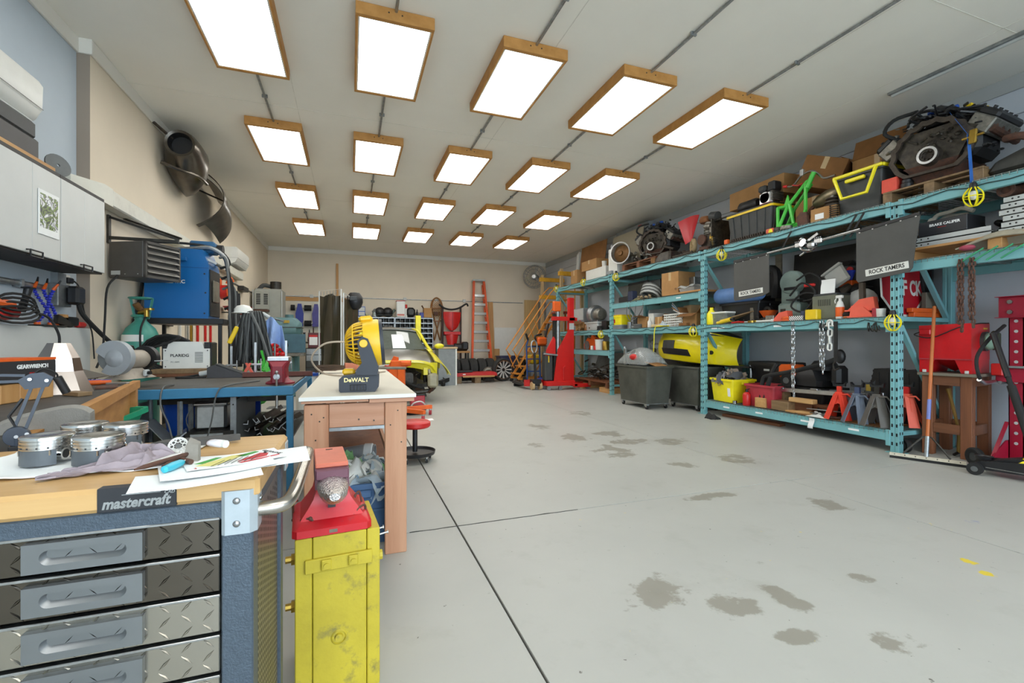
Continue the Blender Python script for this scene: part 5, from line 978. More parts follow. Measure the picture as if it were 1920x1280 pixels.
wire_('black supply cable dropping from the unit heater to the bench',[(-2.12,5.42,1.84),(-2.16,5.32,1.7),(-2.17,5.30,1.4),(-2.18,5.28,1.1),(-2.19,5.2,.96)],.010)
wire_('thick black cable curving down left of the blue welder',[at(270,510,X=-2.2),at(262,560,X=-2.24),at(248,612,X=-2.25),at(230,648,X=-2.25),at(208,672,X=-2.24)],.019)
# outlets and plugs under the cabinet
el=thing('outlet_box','grey metal outlet box under the wall cabinets','outlet',(XRW,4.97,1.60));part(el,'box',B().b2((.001,-.1,-.10),(.07,.1,.09),.006),GV);part(el,'raceway',B().b2((.001,-.06,.09),(.05,.06,.185)),K('grey_paint'));part(el,'wall_plate',B().b2((.001,.10,.09),(.015,.20,.19),.003),WP)
pg=thing('range_plug','big black power plug in the grey outlet box','plug',(XRW+.072,4.98,1.60));part(pg,'body',B().box((.045,.05,0),(.09,.13,.16),.02),BP);part(pg,'flex',B().tube([(.06,.05,-.06),(.07,.10,-.16),(.11,.26,-.30),(.14,.46,-.42),(.15,.80,-.52),(.15,.95,-.54)],.019,7,sm=4),BR)
pg2=thing('small_plug','small black plug and cord on the white wall plate','plug',(XRW+.016,5.12,1.74));part(pg2,'body',B().box((.015,0,0),(.03,.09,.05),.008),BP);part(pg2,'flex',B().tube([(.03,.04,0),(.05,.08,-.06),(.08,.10,-.3),(.13,.10,-.45),(.14,.12,-.70)],.006,5,sm=4),BR)
cp=thing('wall_pipe','grey pipe on the blue grey wall under the cabinets','pipe',(XRW+.03,3.55,1.64));part(cp,'pipe',B().cyl((0,0,0),(0,1.22,0),.022,n=12),GV);part(cp,'strap',B().b2((-.025,.9,-.03),(.026,.93,.03)),GV)
# blue coolant hoses
ba=thing('coolant_hoses','blue jointed coolant hoses with orange tips on the wall ledge','hoses',(-2.325,4.74,1.322));bh=mat('hose_blue','#2431b4',.4)
part(ba,'base_plate',B().b2((-.045,-.14,0),(.06,.17,.012),.003),DM)
for(y0,y1,x0,x1)in((-.11,.06,.0,.03),(.0,-.10,.03,-.01),(.11,.0,.01,0)):
 b=B();n=13
 for i in range(n):u=i/(n-1);b.ell((x0+(x1-x0)*u,y0+(y1-y0)*u+.03*sin(pi*u*1.6),.03+.26*u),(.0145,.0145,.013),8,5)
 h_=part(ba,'jointed_hose',b,bh);yt_=y1+.03*sin(pi*1.6)
 part(h_,'tip',B().cyl((x1,yt_,.30),(x1+.03,yt_+(y1-y0)*.1-.01,.35),.013,.008),K('orange_plastic'));part(h_,'nozzle',B().cyl((x1+.03,yt_+(y1-y0)*.1-.01,.35),(x1+.045,yt_+(y1-y0)*.2-.02,.38),.008,.005),BP);part(h_,'foot',B().cyl((x0,y0,.012),(x0,y0,.032),.02),K('orange_plastic'))
solo('wood_block','small pine block on the wall ledge beside the blue hoses','wood',B().box((0,0,.055),(.04,.08,.11),.003),K('pine'),(-2.32,4.96,1.322))
sw=thing('pistol_tool','black pistol shaped tool lying at the end of the ledge','tool',(-2.325,4.99,1.322),);part(sw,'body',B().box((0,.05,.055),(.05,.26,.08),.012),BP);part(sw,'lever',B().prism([(-.20,.03),(-.18,.10),(-.10,.08),(.05,.02),(.0,.0)],.03,'X',(.02,0,0)),DM);part(sw,'red_end',B().box((0,.24,.03),(.05,.13,.05),.015),RP)
rt=thing('angle_grinder','red power tool with coiled black cord on the ledge','tool',(-2.30,4.18,1.322));part(rt,'body',B().at((0,.0,.07),0,R(6)).box((0,0,0),(.08,.34,.09),.03).at(),RP);part(rt,'side_handle',B().tube([(.03,.16,.10),(.04,.19,.2),(.05,.2,.27)],[.026,.022,.026],10),BP);part(rt,'handle_cap',B().box((.05,.2,.275),(.06,.07,.012),.004),BP);part(rt,'orange_grip',B().tube([(.02,-.1,.15),(.03,.06,.14)],.03,8),K('orange_plastic'))
for k in range(4):part(rt,'cord_coil',B().tube([(.06+.03*cos(2*pi*i/14),.06+(.2-.02*k)*cos(2*pi*i/14),.07+.03*k+(.06)*sin(2*pi*i/14))for i in range(14)],.009,6,True),BR)
part(rt,'cord_tail',B().tube([(.07,.22,.10),(.10,.34,.06),(.13,.40,-.06),(.13,.41,-.16),(.13,.40,-.23)],.009,6,sm=5),BR);part(rt,'plug',B().box((.13,.40,-.25),(.03,.05,.06),.01).b2((.125,.385,-.31),(.135,.388,-.28)).b2((.125,.412,-.31),(.135,.415,-.28)),BR)
# ---------------------------------------------------------------- wooden bench against the wall
A,D_=V((-.88,1.70,0)),V((-1.40,3.88,0));ZB=.92
wb=thing('timber_bench','timber workbench with worn black top against the left wall','workbench',(A.x,A.y,0));dv=(D_-A).normalized();nv=V((-dv.y,dv.x,0));LL=(D_-A).length;wbm=wood('bench_pine','#c58f52','#a87438',stretch=(1,.1,1))
def P_(u,w,z):p=dv*u+nv*w;return V((p.x,p.y,z))
wl_=lambda u:(A.x+(dv*u).x-(XL+.004))/abs(nv.x)
part(wb,'top_board',B().raw([P_(.03,.03,ZB),P_(LL,.03,ZB),V((XL+.004-A.x,(D_-A).y-.0,ZB)),V((XL+.004-A.x,-.1,ZB)),P_(.03,.03,ZB-.05),P_(LL,.03,ZB-.05),V((XL+.004-A.x,(D_-A).y,ZB-.05)),V((XL+.004-A.x,-.1,ZB-.05))],[(0,1,2,3),(7,6,5,4),(0,4,5,1),(1,5,6,2),(2,6,7,3),(3,7,4,0)]),mat('bench_top','#504d49',.6,col2='#38342f',scale=5))
part(wb,'front_rail',B().bar(P_(0,.012,ZB-.018),P_(LL+.02,.012,ZB-.018),.04,.05),wbm);part(wb,'front_apron',B().bar(P_(.02,.045,ZB-.155),P_(LL-.09,.045,ZB-.155),.03,.21),wbm);part(wb,'end_rail',B().bar(P_(LL,.03,ZB-.03),V((XL+.02-A.x,(D_-A).y,ZB-.03)),.04,.06),wbm)
for u in(.05,LL-.07):part(wb,'leg',B().bar(P_(u,.045,0),P_(u,.045,ZB-.05),.10,.09,tuple(nv)),wbm)
part(wb,'stretcher',B().bar(P_(LL-.25,.04,.56),P_(LL-.01,.04,.56),.025,.10),wbm)
for u in(.2,LL-.1):part(wb,'leg',B().bar(V((XL+.08-A.x,P_(u,0,0).y,0)),V((XL+.08-A.x,P_(u,0,0).y,ZB-.05)),.09),wbm)
zb=ZB+.001
# bench grinder
gr=thing('bench_grinder','grey double ended bench grinder on the end of the timber bench','grinder',at(258,709,Z=ZB)+V((-.05,.02,.001)),R(74));gr.scale=(.84,.84,.84);gg=mat('grinder_grey','#9a9ea1',.45,var=.05);gb_=mat('grinder_beige','#a3988a',.5,dirt=.3)
part(gr,'base',B().loft([rg(-.2,.2,-.11,.11,0,.03),rg(-.16,.16,-.08,.08,.03,.03),rg(-.09,.09,-.05,.05,.09,.02)]),gb_);part(gr,'motor',B().lathe([(0,-.12),(.07,-.12),(.085,-.09),(.085,.1),(.07,.13),(0,.13)],22,(.02,0,.17),'X'),gb_);part(gr,'switch',B().box((.05,-.1,.045),(.06,.03,.06),.008),LG);part(gr,'knob',B().cyl((.05,-.115,.045),(.05,-.14,.045),.016),BP)
g1=B();arc=[(.15*cos(R(a)),.15*sin(R(a)))for a in range(20,320,12)]+[(.03,-.03)]
g1.prism(arc,.055,'X',(-.215,-.01,.19));part(gr,'wheel_guard',g1,gg);part(gr,'guard_dome',B().lathe([(0,-.245),(.05,-.235),(.075,-.215),(.075,-.2),(0,-.2)],20,(0,-.02,.185),'X'),gg);part(gr,'grinding_wheel',B().cyl((-.2,0,.19),(-.17,0,.19),.125,n=26),K('abrasive'))
part(gr,'wire_wheel',B().cyl((.16,0,.17),(.2,0,.17),.10,n=22),DM);part(gr,'far_guard',B().prism([(.12*cos(R(a)),.12*sin(R(a)))for a in range(40,200,12)]+[(-.05,-.05)],.05,'X',(.155,0,.17)),BP);part(gr,'tool_rest',B().box((.2,-.13,.15),(.1,.06,.008)),LG);part(gr,'lift_handle',B().tube([(-.06,.02,.25),(-.05,.02,.30),(.05,.02,.29),(.08,.02,.24)],.008,6),DM)
# folded sheet metal sculpture
c0=at(122,738,Z=ZB);fs=thing('folded_sheet_horn','polished faceted sheet metal horn standing on the timber bench','metal work',c0+V((-.04,.03,.001)),R(12));fs.scale=(.84,.84,.95)
n=6;lv=[(.17,.0),(.115,.125),(.10,.20),(.055,.285)];rings=[]
for r_,z in lv:rings.append([V((r_*cos(2*pi*i/n+.3),r_*.8*sin(2*pi*i/n+.3),z))for i in range(n)])
pol=mat('polished_steel','#a39a94',.22,1,.06,5)
for i in range(n):
 for k in range(3):a,b_,c_,d_=rings[k][i],rings[k][(i+1)%n],rings[k+1][(i+1)%n],rings[k+1][i];inn=V((0,0,(a.z+d_.z)/2));sh_=lambda p:p+(V((0,0,p.z))-p).normalized()*.003;part(fs,'facet',B().raw([a,b_,c_,d_,sh_(a),sh_(b_),sh_(c_),sh_(d_)],[(0,1,2,3),(7,6,5,4),(0,4,5,1),(1,5,6,2),(2,6,7,3),(3,7,4,0)]),pol)
sh2=thing('steel_offcut','bent shiny steel offcut lying before the grinder','metal work',at(172,722,Z=ZB)+V((-.12,.1,.02)),R(30));part(sh2,'sheet',B().raw([(-.1,0,0),(.16,-.02,.03),(.0,.06,.09),(-.1,0,-.003),(.16,-.02,.027),(0,.06,.087),(.0,-.1,.01),(0,-.1,.007)],[(0,1,2),(5,4,3),(0,6,1),(4,7,3),(0,2,5,3),(2,1,4,5),(6,7,4,1),(0,3,7,6)]),pol)
for k,(m_,lb)in enumerate((('orange_plastic','orange marker pen on the bench behind the polished horn'),('blue_plastic','blue marker pen on the bench behind the polished horn'))):solo('marker_pen',lb,'pen',B().cyl((0,-.11,0),(0,.08,0),.016,n=10).cyl((0,.08,0),(0,.13,0),.013,n=10),K(m_),at(165,683-8*k,Y=3.62+.06*k)*1.0+V((-.02,0,0)),R(-70))
for o_ in list(COL.objects):
 if o_.name.startswith('marker_pen'):o_.location.z=zb+.016
solo('bench_scrap','tangle of thin offcuts and cables on the bench before the grinder','scrap heap',heap(B(),(0,0,.008),(.16,.22,.04),22,55,.5,'st'),DM,at(182,716,Z=ZB)+V((-.1,.12,0)),kind='stuff')
# wood and black box
p0=at(40,752,Z=ZB);kb=thing('timber_offcut_block','pale timber block under the printed black box','wood',p0+V((-.06,.02,0)),R(-8))
for k in range(3):part(kb,'stud',B().b2((-.085,-.15+.1*k,.001),(.085,-.052+.1*k,.088),.004),K('pine'))
bb_=thing('black_tool_box','black printed carton standing on the pale timber block','box',p0+V((-.06,.0,.09)),R(-8));part(bb_,'body',B().box((0,0,.05),(.18,.34,.10),.003),K('box_black'));part(bb_,'orange_edge',B().b2((-.09,-.17,.10),(.09,.17,.112)),K('orange_plastic'))
fr_=face_rot((0,1,0),(0,0,1));text(bb_,'lettering','GEARWRENCH',.026,(.0912,.03,.072),fr_,K('white_paper'),bold=.03);text(bb_,'lettering','METRIC',.012,(.0912,.03,.04),fr_,RP);text(bb_,'lettering','10 12 14 17 19',.014,(.0912,.03,.02),fr_,K('white_paper'))
solo('tan_board','tan board leaning on the wall behind the printed black box','board',B().b2((0,-.6,0),(.012,.42,.15)),K('pine_y'),(XL+.04,2.95,zb),ry=R(-8));
ol=solo('orange_level','long orange bar lying behind the printed black box','bar',B().box((0,0,.02),(.04,.9,.04),.006),K('orange_plastic'),(-2.0,2.95,zb))
# articulated desk lamp clamp in front
lp=thing('arm_lamp','dark blue jointed lamp arm clamped to the timber bench edge','lamp',at(22,838,Z=ZB)+V((-.0,.02,0)),R(20));lp.scale=(.5,.5,.5);nb=mat('arm_blue','#2b3442',.4);L0=V((0,0,.06));
part(lp,'clamp',B().b2((-.03,-.03,-.12),(.03,.03,-.0),.005).b2((-.03,-.03,-.13),(.05,.03,-.11)).cyl((.03,0,-.2),(.03,0,-.06),.006),BP)
part(lp,'pivot',B().at((0,0,.05)).lathe([(0,-.02),(.05,-.02),(.055,0),(.05,.02),(0,.02)],18,ax='Y').at().cyl((0,0,0),(0,0,.04),.022),nb);part(lp,'knob',B().cyl((.03,0,.02),(.09,.0,.02),.014),BP)
for s in(-.02,.025):part(lp,'lower_arm',B().bar((s,0,.06),(s+.075,.01,.315),.014),nb)
part(lp,'elbow',B().prism([(.03,.30),(.12,.31),(.14,.36),(.10,.39),(.05,.385),(.0,.35)],.03,'Y',(0,-.01,0)),nb)
part(lp,'upper_arm',B().bar((.03,0,.375),(-.32,-.02,.40),.014),nb);part(lp,'upper_arm',B().bar((.02,0,.345),(-.32,-.02,.35),.014),nb);part(lp,'spring',B().tube([(.01,.0,.07),(-.03,0,.16),(.02,.01,.25)],.008,6),BP);part(lp,'cable',B().tube([(.06,0,.38),(.10,0,.41),(.15,.01,.38),(.15,.02,.34)],.005,5,sm=4),BR);part(lp,'hand_grip',B().cyl((.155,0,.36),(.19,.02,.27),.02),BP)
for p_ in((.05,.355),(.115,.345),(-.0,.05),(.04,.06)):part(lp,'screw',B().cyl((p_[0],-.026,p_[1]),(p_[0],-.018,p_[1]),.009,n=8),STL)
# upholstered seat back
st_=at(95,830,Z=.62);cb_=thing('headrest_cushion','worn grey felt seat back standing before the timber bench','seat',(-.90,1.80,.69),R(20));cb_.scale=(.46,.5,.58)
cm=mat('grey_felt','#8d8982',.95,var=.12,scale=5,bump=.25,bscale=120,dirt=.3)
def seatf(u,v):
 a=(u-.5)*.50;return(a*(1-.16*(1-v))+.05*(1-v),.045*cos(pi*(u-.5))+.03*sin(pi*v),.14+.40*v-.06*(abs(u-.5)*2)**4-.09*(1-u)*v)
part(cb_,'cushion',B().sheet(seatf,16,14,.055),cm);part(cb_,'side_pad',B().tube([(-.22,.0,.40),(-.25,-.01,.24),(-.24,.0,.12)],[.05,.055,.03],10,sm=3),mat('grey_felt_light','#8f9296',.95,bump=.2,bscale=120));part(cb_,'cord',B().tube([(-.31,-.05,.18),(-.24,-.07,.17),(-.19,-.04,.18)],.004,5,sm=3),BP);part(cb_,'stem',B().bar((0,.0,-1.17),(0,.0,.2),.05,.02),DM);part(cb_,'foot',B().bar((-.22,0,-1.178),(.22,0,-1.178),.05,.02).bar((0,-.2,-1.178),(0,.2,-1.178),.05,.02),DM)
gt=tub('green plastic tray on the crossbar under the timber bench',(-1.50,3.55,.62),(.3,.5,.10),mat('tray_green','#1f9d74',.4),None,R(-14),taper=.8,handles=False,rx=R(8));part(wb,'lower_shelf',B().raw([P_(.2,.1,.60),P_(LL-.02,.1,.60),P_(LL-.02,.55,.60),P_(.2,.55,.60),P_(.2,.1,.585),P_(LL-.02,.1,.585),P_(LL-.02,.55,.585),P_(.2,.55,.585)],[(0,1,2,3),(7,6,5,4),(0,4,5,1),(1,5,6,2),(2,6,7,3),(3,7,4,0)]),K('old_wood_x'))
# ---------------------------------------------------------------- gas cylinder
gc=thing('gas_cylinder','green gas cylinder with brass regulator beside the blue welder','gas cylinder',(-2.10,5.88,0));gc.scale=(1.15,1.15,1.0);gt_=mat('cylinder_green','#3f8b7b',.4,var=.08);part(gc,'body',B().lathe([(0,0),(.13,0),(.14,.02),(.14,1.20),(.135,1.27),(.11,1.34),(.06,1.40),(.045,1.42),(.045,1.46),(0,1.46)],28),gt_);part(gc,'collar_ring',B().tor((0,0,1.66),.085,.01,'Z',20,6).bar((.05,.02,1.44),(.085,.02,1.66),.03,.012).bar((-.05,.02,1.44),(-.085,.02,1.66),.03,.012).tor((0,0,1.47),.06,.015),gt_)
part(gc,'valve',B().cyl((0,0,1.46),(0,0,1.56),.02).cyl((-.03,-.03,1.60),(0,0,1.54),.03,n=10),K('copper_brown'));part(gc,'regulator',B().cyl((0,-.02,1.50),(.07,-.07,1.52),.022).cyl((.07,-.07,1.46),(.07,-.07,1.55),.02).lathe([(0,0),(.03,0),(.03,.02),(0,.02)],14,(.1,-.08,1.53)),K('brass'));part(gc,'label',B().lathe([(.1405,1.20),(.141,1.20),(.139,1.27),(.138,1.27)],10,arc=1.6,o=(0,0,0)).at(),WP);part(gc,'hose',B().tube([(.06,-.07,1.46),(.05,-.15,1.3),(.06,-.16,1.0),(.08,-.2,.88)],.009,6,sm=4),BR)
for v in gc.children[3].data.vertices:x,y=v.co.x,v.co.y;a=-2.7;v.co.x,v.co.y=x*cos(a)-y*sin(a),x*sin(a)+y*cos(a)
# ---------------------------------------------------------------- blue steel bench
bsm=mat('bench_blue','#3a7ea5',.45,var=.08,wear=('#26506c',9,.64));tb_=thing('steel_bench','long blue steel workbench with bare steel top','workbench',(-1.41,4.0,0));ZS=.85
part(tb_,'top_plate',B().b2((-.30,.04,ZS-.012),(.97,1.9,ZS),.002),mat('bench_plate','#6c675f',.5,.4,col2='#504b45',scale=4));part(tb_,'front_channel',B().b2((-.08,0,ZS-.075),(.98,.045,ZS-.004),.004),bsm);part(tb_,'rear_channel',B().b2((-.3,1.86,ZS-.075),(.98,1.9,ZS-.013),.004),bsm);part(tb_,'side_channel',B().b2((.94,.045,ZS-.075),(.98,1.86,ZS-.013),.004),bsm)
for x,y in((.93,.0),(.93,1.85),(-.28,1.85),(-.3,.0)):part(tb_,'leg',B().b2((x,y,0),(x+.05,y+.05,ZS-.08),.004),bsm)
part(tb_,'lower_shelf',B().b2((-.30,.06,.38),(.95,1.84,.40)),DM);part(tb_,'shelf_channel',B().b2((-.3,.05,.34),(.93,.055,.40)),bsm);part(tb_,'flat_rail',B().b2((-.02,.3,.70),(.92,.31,.74)),DM);part(tb_,'blue_back_panel',B().b2((-.1,1.2,.3),(.55,1.22,.78)),mat('panel_blue','#1648b0',.4))
zs=ZS+.001
vs=thing('bench_vise','red bench vise bolted at the front of the blue bench','vise',(-.55,4.22,zs));vr=mat('vise_red','#8e2030',.45,dirt=.4)
part(vs,'base',B().lathe([(0,0),(.11,0),(.11,.012),(.075,.03),(.06,.06),(0,.06)],20),vr);part(vs,'body',B().loft([rg(-.055,.055,-.08,.1,.055,.02),rg(-.05,.05,-.09,.11,.12,.02),rg(-.075,.075,-.05,.07,.20,.02)]),vr);part(vs,'front_jaw',B().loft([rg(-.05,.05,-.17,-.10,.02,.015),rg(-.05,.05,-.17,-.11,.15,.015),rg(-.075,.075,-.13,-.085,.19,.01)]),vr);part(vs,'jaw_face',B().b2((-.08,-.13,.19),(.08,-.06,.225),.005).b2((-.08,-.055,.19),(.08,.04,.225),.005),STL);part(vs,'slide',B().b2((-.03,-.14,.09),(.03,.2,.14),.006),DM);part(vs,'screw_hub',B().cyl((0,-.16,.07),(0,-.21,.07),.024,n=14).cyl((0,-.21,.07),(0,-.225,.07),.014),STL);part(vs,'handle',B().cyl((.0,-.205,.10),(.0,-.205,-.17),.009,n=8).ell((0,-.205,.105),.014,8,6).ell((0,-.205,-.175),.014,8,6),STL);part(vs,'anvil_pad',B().box((0,.12,.17),(.09,.08,.05),.01),STL)
ag=solo('angle_bar','rusty angle iron lying along the blue bench','bar',B().b2((0,0,0),(.62,.006,.05)).b2((0,0,0),(.62,.05,.006)),mat('red_oxide','#70443c',.7,.2),(-.98,5.0,zs))
fp=thing('welder_pedal','dark grey welder foot pedal lying on the blue bench','pedal',at(425,708,Z=ZS)+V((0,.05,.001)),R(-6));part(fp,'wedge',B().prism([(-.16,0),(.16,0),(.17,.02),(-.10,.125),(-.16,.10)],.12,'Y',(0,-.06,0)),mat('pedal_grey','#48474a',.6));part(fp,'tread',B().prism([(.16,.035),(-.09,.135),(-.09,.125),(.16,.025)],.11,'Y',(0,-.055,0)),DG);part(fp,'strain_relief',B().tube([(-.16,0,.05),(-.24,-.01,.035)],.025,10),LG);part(fp,'cord',B().tube([(-.24,-.01,.03),(-.34,-.03,.012),(-.40,-.1,.012),(-.30,-.16,.012),(-.15,-.1,.012)],.01,6,sm=4),BR)
wire_('grey wire hanging over the front of the blue bench',[(-1.32,4.3,zs+.006),(-1.3,4.02,zs+.01),(-1.3,3.97,.74),(-1.25,3.96,.60),(-1.22,3.95,.48)],.006,'mid_grey');wire_('thin cable drooping over the blue bench edge beside the pedal',[(-.75,4.5,zs+.006),(-.90,4.05,zs+.008),(-.95,3.975,.8),(-.98,3.96,.60),(-1.02,3.95,.42)],.006,'mid_grey')
bdd=thing('board_stack','stack of boards under the white plasma cutter','board',(-1.53,5.55,zs));part(bdd,'board',B().b2((-.3,-.2,0),(.4,.2,.03),.003),K('old_wood_x'));part(bdd,'board',B().b2((-.3,-.2,.031),(.3,.2,.075),.003),K('block_wood'))
pc_=thing('plasma_cutter','white plasma cutter box printed with its maker name','welder',(-1.56,5.55,zs+.077));part(pc_,'case',B().prism([(-.2,0),(.2,0),(.2,.2),(.15,.2),(.13,.27),(-.15,.27),(-.17,.2),(-.2,.2)],.22,'Y',(0,-.11,0)),WP);[part(pc_,'end_cap',B().b2((s*.215,-.1,.01),(s*.201,.1,.26),.004).b2((s*.2,-.105,.2),(s*.15,.105,.265)),BP)for s in(-1,1)];f0=face_rot((1,0,0),(0,0,1));text(pc_,'lettering','PLARIDG',.040,(-.06,-.111,.13),f0,BP,bold=.02);text(pc_,'lettering','PC-50M',.022,(-.10,-.111,.065),f0,K('mid_grey'))
for k in range(8):part(pc_,'vent_slot',B().b2((.07,-.1115,.06+k*.014),(.14,-.1095,.066+k*.014)),K('mid_grey'))
for x,z in((-.18,.02),(.18,.02),(-.18,.18),(.18,.18)):part(pc_,'screw',B().cyl((x,-.113,z),(x,-.109,z),.006,n=8),BP)
tcb=thing('torch_cable','coil of black torch cable looped over the plasma cutter','cable',(-1.72,5.55,zs+.08))
for k in range(5):part(tcb,'cable_loop',B().tube([(-.06+(.17+.02*k)*cos(t),.16-.02*k+.02*sin(3*t),.13+(.15+.014*k)*sin(t))for t in[2*pi*i/16 for i in range(16)]],.014,6,True),BR)
part(tcb,'cable_tail',B().tube([(.02,.04,.27),(.1,-.12,.31),(.0,-.14,.25),(-.14,-.15,.2)],.012,6,sm=5),BR)
# stand with the big blue welder
ws=thing('welder_stand','black steel stand carrying the big blue welder over the bench','stand',(-1.82,6.42,0));part(ws,'shelf',B().b2((-.36,-.27,1.40),(.42,.27,1.465),.006),BP)
for x in(-.34,.36):
 for y in(-.25,.22):part(ws,'leg',B().b2((x,y,0),(x+.035,y+.035,1.40)),BP)
bw=thing('big_welder','large blue welding machine on the black stand','welder',(-1.85,6.42,1.467));wbl=mat('welder_blue','#0f5f9e',.32,var=.05,scale=3)
part(bw,'case',B().prism([(-.33,0),(.29,0),(.29,.62),(.23,.80),(-.33,.80)],.46,'Y',(0,-.23,0)),wbl);part(bw,'panel_line',B().b2((-.33,-.2315,.585),(.29,-.2302,.592)),mat('welder_line','#0c4a80',.4));part(bw,'front_panel',B().b2((.291,-.2,.03),(.305,.2,.58),.004),BP);part(bw,'front_door',B().box((.315,-.02,.33),(.02,.24,.26),.02),mat('smoked_cover','#6f685c',.25));part(bw,'top_handle',B().tube([(.25,-.15,.70),(.34,-.15,.66),(.34,.15,.66),(.25,.15,.70)],.018,7),GV);part(bw,'lift_eye',B().box((.02,-.245,.68),(.12,.03,.05),.008),wbl)
text(bw,'lettering','MILLERMATIC',.055,(-.11,-.2315,.42),f0,WP,bold=.03)
for x,z in((.25,.06),(.25,.52),(.26,.30),(-.28,.06)):part(bw,'screw',B().cyl((x,-.236,z),(x,-.229,z),.01,n=8),BP)
part(bw,'handle_slot',B().prism([(-.16,.43),(-.04,.43),(-.06,.40),(-.14,.40)],.004,'Y',(0,-.234,0)),WP)
f2=thing('wire_feeder','small blue wire feeder on top of the big welder','welder',(-1.68,6.50,2.268));part(f2,'case',B().box((0,0,.07),(.26,.2,.14),.015),mat('feeder_blue','#2c5f88',.4));part(f2,'spool',B().cyl((.14,0,.06),(.2,0,.06),.06,n=16),BP);part(f2,'silver_hose',B().tube([(-.3,-.1,.02),(-.1,-.15,.03),(.1,-.16,.05),(.24,-.12,-.05),(.27,-.1,-.2)],.025,8,sm=4),GV)
wcb=thing('welder_leads','thick black welding leads hanging from the front of the welder','cable',(-1.50,6.45,1.5))
for k in range(6):part(wcb,'lead',B().tube([(.02,-.15+.05*k,.70-.12*k),(.09+.01*k,-.15+.05*k,.68-.1*k),(.12+.012*k,-.12+.04*k,.3),(.12+.014*k,-.1+.03*k,.0),(.13+.02*k,-.08,-.3),(.16+.02*k,-.2,-.6+.0*k)],.015,6,sm=4),BR if k%3 else K('mid_grey'))
wire_('black lead arcing from the wall over the welder',[(-2.2,6.2,2.31),(-1.9,6.3,2.35),(-1.55,6.4,2.33),(-1.42,6.5,2.2),(-1.46,6.55,2.08)],.014)
# cable hank on its post
cs=thing('cable_stand','steel post with a big hank of black welding cables','cable stand',(-1.02,5.72,zs));part(cs,'post',B().cyl((0,.06,0),(0,.06,.66),.016).b2((-.1,-.04,0),(.1,.16,.012)),GV);part(cs,'arm',B().tube([(-.12,.03,.62),(-.06,.03,.66),(.1,.03,.66),(.16,.03,.62)],.02,8),LG);rnd_=random.Random(5)
for k in range(22):
 x=-.14+.30*k/21;s=rnd_.uniform(-.02,.02);lo=rnd_.uniform(.03,.16)
 part(cs,'cable_strand',B().tube([(x*.45+s,.07,.60),(x*.5,-.01,.68),(x*.7,-.05,.60),(x*1.0+s,-.06,.35),(x*1.15+s*2,-.05,lo+.06),(x*1.15,-.01,lo),(x*1.1,.06,lo+.2),(x*.5+s,.09,.58)],.012,5,sm=3),(BR,DG,K('mid_grey'))[k%3])
part(cs,'long_lead',B().tube([(.0,-.08,.66),(.1,-.11,.42),(.2,-.13,.10),(.26,-.15,.012)],.016,6,sm=3),K('mid_grey'));part(cs,'green_cord',B().tube([(.1,-.10,.25),(.13,-.12,.12),(.10,-.13,.05),(.14,-.14,.03)],.014,6,sm=3),K('green_paint'))
hl=thing('white_helmet','white hard hat hung on the cable post','helmet',(-1.12,5.76,zs+.665));hl.scale=(.75,.75,.75);part(hl,'shell',B().lathe([(.12,0),(.125,.0),(.12,.06),(.08,.105),(0,.125)],18),WP);part(hl,'brim',B().lathe([(.11,0),(.15,-.004),(.15,.004),(.12,.008)],18),WP)
bl=solo('blue_rag','pale blue rag hung beside the black cable hank','rag',B().sheet(lambda u,v:(.16*(u-.5)*(1+.3*v)+.04*v,.05*sin(9*u+3*v)*(.4+v),.30*(1-v)+.05*sin(5*u)),14,10,.004),mat('rag_blue','#8fa9d6',.9,var=.12),(-.82,5.78,zs+.28));rgp=thing('rag_hook','steel stand holding the pale blue rag','stand',(-.82,5.85,zs));part(rgp,'post',B().cyl((0,0,0),(0,0,.62),.01).b2((-.06,-.05,0),(.06,.05,.01)),GV);part(rgp,'arm',B().tube([(-.1,-.06,.58),(0,0,.61),(.1,-.07,.58)],.012,6),GV)
nf=thing('yellow_nippers','yellow handled cutters hung on the cable post','tool',(-1.20,5.66,zs+.42));part(nf,'handles',B().at((0,0,0),0,0,.4).b2((-.02,-.01,-.1),(.025,.02,.1),.008).at(),K('yellow_plastic'));part(nf,'hook',B().tube([(.04,.01,.09),(.06,.05,.16),(.12,.09,.18)],.006,5),GV)
clp=[(-1.18,5.5,.30),(-.93,5.35,.34),(-.66,5.5,.36)]
for k,(x,y,h_)in enumerate(clp):
 o=thing('bar_clamp',('left','middle','right')[k]+' upright chrome bar clamp standing on the blue bench','clamp',(x,y,zs));part(o,'bar',B().b2((-.012,-.006,0),(.012,.006,h_),.002),STL);part(o,'jaw',B().b2((-.05,-.012,h_*.3),(.06,.012,h_*.3+.02),.004).b2((-.04,-.03,0),(.04,.03,.012)),STL);part(o,'screw',B().cyl((.05,0,h_*.1),(.05,0,h_*.5),.006,n=8),STL)
ogc=thing('orange_clamp','orange spring clamp beside the chrome bar clamps','clamp',(-.98,5.25,zs));part(ogc,'arm',B().prism([(-.04,0),(.0,.06),(.03,.13),(.01,.13),(-.03,.06),(-.06,0)],.02,'Y'),K('salmon_plastic'));part(ogc,'arm',B().prism([(.04,0),(.0,.06),(-.03,.13),(-.01,.13),(.03,.06),(.06,0)],.02,'Y',(0,.022,0)),K('salmon_plastic'))
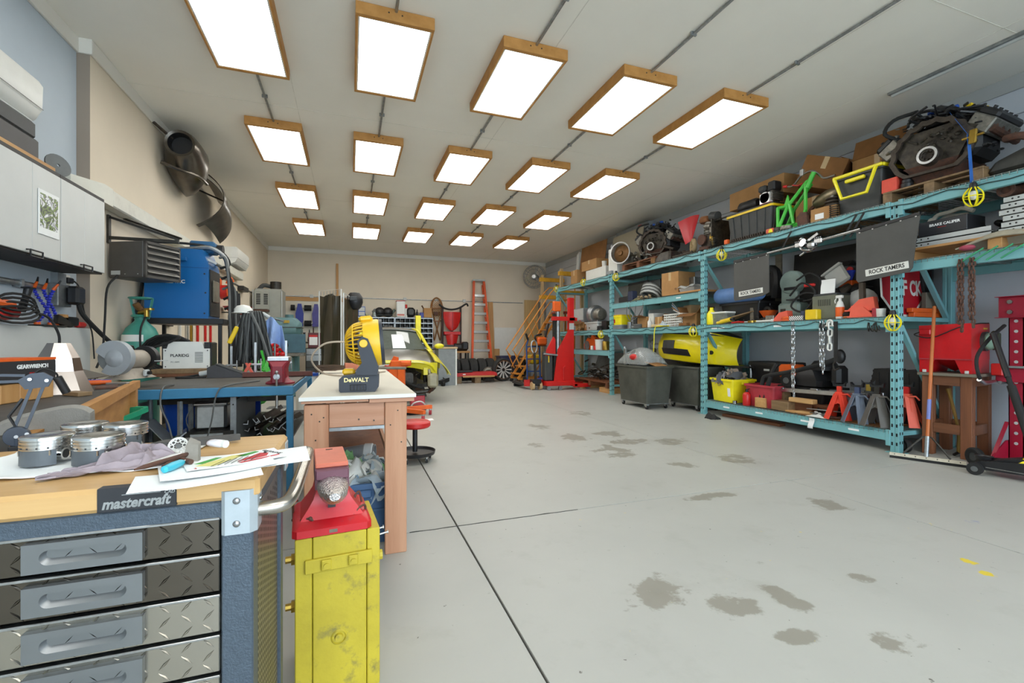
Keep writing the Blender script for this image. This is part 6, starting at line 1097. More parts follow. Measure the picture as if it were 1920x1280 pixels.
# ---------------------------------------------------------------- under the blue bench
zu=.401
fb=thing('steel_frame_box','open box frame of riveted steel angle under the blue bench','frame',(-1.36,4.24,zu),R(-4));al=GV
for x in(-.14,.14):
 for y in(-.10,.10):part(fb,'upright',B().b2((x-.018,y-.004,0),(x+.018,y+.004,.34)).b2((x-.004,y-.018,0),(x+.004,y+.018,.34)),al)
part(fb,'side_sheet',B().b2((-.145,-.1,.0),(-.14,.1,.33)),K('mid_grey'));part(fb,'leaning_sheet',B().at((.0,-.05,.10),R(10),R(0),R(52)).b2((-.12,-.12,-.003),(.14,.12,.003)).at(),K('grey_paint'));part(fb,'hinged_plate',B().at((.10,-.1,.05),R(20),0,R(-40)).b2((-.12,-.1,-.004),(.1,.1,.004)).at(),STL)
mc=thing('metal_canister','dented pale metal tin with wire bail under the blue bench','tin',(-1.04,4.28,zu+.10));part(mc,'body',B().box((0,0,.1),(.22,.2,.2),.02),K('aluminium'));part(mc,'lid',B().box((0,0,.205),(.24,.22,.03),.01),K('aluminium'));part(mc,'bail',B().tube([(-.12,-.09,.2),(-.16,-.11,.1),(-.14,-.1,.0)],.004,5,sm=3),GV)
mb=thing('steel_drawer_unit','low steel drawer unit under the metal tin','drawers',(-1.04,4.26,zu));part(mb,'case',B().b2((-.16,-.14,0),(.17,.2,.099),.004),DM);part(mb,'drawer_front',B().b2((-.12,-.146,.01),(.1,-.14,.085),.002),K('aluminium'));part(mb,'knob',B().cyl((.0,-.147,.045),(.0,-.16,.045),.012),DM)
bk2=thing('steel_bracket','tall riveted steel bracket beside the metal tin','bracket',(-.875,4.14,zu));part(bk2,'leg',B().b2((-.02,-.004,0),(.02,.004,.36)).b2((.016,0,0),(.02,.05,.36)),al);part(bk2,'sheet',B().raw([(.02,.0,.34),(.10,.3,.38),(.10,.3,.0),(.02,0,0),(.024,-.002,.34),(.104,.298,.38),(.104,.298,0),(.024,-.002,0)],[(0,1,2,3),(7,6,5,4),(0,4,5,1),(1,5,6,2),(2,6,7,3),(3,7,4,0)]),K('mid_grey'))
for z in(.04,.30):part(bk2,'rivet',B().cyl((0,-.007,z),(0,-.003,z),.006,n=8),DM)
tub('blue tub at the back under the blue bench',(-1.2,4.75,zu),(.6,.4,.4),mat('tub_blue','#1a55b8',.4),handles=False)
ash=mat('angle_dark','#4b4845',.5,.6,col2='#33302d');aen=STL;rnd2=random.Random(9)
for k in range(16):
 x=-.78+.36*(k%8)/7*.9+rnd2.uniform(-.01,.01);z=zu+.035+(.075 if k>=8 else 0)+rnd2.uniform(0,.03);w=rnd2.uniform(.028,.048);a=rnd2.choice((45,45,135,20,225,80))+rnd2.uniform(-15,15);ln=rnd2.uniform(.35,.75)
 t_=.006;prof=[(0,0),(w,0),(w,t_),(t_,t_),(t_,w),(0,w)]
 o=thing('angle_offcut','steel angle offcut in the pile under the bench','steel offcut',(x,4.14+rnd2.uniform(0,.06),z+.02),rnd2.uniform(-.15,.15),'angle iron offcuts',rx=R(-2),ry=-R(a))
 part(o,'length',B().prism(prof,ln,'Y'),ash);part(o,'cut_end',B().prism(prof,.002,'Y',(0,-.0021,0)),aen)
gh=thing('green_hose','coil of bright green hose hanging behind the bench','hose',(-1.10,6.35,.70))
for k in range(7):part(gh,'hose_loop',B().tube([((.13+.008*k)*cos(t),.02*k,(.22+.012*k)*sin(t))for t in[2*pi*i/16 for i in range(16)]],.013,6,True),K('green_paint'))
ghp=thing('hose_post','dark post carrying the green hose coil','stand',(-1.10,6.42,0));part(ghp,'post',B().cyl((0,.16,0),(0,.16,1.0),.02).b2((-.15,0,0),(.15,.3,.015)),DM);part(ghp,'peg',B().cyl((0,-.1,.885),(0,.16,.885),.014),DM)
# ================================================================= TOOL CHEST in the foreground
CX,CY,CZ=-.173,1.035,.93;W_,DD=1.40,.44 # right end of worktop, its front edge, its height
tc=thing('tool_chest','steel rolling tool chest with pale wood top and tread plate drawers','tool chest',(CX,CY,0));hmr=mat('hammered_blue','#4a5560',.42,.3,.12,120,bump=.25,bscale=260);topw=wood('chest_wood','#cfa972','#be945c',stretch=(.06,1,1),scale=18,rough=.42,bump=.04);zt_=CZ-.045
part(tc,'worktop',B().b2((-W_,0,zt_),(0,DD,CZ),.008),topw)
part(tc,'top_frame',B().b2((-W_,.006,zt_-.038),(-.012,DD-.004,zt_-.0005),.003),hmr);part(tc,'front_post',B().b2((-.068,.006,.10),(-.012,.06,zt_-.039),.003),hmr);part(tc,'rear_post',B().b2((-.068,DD-.05,.10),(-.012,DD-.004,zt_-.039),.003),hmr);part(tc,'carcass',B().b2((-W_,.045,.10),(-.0685,DD-.01,zt_-.039)),BP)
# perforated side sheet with real pressed dimples
pst=mat('perforated_steel','#7d776f',.38,.6,.15,6);part(tc,'side_panel',B().b2((-.066,.061,.12),(-.020,DD-.051,zt_-.04)),pst)
b=B()
for i in range(15):
 for k in range(44):
  y=.085+i*.0205;z=.14+k*.0155+(.0077 if i%2 else 0)
  b.raw([(-.0196,y-.003,z-.0045),(-.0196,y+.003,z-.0045),(-.0196,y+.003,z+.0045),(-.0196,y-.003,z+.0045)],[(0,1,2,3)])
part(tc,'perforations',b,mat('hole_black','#101010',.9),kind='stuff')
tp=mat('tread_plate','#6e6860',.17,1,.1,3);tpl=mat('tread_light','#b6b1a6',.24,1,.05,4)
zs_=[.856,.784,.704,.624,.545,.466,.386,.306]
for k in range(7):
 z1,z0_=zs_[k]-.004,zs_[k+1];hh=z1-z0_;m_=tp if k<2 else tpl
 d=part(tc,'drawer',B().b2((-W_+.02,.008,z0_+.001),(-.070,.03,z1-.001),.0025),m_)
 part(d,'top_lip',B().b2((-W_+.02,.004,z1-.004),(-.070,.02,z1+.001),.001),STL)
 b=B()
 for i in range(22):
  for j in range(3):
   x=-.09-i*.036;z=z0_+.013+j*(hh-.026)/2;s=1 if(i+j)%2 else-1;u=V((s*.0098,0,.0098));w=V((-.0098*s,0,.0098))*.19;c=V((x,.0078,z));p=V((0,-.0018,0))
   if-.515<x<-.27 and abs(z-(z0_+z1)/2)<hh*.3 and i>4:pass
   b.raw([c-u,c+w,c+u,c-w,c-u*.7+p,c+w*.3+p,c+u*.7+p,c-w*.3+p],[(0,1,5,4),(1,2,6,5),(2,3,7,6),(3,0,4,7),(4,5,6,7)])
 part(d,'tread_bars',b,m_,kind='stuff')
 zc_=(z0_+z1)/2;hp_=part(d,'pull_plate',(lambda b:b.raw(*(lambda O,I,Q:([*O,*I,*Q],[(i,(i+1)%20,20+(i+1)%20,20+i)for i in range(20)]+[(20+i,20+(i+1)%20,40+(i+1)%20,40+i)for i in range(20)]+[list(range(40,60))]))(
  [(x,-.004,z)for x,z in[(lambda t:(-.28+max(-.087,min(.087,.12*cos(t))),zc_+max(-.026,min(.026,.06*sin(t)))))(2*pi*i/20)for i in range(20)]],
  [(-.28+(.05 if cos(2*pi*(i+.5)/20)>0 else-.05)+.013*cos(2*pi*(i+.5)/20),-.004,zc_+.013*sin(2*pi*(i+.5)/20))for i in range(20)],
  [(-.28+(.047 if cos(2*pi*(i+.5)/20)>0 else-.047)+.010*cos(2*pi*(i+.5)/20),.006,zc_+.004+.009*sin(2*pi*(i+.5)/20))for i in range(20)])))(B().b2((-.3665,-.0038,zc_-.026),(-.193,.009,zc_-.0255)).b2((-.3665,-.0038,zc_+.0255),(-.193,.009,zc_+.026)).b2((-.3672,-.0038,zc_-.026),(-.3668,.009,zc_+.026)).b2((-.1935,-.0038,zc_-.026),(-.193,.009,zc_+.026))),mat('pull_alu','#85888a',.32,.75,.04))
# corner bracket, push handle, badge
bk_=part(tc,'corner_bracket',B().prism([(-.062,.0),(-.055,-.006),(-.012,-.006),(.0,.006),(.0,.05),(-.062,.05)],.086,'Z',(-.004,.0,zt_-.066)),mat('bracket_grey','#aab3b8',.45,.3))
for x,z in((-.035,.0),(-.035,-.045)):part(bk_,'bolt',B().ell((x-.004,-.0065,zt_+z-.0),(.007,.004,.007),10,6),K('chrome'))
for z in(-.02,-.05):part(bk_,'bolt',B().ell((-.003,.035,zt_+z+.01),(.004,.006,.006),10,6),K('chrome'))
ph_=part(tc,'push_handle',B().tube([(-.006,.025,zt_-.03),(.025,.028,zt_-.03),(.044,.04,zt_-.028),(.053,.07,zt_-.022),(.058,.13,zt_-.012),(.062,.34,zt_+.003),(.058,.385,zt_+.0),(.045,.405,zt_-.002),(-.005,.41,zt_-.006)],.0145,12,sm=5),mat('handle_steel','#b5b0a8',.25,.95,.05))
part(tc,'rear_bracket',B().b2((-.004,.385,zt_-.05),(.002,.436,zt_+.03),.003),MATS['bracket_grey'])
bx_=-.136;f_=face_rot((1,0,0),(0,0,1));bd=part(tc,'badge',B().b2((-.262,-.002,zt_+.002),(-.140,.02,CZ+.0008),.001),K('box_black'));text(bd,'lettering','mastercraft',.026,(-.203,-.0022,zt_+.016),f_,STL,.0003,shear=.25,bold=.035,sx=.86);text(bd,'lettering','CAD',.008,(-.151,-.0022,zt_+.030),f_,STL,.0003,shear=.2,bold=.02);part(bd,'swoosh_line',B().b2((-.225,-.0024,zt_+.031),(-.165,-.002,zt_+.0322)),STL)
for x in(-W_+.1,-.08):
 for y in(.07,DD-.07):
  c=part(tc,'caster',B().b2((x-.03,y-.03,.085),(x+.03,y+.03,.10)).b2((x-.03,y-.03,.04),(x-.025,y+.03,.09)).b2((x+.025,y-.03,.04),(x+.03,y+.03,.09)),STL);part(c,'wheel',B().cyl((x-.02,y,.045),(x+.02,y,.045),.045,n=18),BR)
# ---------------------------------------------------------------- things on the chest
zt2=CZ+.0012
tw=solo('paper_towel','crumpled white paper towel spread under the pistons','towel',B().sheet(lambda u,v:(-.54+.36*u+.03*noise.noise((v*3,u*2,1)),.12+.24*v+.05*noise.noise((u*4,7,v)),.0045+.004*noise.noise((u*7,v*7,4))+(.012*(1-u*7)**2 if u<.14 else 0)),26,20,.0025),K('white_paper'),(CX,CY,zt2))
psm=mat('piston_alu','#d2d2d0',.2,1,.05,20);psk=mat('piston_coat','#5f6468',.5,.3)
def piston(label,p,rz):
 o=thing('piston',label,'piston',p,rz,'forged pistons on the paper towel');r=.0445
 part(o,'crown',B().lathe([(0,.060),(.018,.0585),(.026,.0605),(.040,.0605),(r-.001,.0595),(r,.058),(r,.0535),(r-.003,.0530),(r-.003,.0515),(r,.051),(r,.0465),(r-.003,.046),(r-.003,.0445),(r,.044),(r,.0395),(r-.003,.039),(r-.003,.0365),(r-.0005,.036),(r-.0005,.033),(0,.033)],40),psm)
 for s in(0,pi):
  part(o,'skirt',B().lathe([(r-.0008,.0325),(r-.0008,.001),(r-.004,.001),(r-.004,.0325),(r-.0008,.0325)],16,arc=R(105)).at(),psk)
  for v in o.children[-1].data.vertices:x,y=v.co.x,v.co.y;a=s-R(52);v.co.x,v.co.y=x*cos(a)-y*sin(a),x*sin(a)+y*cos(a)
  part(o,'pin_boss',B().cyl((-.0,.024*(1 if s else-1),.018),(0,.034*(1 if s else-1),.018),.014,n=18),psm);part(o,'pin_bore',B().cyl((0,.034*(1 if s else-1),.018),(0,.0345*(1 if s else-1),.018),.0095,n=16),BP)
  part(o,'bridge',B().b2((-.036,.0285*(1 if s else-1)-.001,.022),(.036,.0285*(1 if s else-1)+.001,.0325)),psm)
 for k in range(6):t=R(-60+24*k);part(o,'oil_hole',B().ell(((r-.003)*cos(t),(r-.003)*sin(t),.0377),.0018,6,4),BP)
 for k in range(6):t=pi+R(-60+24*k);part(o,'oil_hole',B().ell(((r-.003)*cos(t),(r-.003)*sin(t),.0377),.0018,6,4),BP)
 return o
zp_=CZ+.009
pp=[at(90,866,Z=zp_),at(186,866,Z=zp_),at(160,838,Z=zp_),at(236,838,Z=zp_)]
pn=['front left piston with its cut away side showing','front right piston half hidden by the mauve rag','rear left piston behind the two front ones','rear right piston nearest the sheet metal box']
for p,lb,a in zip(pp,pn,(-100,-110,-95,-80)):piston('silver forged piston, '+lb,p,R(a))
rg_=at(215,880,Z=CZ);mr=mat('rag_mauve','#998d92',.92,var=.14,scale=25,bump=.1,bscale=500)
RG=[(.05,.25,.45,.15,.010,.05),(.30,.10,.95,.30,.012,.05),(.45,.30,.62,.90,.034,.075),(.62,.92,.90,.55,.030,.08),(.60,.35,.95,.45,.022,.06),(.74,.75,.78,.20,.026,.05),(.15,.45,.40,.60,.012,.05),(.48,.75,.70,.60,.022,.05),(.85,.85,.97,.30,.016,.04),(.2,.05,.6,.02,.008,.03)]
def ragf(u,v):
 f=lambda k,q:noise.noise((u*k+q,v*k+q,q*3.7));uu,vv=u+.05*f(4,2),v+.05*f(4,6);h=0
 for x0,y0,x1,y1,am,wd in RG:
  dx,dy=x1-x0,y1-y0;t=max(0,min(1,((uu-x0)*dx+(vv-y0)*dy)/(dx*dx+dy*dy)));d2=(uu-x0-dx*t)**2+(vv-y0-dy*t)**2;h=max(h,am*math.exp(-d2/wd**2))+.10*am*math.exp(-d2/(wd*2.2)**2)
 sm=max(0,min(1,(u-.25)/.3));sm=sm*sm*(3-2*sm);e=min(1,min(u,1-u,v,1-v)*7)
 x=(u-.5)*(.205+.02*f(2.5,3))+.014*f(3.1,1)*(1-.3*v)+.012*(v-.5);y=-.05+.022*u+.012*f(3,9)+v*(.045+.075*sm-.025*max(0,u-.75)*4)-.010*h*30
 return(x,y,.004+.003*(1-e)+(h+.003*f(9,5)+.0015*f(21,7))*(.25+.75*e))
solo('shop_rag','crumpled mauve shop rag draped beside the pistons','rag',B().sheet(ragf,60,46,.003),mr,(rg_.x+.0,rg_.y-.0,zt2),R(8))
def paper(label,px,py,w,h_,rz,k,m='white_paper',curl=.004):
 p=at(px,py,Z=CZ);return solo('paper_sheet',label,'paper',B().sheet(lambda u,v:((u-.5)*w,(v-.5)*h_,curl*(2*u-1)**2+.001*noise.noise((u*4,v*4,k))),10,8,.0007),K(m),(p.x,p.y,zt2+.0012+.0022*k),rz)
paper('white paper sheet at the bottom, poking out at the chest front',375,897,.21,.12,R(14),0);paper('long white drawing sheet hanging past the chest side',470,866,.235,.15,R(8),1);paper('white drawing under the catalogue page',410,880,.20,.13,R(20),2)
mg=paper('printed catalogue page with red and green stripes',440,868,.185,.105,R(22),3,'white_paper',.002)
for(c,pts,nm)in(('#3f9a3a',[(-.075,.0),(-.03,.035),(-.02,.03),(-.06,-.008)],'green_print'),('#3f9a3a',[(.005,.02),(.05,.045),(.056,.036),(.02,.012)],'green_print'),('#c22a30',[(.0,-.03),(.055,.02),(.07,.008),(.06,-.02)],'red_print'),('#c22a30',[(.0,-.043),(.085,-.02),(.086,-.026),(.004,-.048)],'red_print'),('#23252b',[(.06,.012),(.066,.03),(.07,.028),(.066,.006)],'dark_print'),('#d8cf7a',[(-.045,-.04),(.03,.03),(.0,.033),(-.075,-.02)],'yellow_print')):
 part(mg,nm,B().prism(pts,.0006,'Z',(0,0,.0012)),mat('ink'+c,c,.6))
for k in range(7):part(mg,'black_stripe',B().at((0,0,0),0).bar((-.05+.012*k,-.042,.0021),(-.02+.012*k,-.005+.002*k,.0021),.0016,.0004).at(),BP)
text(mg,'lettering','GASOLINE',.014,(.078,.012,.0019),face_rot((.35,-.94,0),(.94,.35,0)),BP,.0002)
for k in range(2):part(mg,'red_mark',B().b2((-.088+.008*k,-.046-.0*k,.0012),(-.083+.008*k,-.034,.0018)),RP)
# small tools and scraps lying on the papers
zt3=CZ+.014
def on_top(px,py,z=0):p=at(px,py,Z=CZ);return(p.x,p.y,zt3+z)
td=thing('teal_tool','teal handled deburring tool lying on the papers','tool',on_top(329,888,.004),R(75));part(td,'handle',B().lathe([(0,-.035),(.007,-.033),(.0085,-.01),(.0075,.015),(.004,.025),(0,.026)],14,ax='X'),mat('teal_handle','#3fb3c9',.35));part(td,'head',B().cyl((.025,0,0),(.04,0,0),.003),STL)
sw_=thing('spoked_cutter','small round spoked cutter standing on the papers','tool',on_top(334,862,.018),R(30));part(sw_,'rim',B().tor((0,0,0),.018,.0022,'Y',22,6),WP);b=B()
for i in range(8):t=2*pi*i/8;b.tor((.012*cos(t),0,.012*sin(t)),.004,.0012,'Y',10,4)
part(sw_,'spoke_rings',b,WP);part(sw_,'hub',B().cyl((0,-.004,0),(0,.004,0),.005,n=12),STL)
for k,(px,py,a,ln,m_,lb)in enumerate(((300,878,68,.085,'steel','left silver punch lying on the papers'),(312,876,70,.08,'steel','right silver punch lying on the papers'),(305,886,62,.12,'rust','long rusty pin lying across the silver punches'),(324,880,80,.075,'rust','short rusty pin beside the teal tool'),(345,877,-50,.06,'rust','stubby rusty pin under the grey stone'))):
 p=on_top(px,py,.003+.006*(k==2));o=solo('metal_punch',lb,'tool',B().lathe([(0,-ln/2),(.0018,-ln/2),(.0045,-ln/2+.02),(.0055,ln/2-.012),(.0055,ln/2),(0,ln/2)],10,ax='X'),K(m_),p,R(a))
sl=solo('sharpening_stone','upright grey stone slab leaning among the papers','stone',B().loft([[V((x*.014,y*.007,0))for x,y in((-1,-1),(1,-1),(1,1),(-1,1))],[V((x*.012-.004,y*.007+.018,.032))for x,y in((-1,-1),(1,-1),(1,1),(-1,1))],[V((-.014-.0,.026,.046)),V((.006,.024,.036)),V((.006,.03,.036)),V((-.014,.032,.046))]]),mat('stone_grey','#8a857c',.85,bump=.2,bscale=200),on_top(360,872,-.005),R(-5))
s2=solo('slate_sliver','dark slate sliver lying behind the upright stone','stone',B().prism([(-.09,-.02),(-.02,-.026),(.03,-.008),(.095,.022),(.09,.03),(.0,.022),(-.07,.016)],.016),mat('slate','#4e4d4b',.8,bump=.2,bscale=150),on_top(368,838,-.008),R(4))
tr=thing('tape_tube','twisted white and red plastic tube on the catalogue page','tube',on_top(408,856,.008),R(-38));part(tr,'sleeve',B().loft([[V((x,.014*cos(t)*s,.0095+.009*sin(t)*s))for t in[2*pi*i/14 for i in range(14)]]for x,s in((-.030,.25),(-.022,.8),(-.012,.95),(.012,1.0),(.018,.85))]),mat('tube_white','#e3dfe2',.3));part(tr,'cap',B().cyl((.018,0,.0095),(.026,0,.0095),.0088,n=18),WP);part(tr,'red_band',B().loft([[V((x,.0143*cos(t)*s,.0095+.0093*sin(t)*s))for t in[2*pi*i/14 for i in range(14)]]for x,s in((-.027,.5),(-.021,.82))],False,False),RP)
# ================================================================= ANVIL on a yellow stand
AX,AY,ZA=-.05,1.80,.55;ar=R(5)
an=thing('anvil_stand','yellow painted timber block stand with bolted straps','stand',(AX,AY,0),ar);ylw=mat('stand_yellow','#b8a52a',.55,var=.14,scale=5,wear=('#80763a',9,.56),bump=.08);hw=.135
for k,(x0,x1)in enumerate(((-hw,-.083),(-.081,.090),(.092,hw))):part(an,'timber',B().b2((x0,-.15,0),(x1,.15,ZA-.002),.003),ylw)
part(an,'strap',B().b2((-.105,-.162,ZA-.115),(.108,-.1505,ZA-.07),.002),ylw)
for x in(-.04,.045):part(an,'bolt_block',B().b2((x-.016,-.172,ZA-.108),(x+.016,-.1625,ZA-.074),.003).cyl((x,-.176,ZA-.093),(x,-.172,ZA-.093),.009,n=10),ylw)
part(an,'ring_boss',B().lathe([(0,-.008),(.012,-.008),(.014,0),(.02,.0),(.022,-.004),(.026,0)],20,(.0,-.1505,.20),'Y'),ylw)
for z in(ZA-.09,.30):part(an,'side_bolt',B().cyl((-hw-.03,-.08,z),(-hw,-.08,z),.012,n=8).cyl((-hw-.012,-.08,z),(-hw,-.08,z),.02,n=6),K('brass'))
part(an,'side_bolt',B().cyl((hw,-.1,ZA-.12),(hw+.015,-.1,ZA-.12),.018,n=8),ylw)
av=thing('anvil','red painted anvil with foil wrapped horn on the yellow stand','anvil',(AX-.018,AY,ZA),ar);ared=mat('anvil_red','#c01722',.35,var=.12,scale=7,wear=('#7d4a52',7,.58));apink=mat('anvil_face','#d2735a',.55,var=.1,scale=8);H_=.225
part(av,'base',B().loft([rg(-.126,.126,-.15,.13,0,.015),rg(-.126,.126,-.15,.13,.024,.015),rg(-.112,.112,-.13,.11,.044,.02)]),ared)
part(av,'waist',B().loft([[V((x*w,y,z))for x,y in((-1,y0),(1,y0),(1,y1),(-1,y1))]for z,w,y0,y1 in((.022,.115,-.13,.10),(.05,.098,-.115,.09),(.08,.076,-.10,.08),(.105,.060,-.09,.075),(.135,.052,-.09,.085),(.155,.054,-.095,.12))]),ared)
part(av,'body',B().loft([[V((x*.055,y,z))for x,y in((-1,-.10),(1,-.10),(1,.16),(-1,.16))]for z in(.14,H_-.016)]),mat('anvil_purple','#6d4350',.5,dirt=.3));part(av,'face',B().b2((-.054,-.085,H_-.016),(.054,.17,H_),.003),apink);part(av,'step',B().b2((-.053,-.115,H_-.05),(.053,-.084,H_-.017),.003),MATS['anvil_purple'])
foil=mat('foil','#d8d4d2',.2,1,.06,12,bump=.9,bscale=130);part(av,'foil_horn',B().loft([[V((.051*s*cos(t),y,.145+dz+.048*s*sin(t)*(1 if sin(t)<0 else .62)))for t in[2*pi*i/20 for i in range(20)]]for y,s,dz in((-.10,1,.012),(-.15,.97,.011),(-.20,.84,.011),(-.235,.6,.012),(-.255,.32,.014))]),foil)
part(av,'hardy_hole',B().b2((-.014,-.112,.078),(.010,-.085,.098)),BP);part(av,'foot_slot',B().b2((-.012,-.1505,.006),(.014,-.14,.017)),K('grey_wood'));part(av,'pritchel_mark',B().tube([(-.012,.13,H_+.0005),(0,.126,H_+.001),(.012,.13,H_+.0005)],.002,5),DM)
for k,pts in enumerate(([(-.125,.04,.0),(-.125,.04,.06),(-.11,.03,.072)],[(-.10,-.10,.045),(-.07,-.118,.052),(-.062,-.12,.04)],[(.075,-.02,.045),(.082,-.02,.075),(.10,.0,.085),(.112,.01,.03)],[(.07,-.112,.042),(.09,-.105,.062),(.11,-.085,.06),(.114,-.07,.02)])):part(av,'bent_nail',B().tube(pts,.0042,6,sm=4).ell(pts[1]if k==1 else pts[0],.007,8,5),K('rust'))
for k,(y,z)in enumerate(((-.02,-.04),(-.12,-.02))):part(an,'nail',B().cyl((hw,y,ZA+z-.02),(hw+.03,y,ZA+z-.015),.003).cyl((hw+.03,y,ZA+z-.015),(hw+.033,y,ZA+z-.015),.007),STL)
# ================================================================= TABLE with the fan
TX0,TX1,TY0,TY1,TZ=-.256,.353,2.63,5.05,.905
tb2=thing('plywood_table','timber table with long white board top','table',(TX0,TY0,0));tw_=wood('table_pine','#bf9070','#a87455',stretch=(1,1,.07),scale=12);twx=wood('table_pine_x','#c2957a','#ab7a5c',stretch=(.07,1,1),scale=12);w,d=TX1-TX0,TY1-TY0
part(tb2,'top_board',B().b2((0,0,TZ-.022),(w,d,TZ),.002),mat('white_board','#d6cfbe',.6,var=.03,scale=2));part(tb2,'metal_edge',B().b2((0,-.002,TZ-.021),(w,.0,TZ-.001)),WP);part(tb2,'under_board',B().b2((.01,.006,TZ-.036),(.35,d-.01,TZ-.023)).b2((.355,.006,TZ-.044),(w-.01,d-.01,TZ-.023)),twx)
for x0,x1 in((.022,.145),(w-.17,w-.05)):
 part(tb2,'leg',B().b2((x0,.02,0),(x1,.06,TZ-.045),.004),tw_);part(tb2,'leg',B().b2((x0,d-.06,0),(x1,d-.02,TZ-.045),.004),tw_)
part(tb2,'leg_cheek',B().b2((.022,.061,0),(.06,.15,TZ-.045),.003),tw_);part(tb2,'leg_cheek',B().b2((w-.09,.061,0),(w-.05,.15,TZ-.045),.003),tw_)
part(tb2,'apron',B().b2((.147,.03,TZ-.175),(w-.172,.06,TZ-.045),.003),twx);part(tb2,'apron',B().b2((.147,d-.06,TZ-.175),(w-.172,d-.03,TZ-.045),.003),twx);part(tb2,'steel_strip',B().b2((.147,.035,TZ-.195),(w-.172,.058,TZ-.177)),GV)
for x in(.03,w-.07):part(tb2,'side_rail',B().b2((x,.16,TZ-.135),(x+.038,d-.07,TZ-.045),.003),wood('table_pine_y','#bf9070','#a87455',stretch=(1,.07,1),scale=12))
part(tb2,'lower_shelf',B().b2((.06,.50,.30),(w-.09,d-.06,.32),.003),K('old_wood'));
for x in(.03,w-.07):part(tb2,'shelf_rail',B().b2((x,.16,.24),(x+.03,d-.07,.30),.003),MATS['table_pine_y'])
for x,z in((.06,.84),(.10,.80),(.08,.70),(.12,.82),(w-.1,.84),(w-.14,.76),(w-.08,.66),(.3,.80),(.38,.79)):part(tb2,'screw',B().cyl((x,.017,z-.03),(x,.03,z-.03),.004,n=8),DM)
# fan
zf=TZ+.001
fn=thing('jobsite_fan','yellow and black cordless jobsite fan on the white table','fan',(.062,2.93,zf),R(-4));navy=mat('fan_navy','#30343d',.5,var=.06);fyl=mat('fan_yellow','#f0bf25',.38,var=.04)
part(fn,'base',B().prism([(-.115,.01),(-.108,0),(.085,0),(.105,.03),(.105,.10),(.07,.118),(-.02,.105),(-.095,.095),(-.115,.075)],.28,'Y',(0,-.14,0)),navy);part(fn,'battery',B().b2((-.105,-.05,.094),(-.035,.05,.13),.01),fyl);part(fn,'grip_ribs',B().b2((-.055,-.1435,.008),(.035,-.139,.045),.003),BP)
for k in range(5):part(fn,'rib',B().b2((-.048+k*.018,-.146,.01),(-.039+k*.018,-.1425,.042),.002),navy)
text(fn,'lettering','DeWALT',.034,(-.02,-.1405,.07),face_rot((1,0,0),(0,0,1)),mat('cream_ink','#f0dfa0',.5),bold=.03)
for s in(-1,1):part(fn,'arm',B().prism([(-.02,.10),(.098,.10),(.103,.15),(.065,.26),(.045,.31),(.015,.322),(-.012,.30),(-.01,.26),(.012,.17),(-.02,.13)],.022,'Y',(0,s*.16-.011,0)),navy)
c=(.02,0,.282);part(fn,'pivot',B().lathe([(0,-.178),(.021,-.178),(.024,-.173),(.024,.173),(.021,.178),(0,.178)],22,c,'Y'),fyl)
hd=thing('fan_head_tmp','','',(0,0,0));bpy.data.objects.remove(hd)
HB=lambda:B().at((.02,0,.282),0,0,R(-5))
part(fn,'front_ring',HB().lathe([(.118,.095),(.140,.095),(.143,.08),(.143,.03),(.138,.0),(.128,.0),(.13,.03),(.13,.08),(.118,.095)],36,ax='X'),fyl);part(fn,'top_grip',HB().b2((-.02,-.05,.13),(.06,.05,.165),.012),fyl);part(fn,'front_bezel',HB().lathe([(.118,.093),(.142,.093),(.14,.112),(.118,.112),(.118,.093)],36,ax='X'),navy)
b=HB();nr=30
for i in range(nr):
 t=2*pi*i/nr;b.tube([(.005,.134*cos(t),.134*sin(t)),(-.05,.122*cos(t),.122*sin(t)),(-.09,.088*cos(t),.088*sin(t)),(-.105,.055*cos(t),.055*sin(t))],.0042,5,sm=3)
part(fn,'back_grille',b,fyl,kind='stuff');part(fn,'grille_ring',HB().tor((-.06,0,0),.117,.005,'X',30,6),fyl);part(fn,'back_cap',HB().lathe([(0,-.113),(.05,-.11),(.06,-.10),(.055,-.092),(0,-.092)],24,ax='X'),fyl);part(fn,'motor',HB().cyl((-.088,0,0),(.02,0,0),.045,n=18),BP);b=HB()
for i in range(5):
 t=2*pi*i/5;b.raw([(.01+dx,r*cos(t+a),r*sin(t+a))for r,a,dx in((.02,-.2,0),(.11,-.28,0),(.11,.28,.04),(.02,.3,.03))]+[(.013+dx,r*cos(t+a),r*sin(t+a))for r,a,dx in((.02,-.2,0),(.11,-.28,0),(.11,.28,.04),(.02,.3,.03))],[(0,1,2,3),(7,6,5,4),(0,4,5,1),(1,5,6,2),(2,6,7,3),(3,7,4,0)])
part(fn,'blade_set',b,DG,kind='stuff');b=HB()
for r in(.03,.06,.09):b.tor((.108,0,0),r,.0025,'X',26,5)
for i in range(12):t=2*pi*i/12;b.tube([(.108,.02*cos(t),.02*sin(t)),(.106,.125*cos(t),.125*sin(t))],.0025,5)
part(fn,'front_grille',b,navy,kind='stuff')
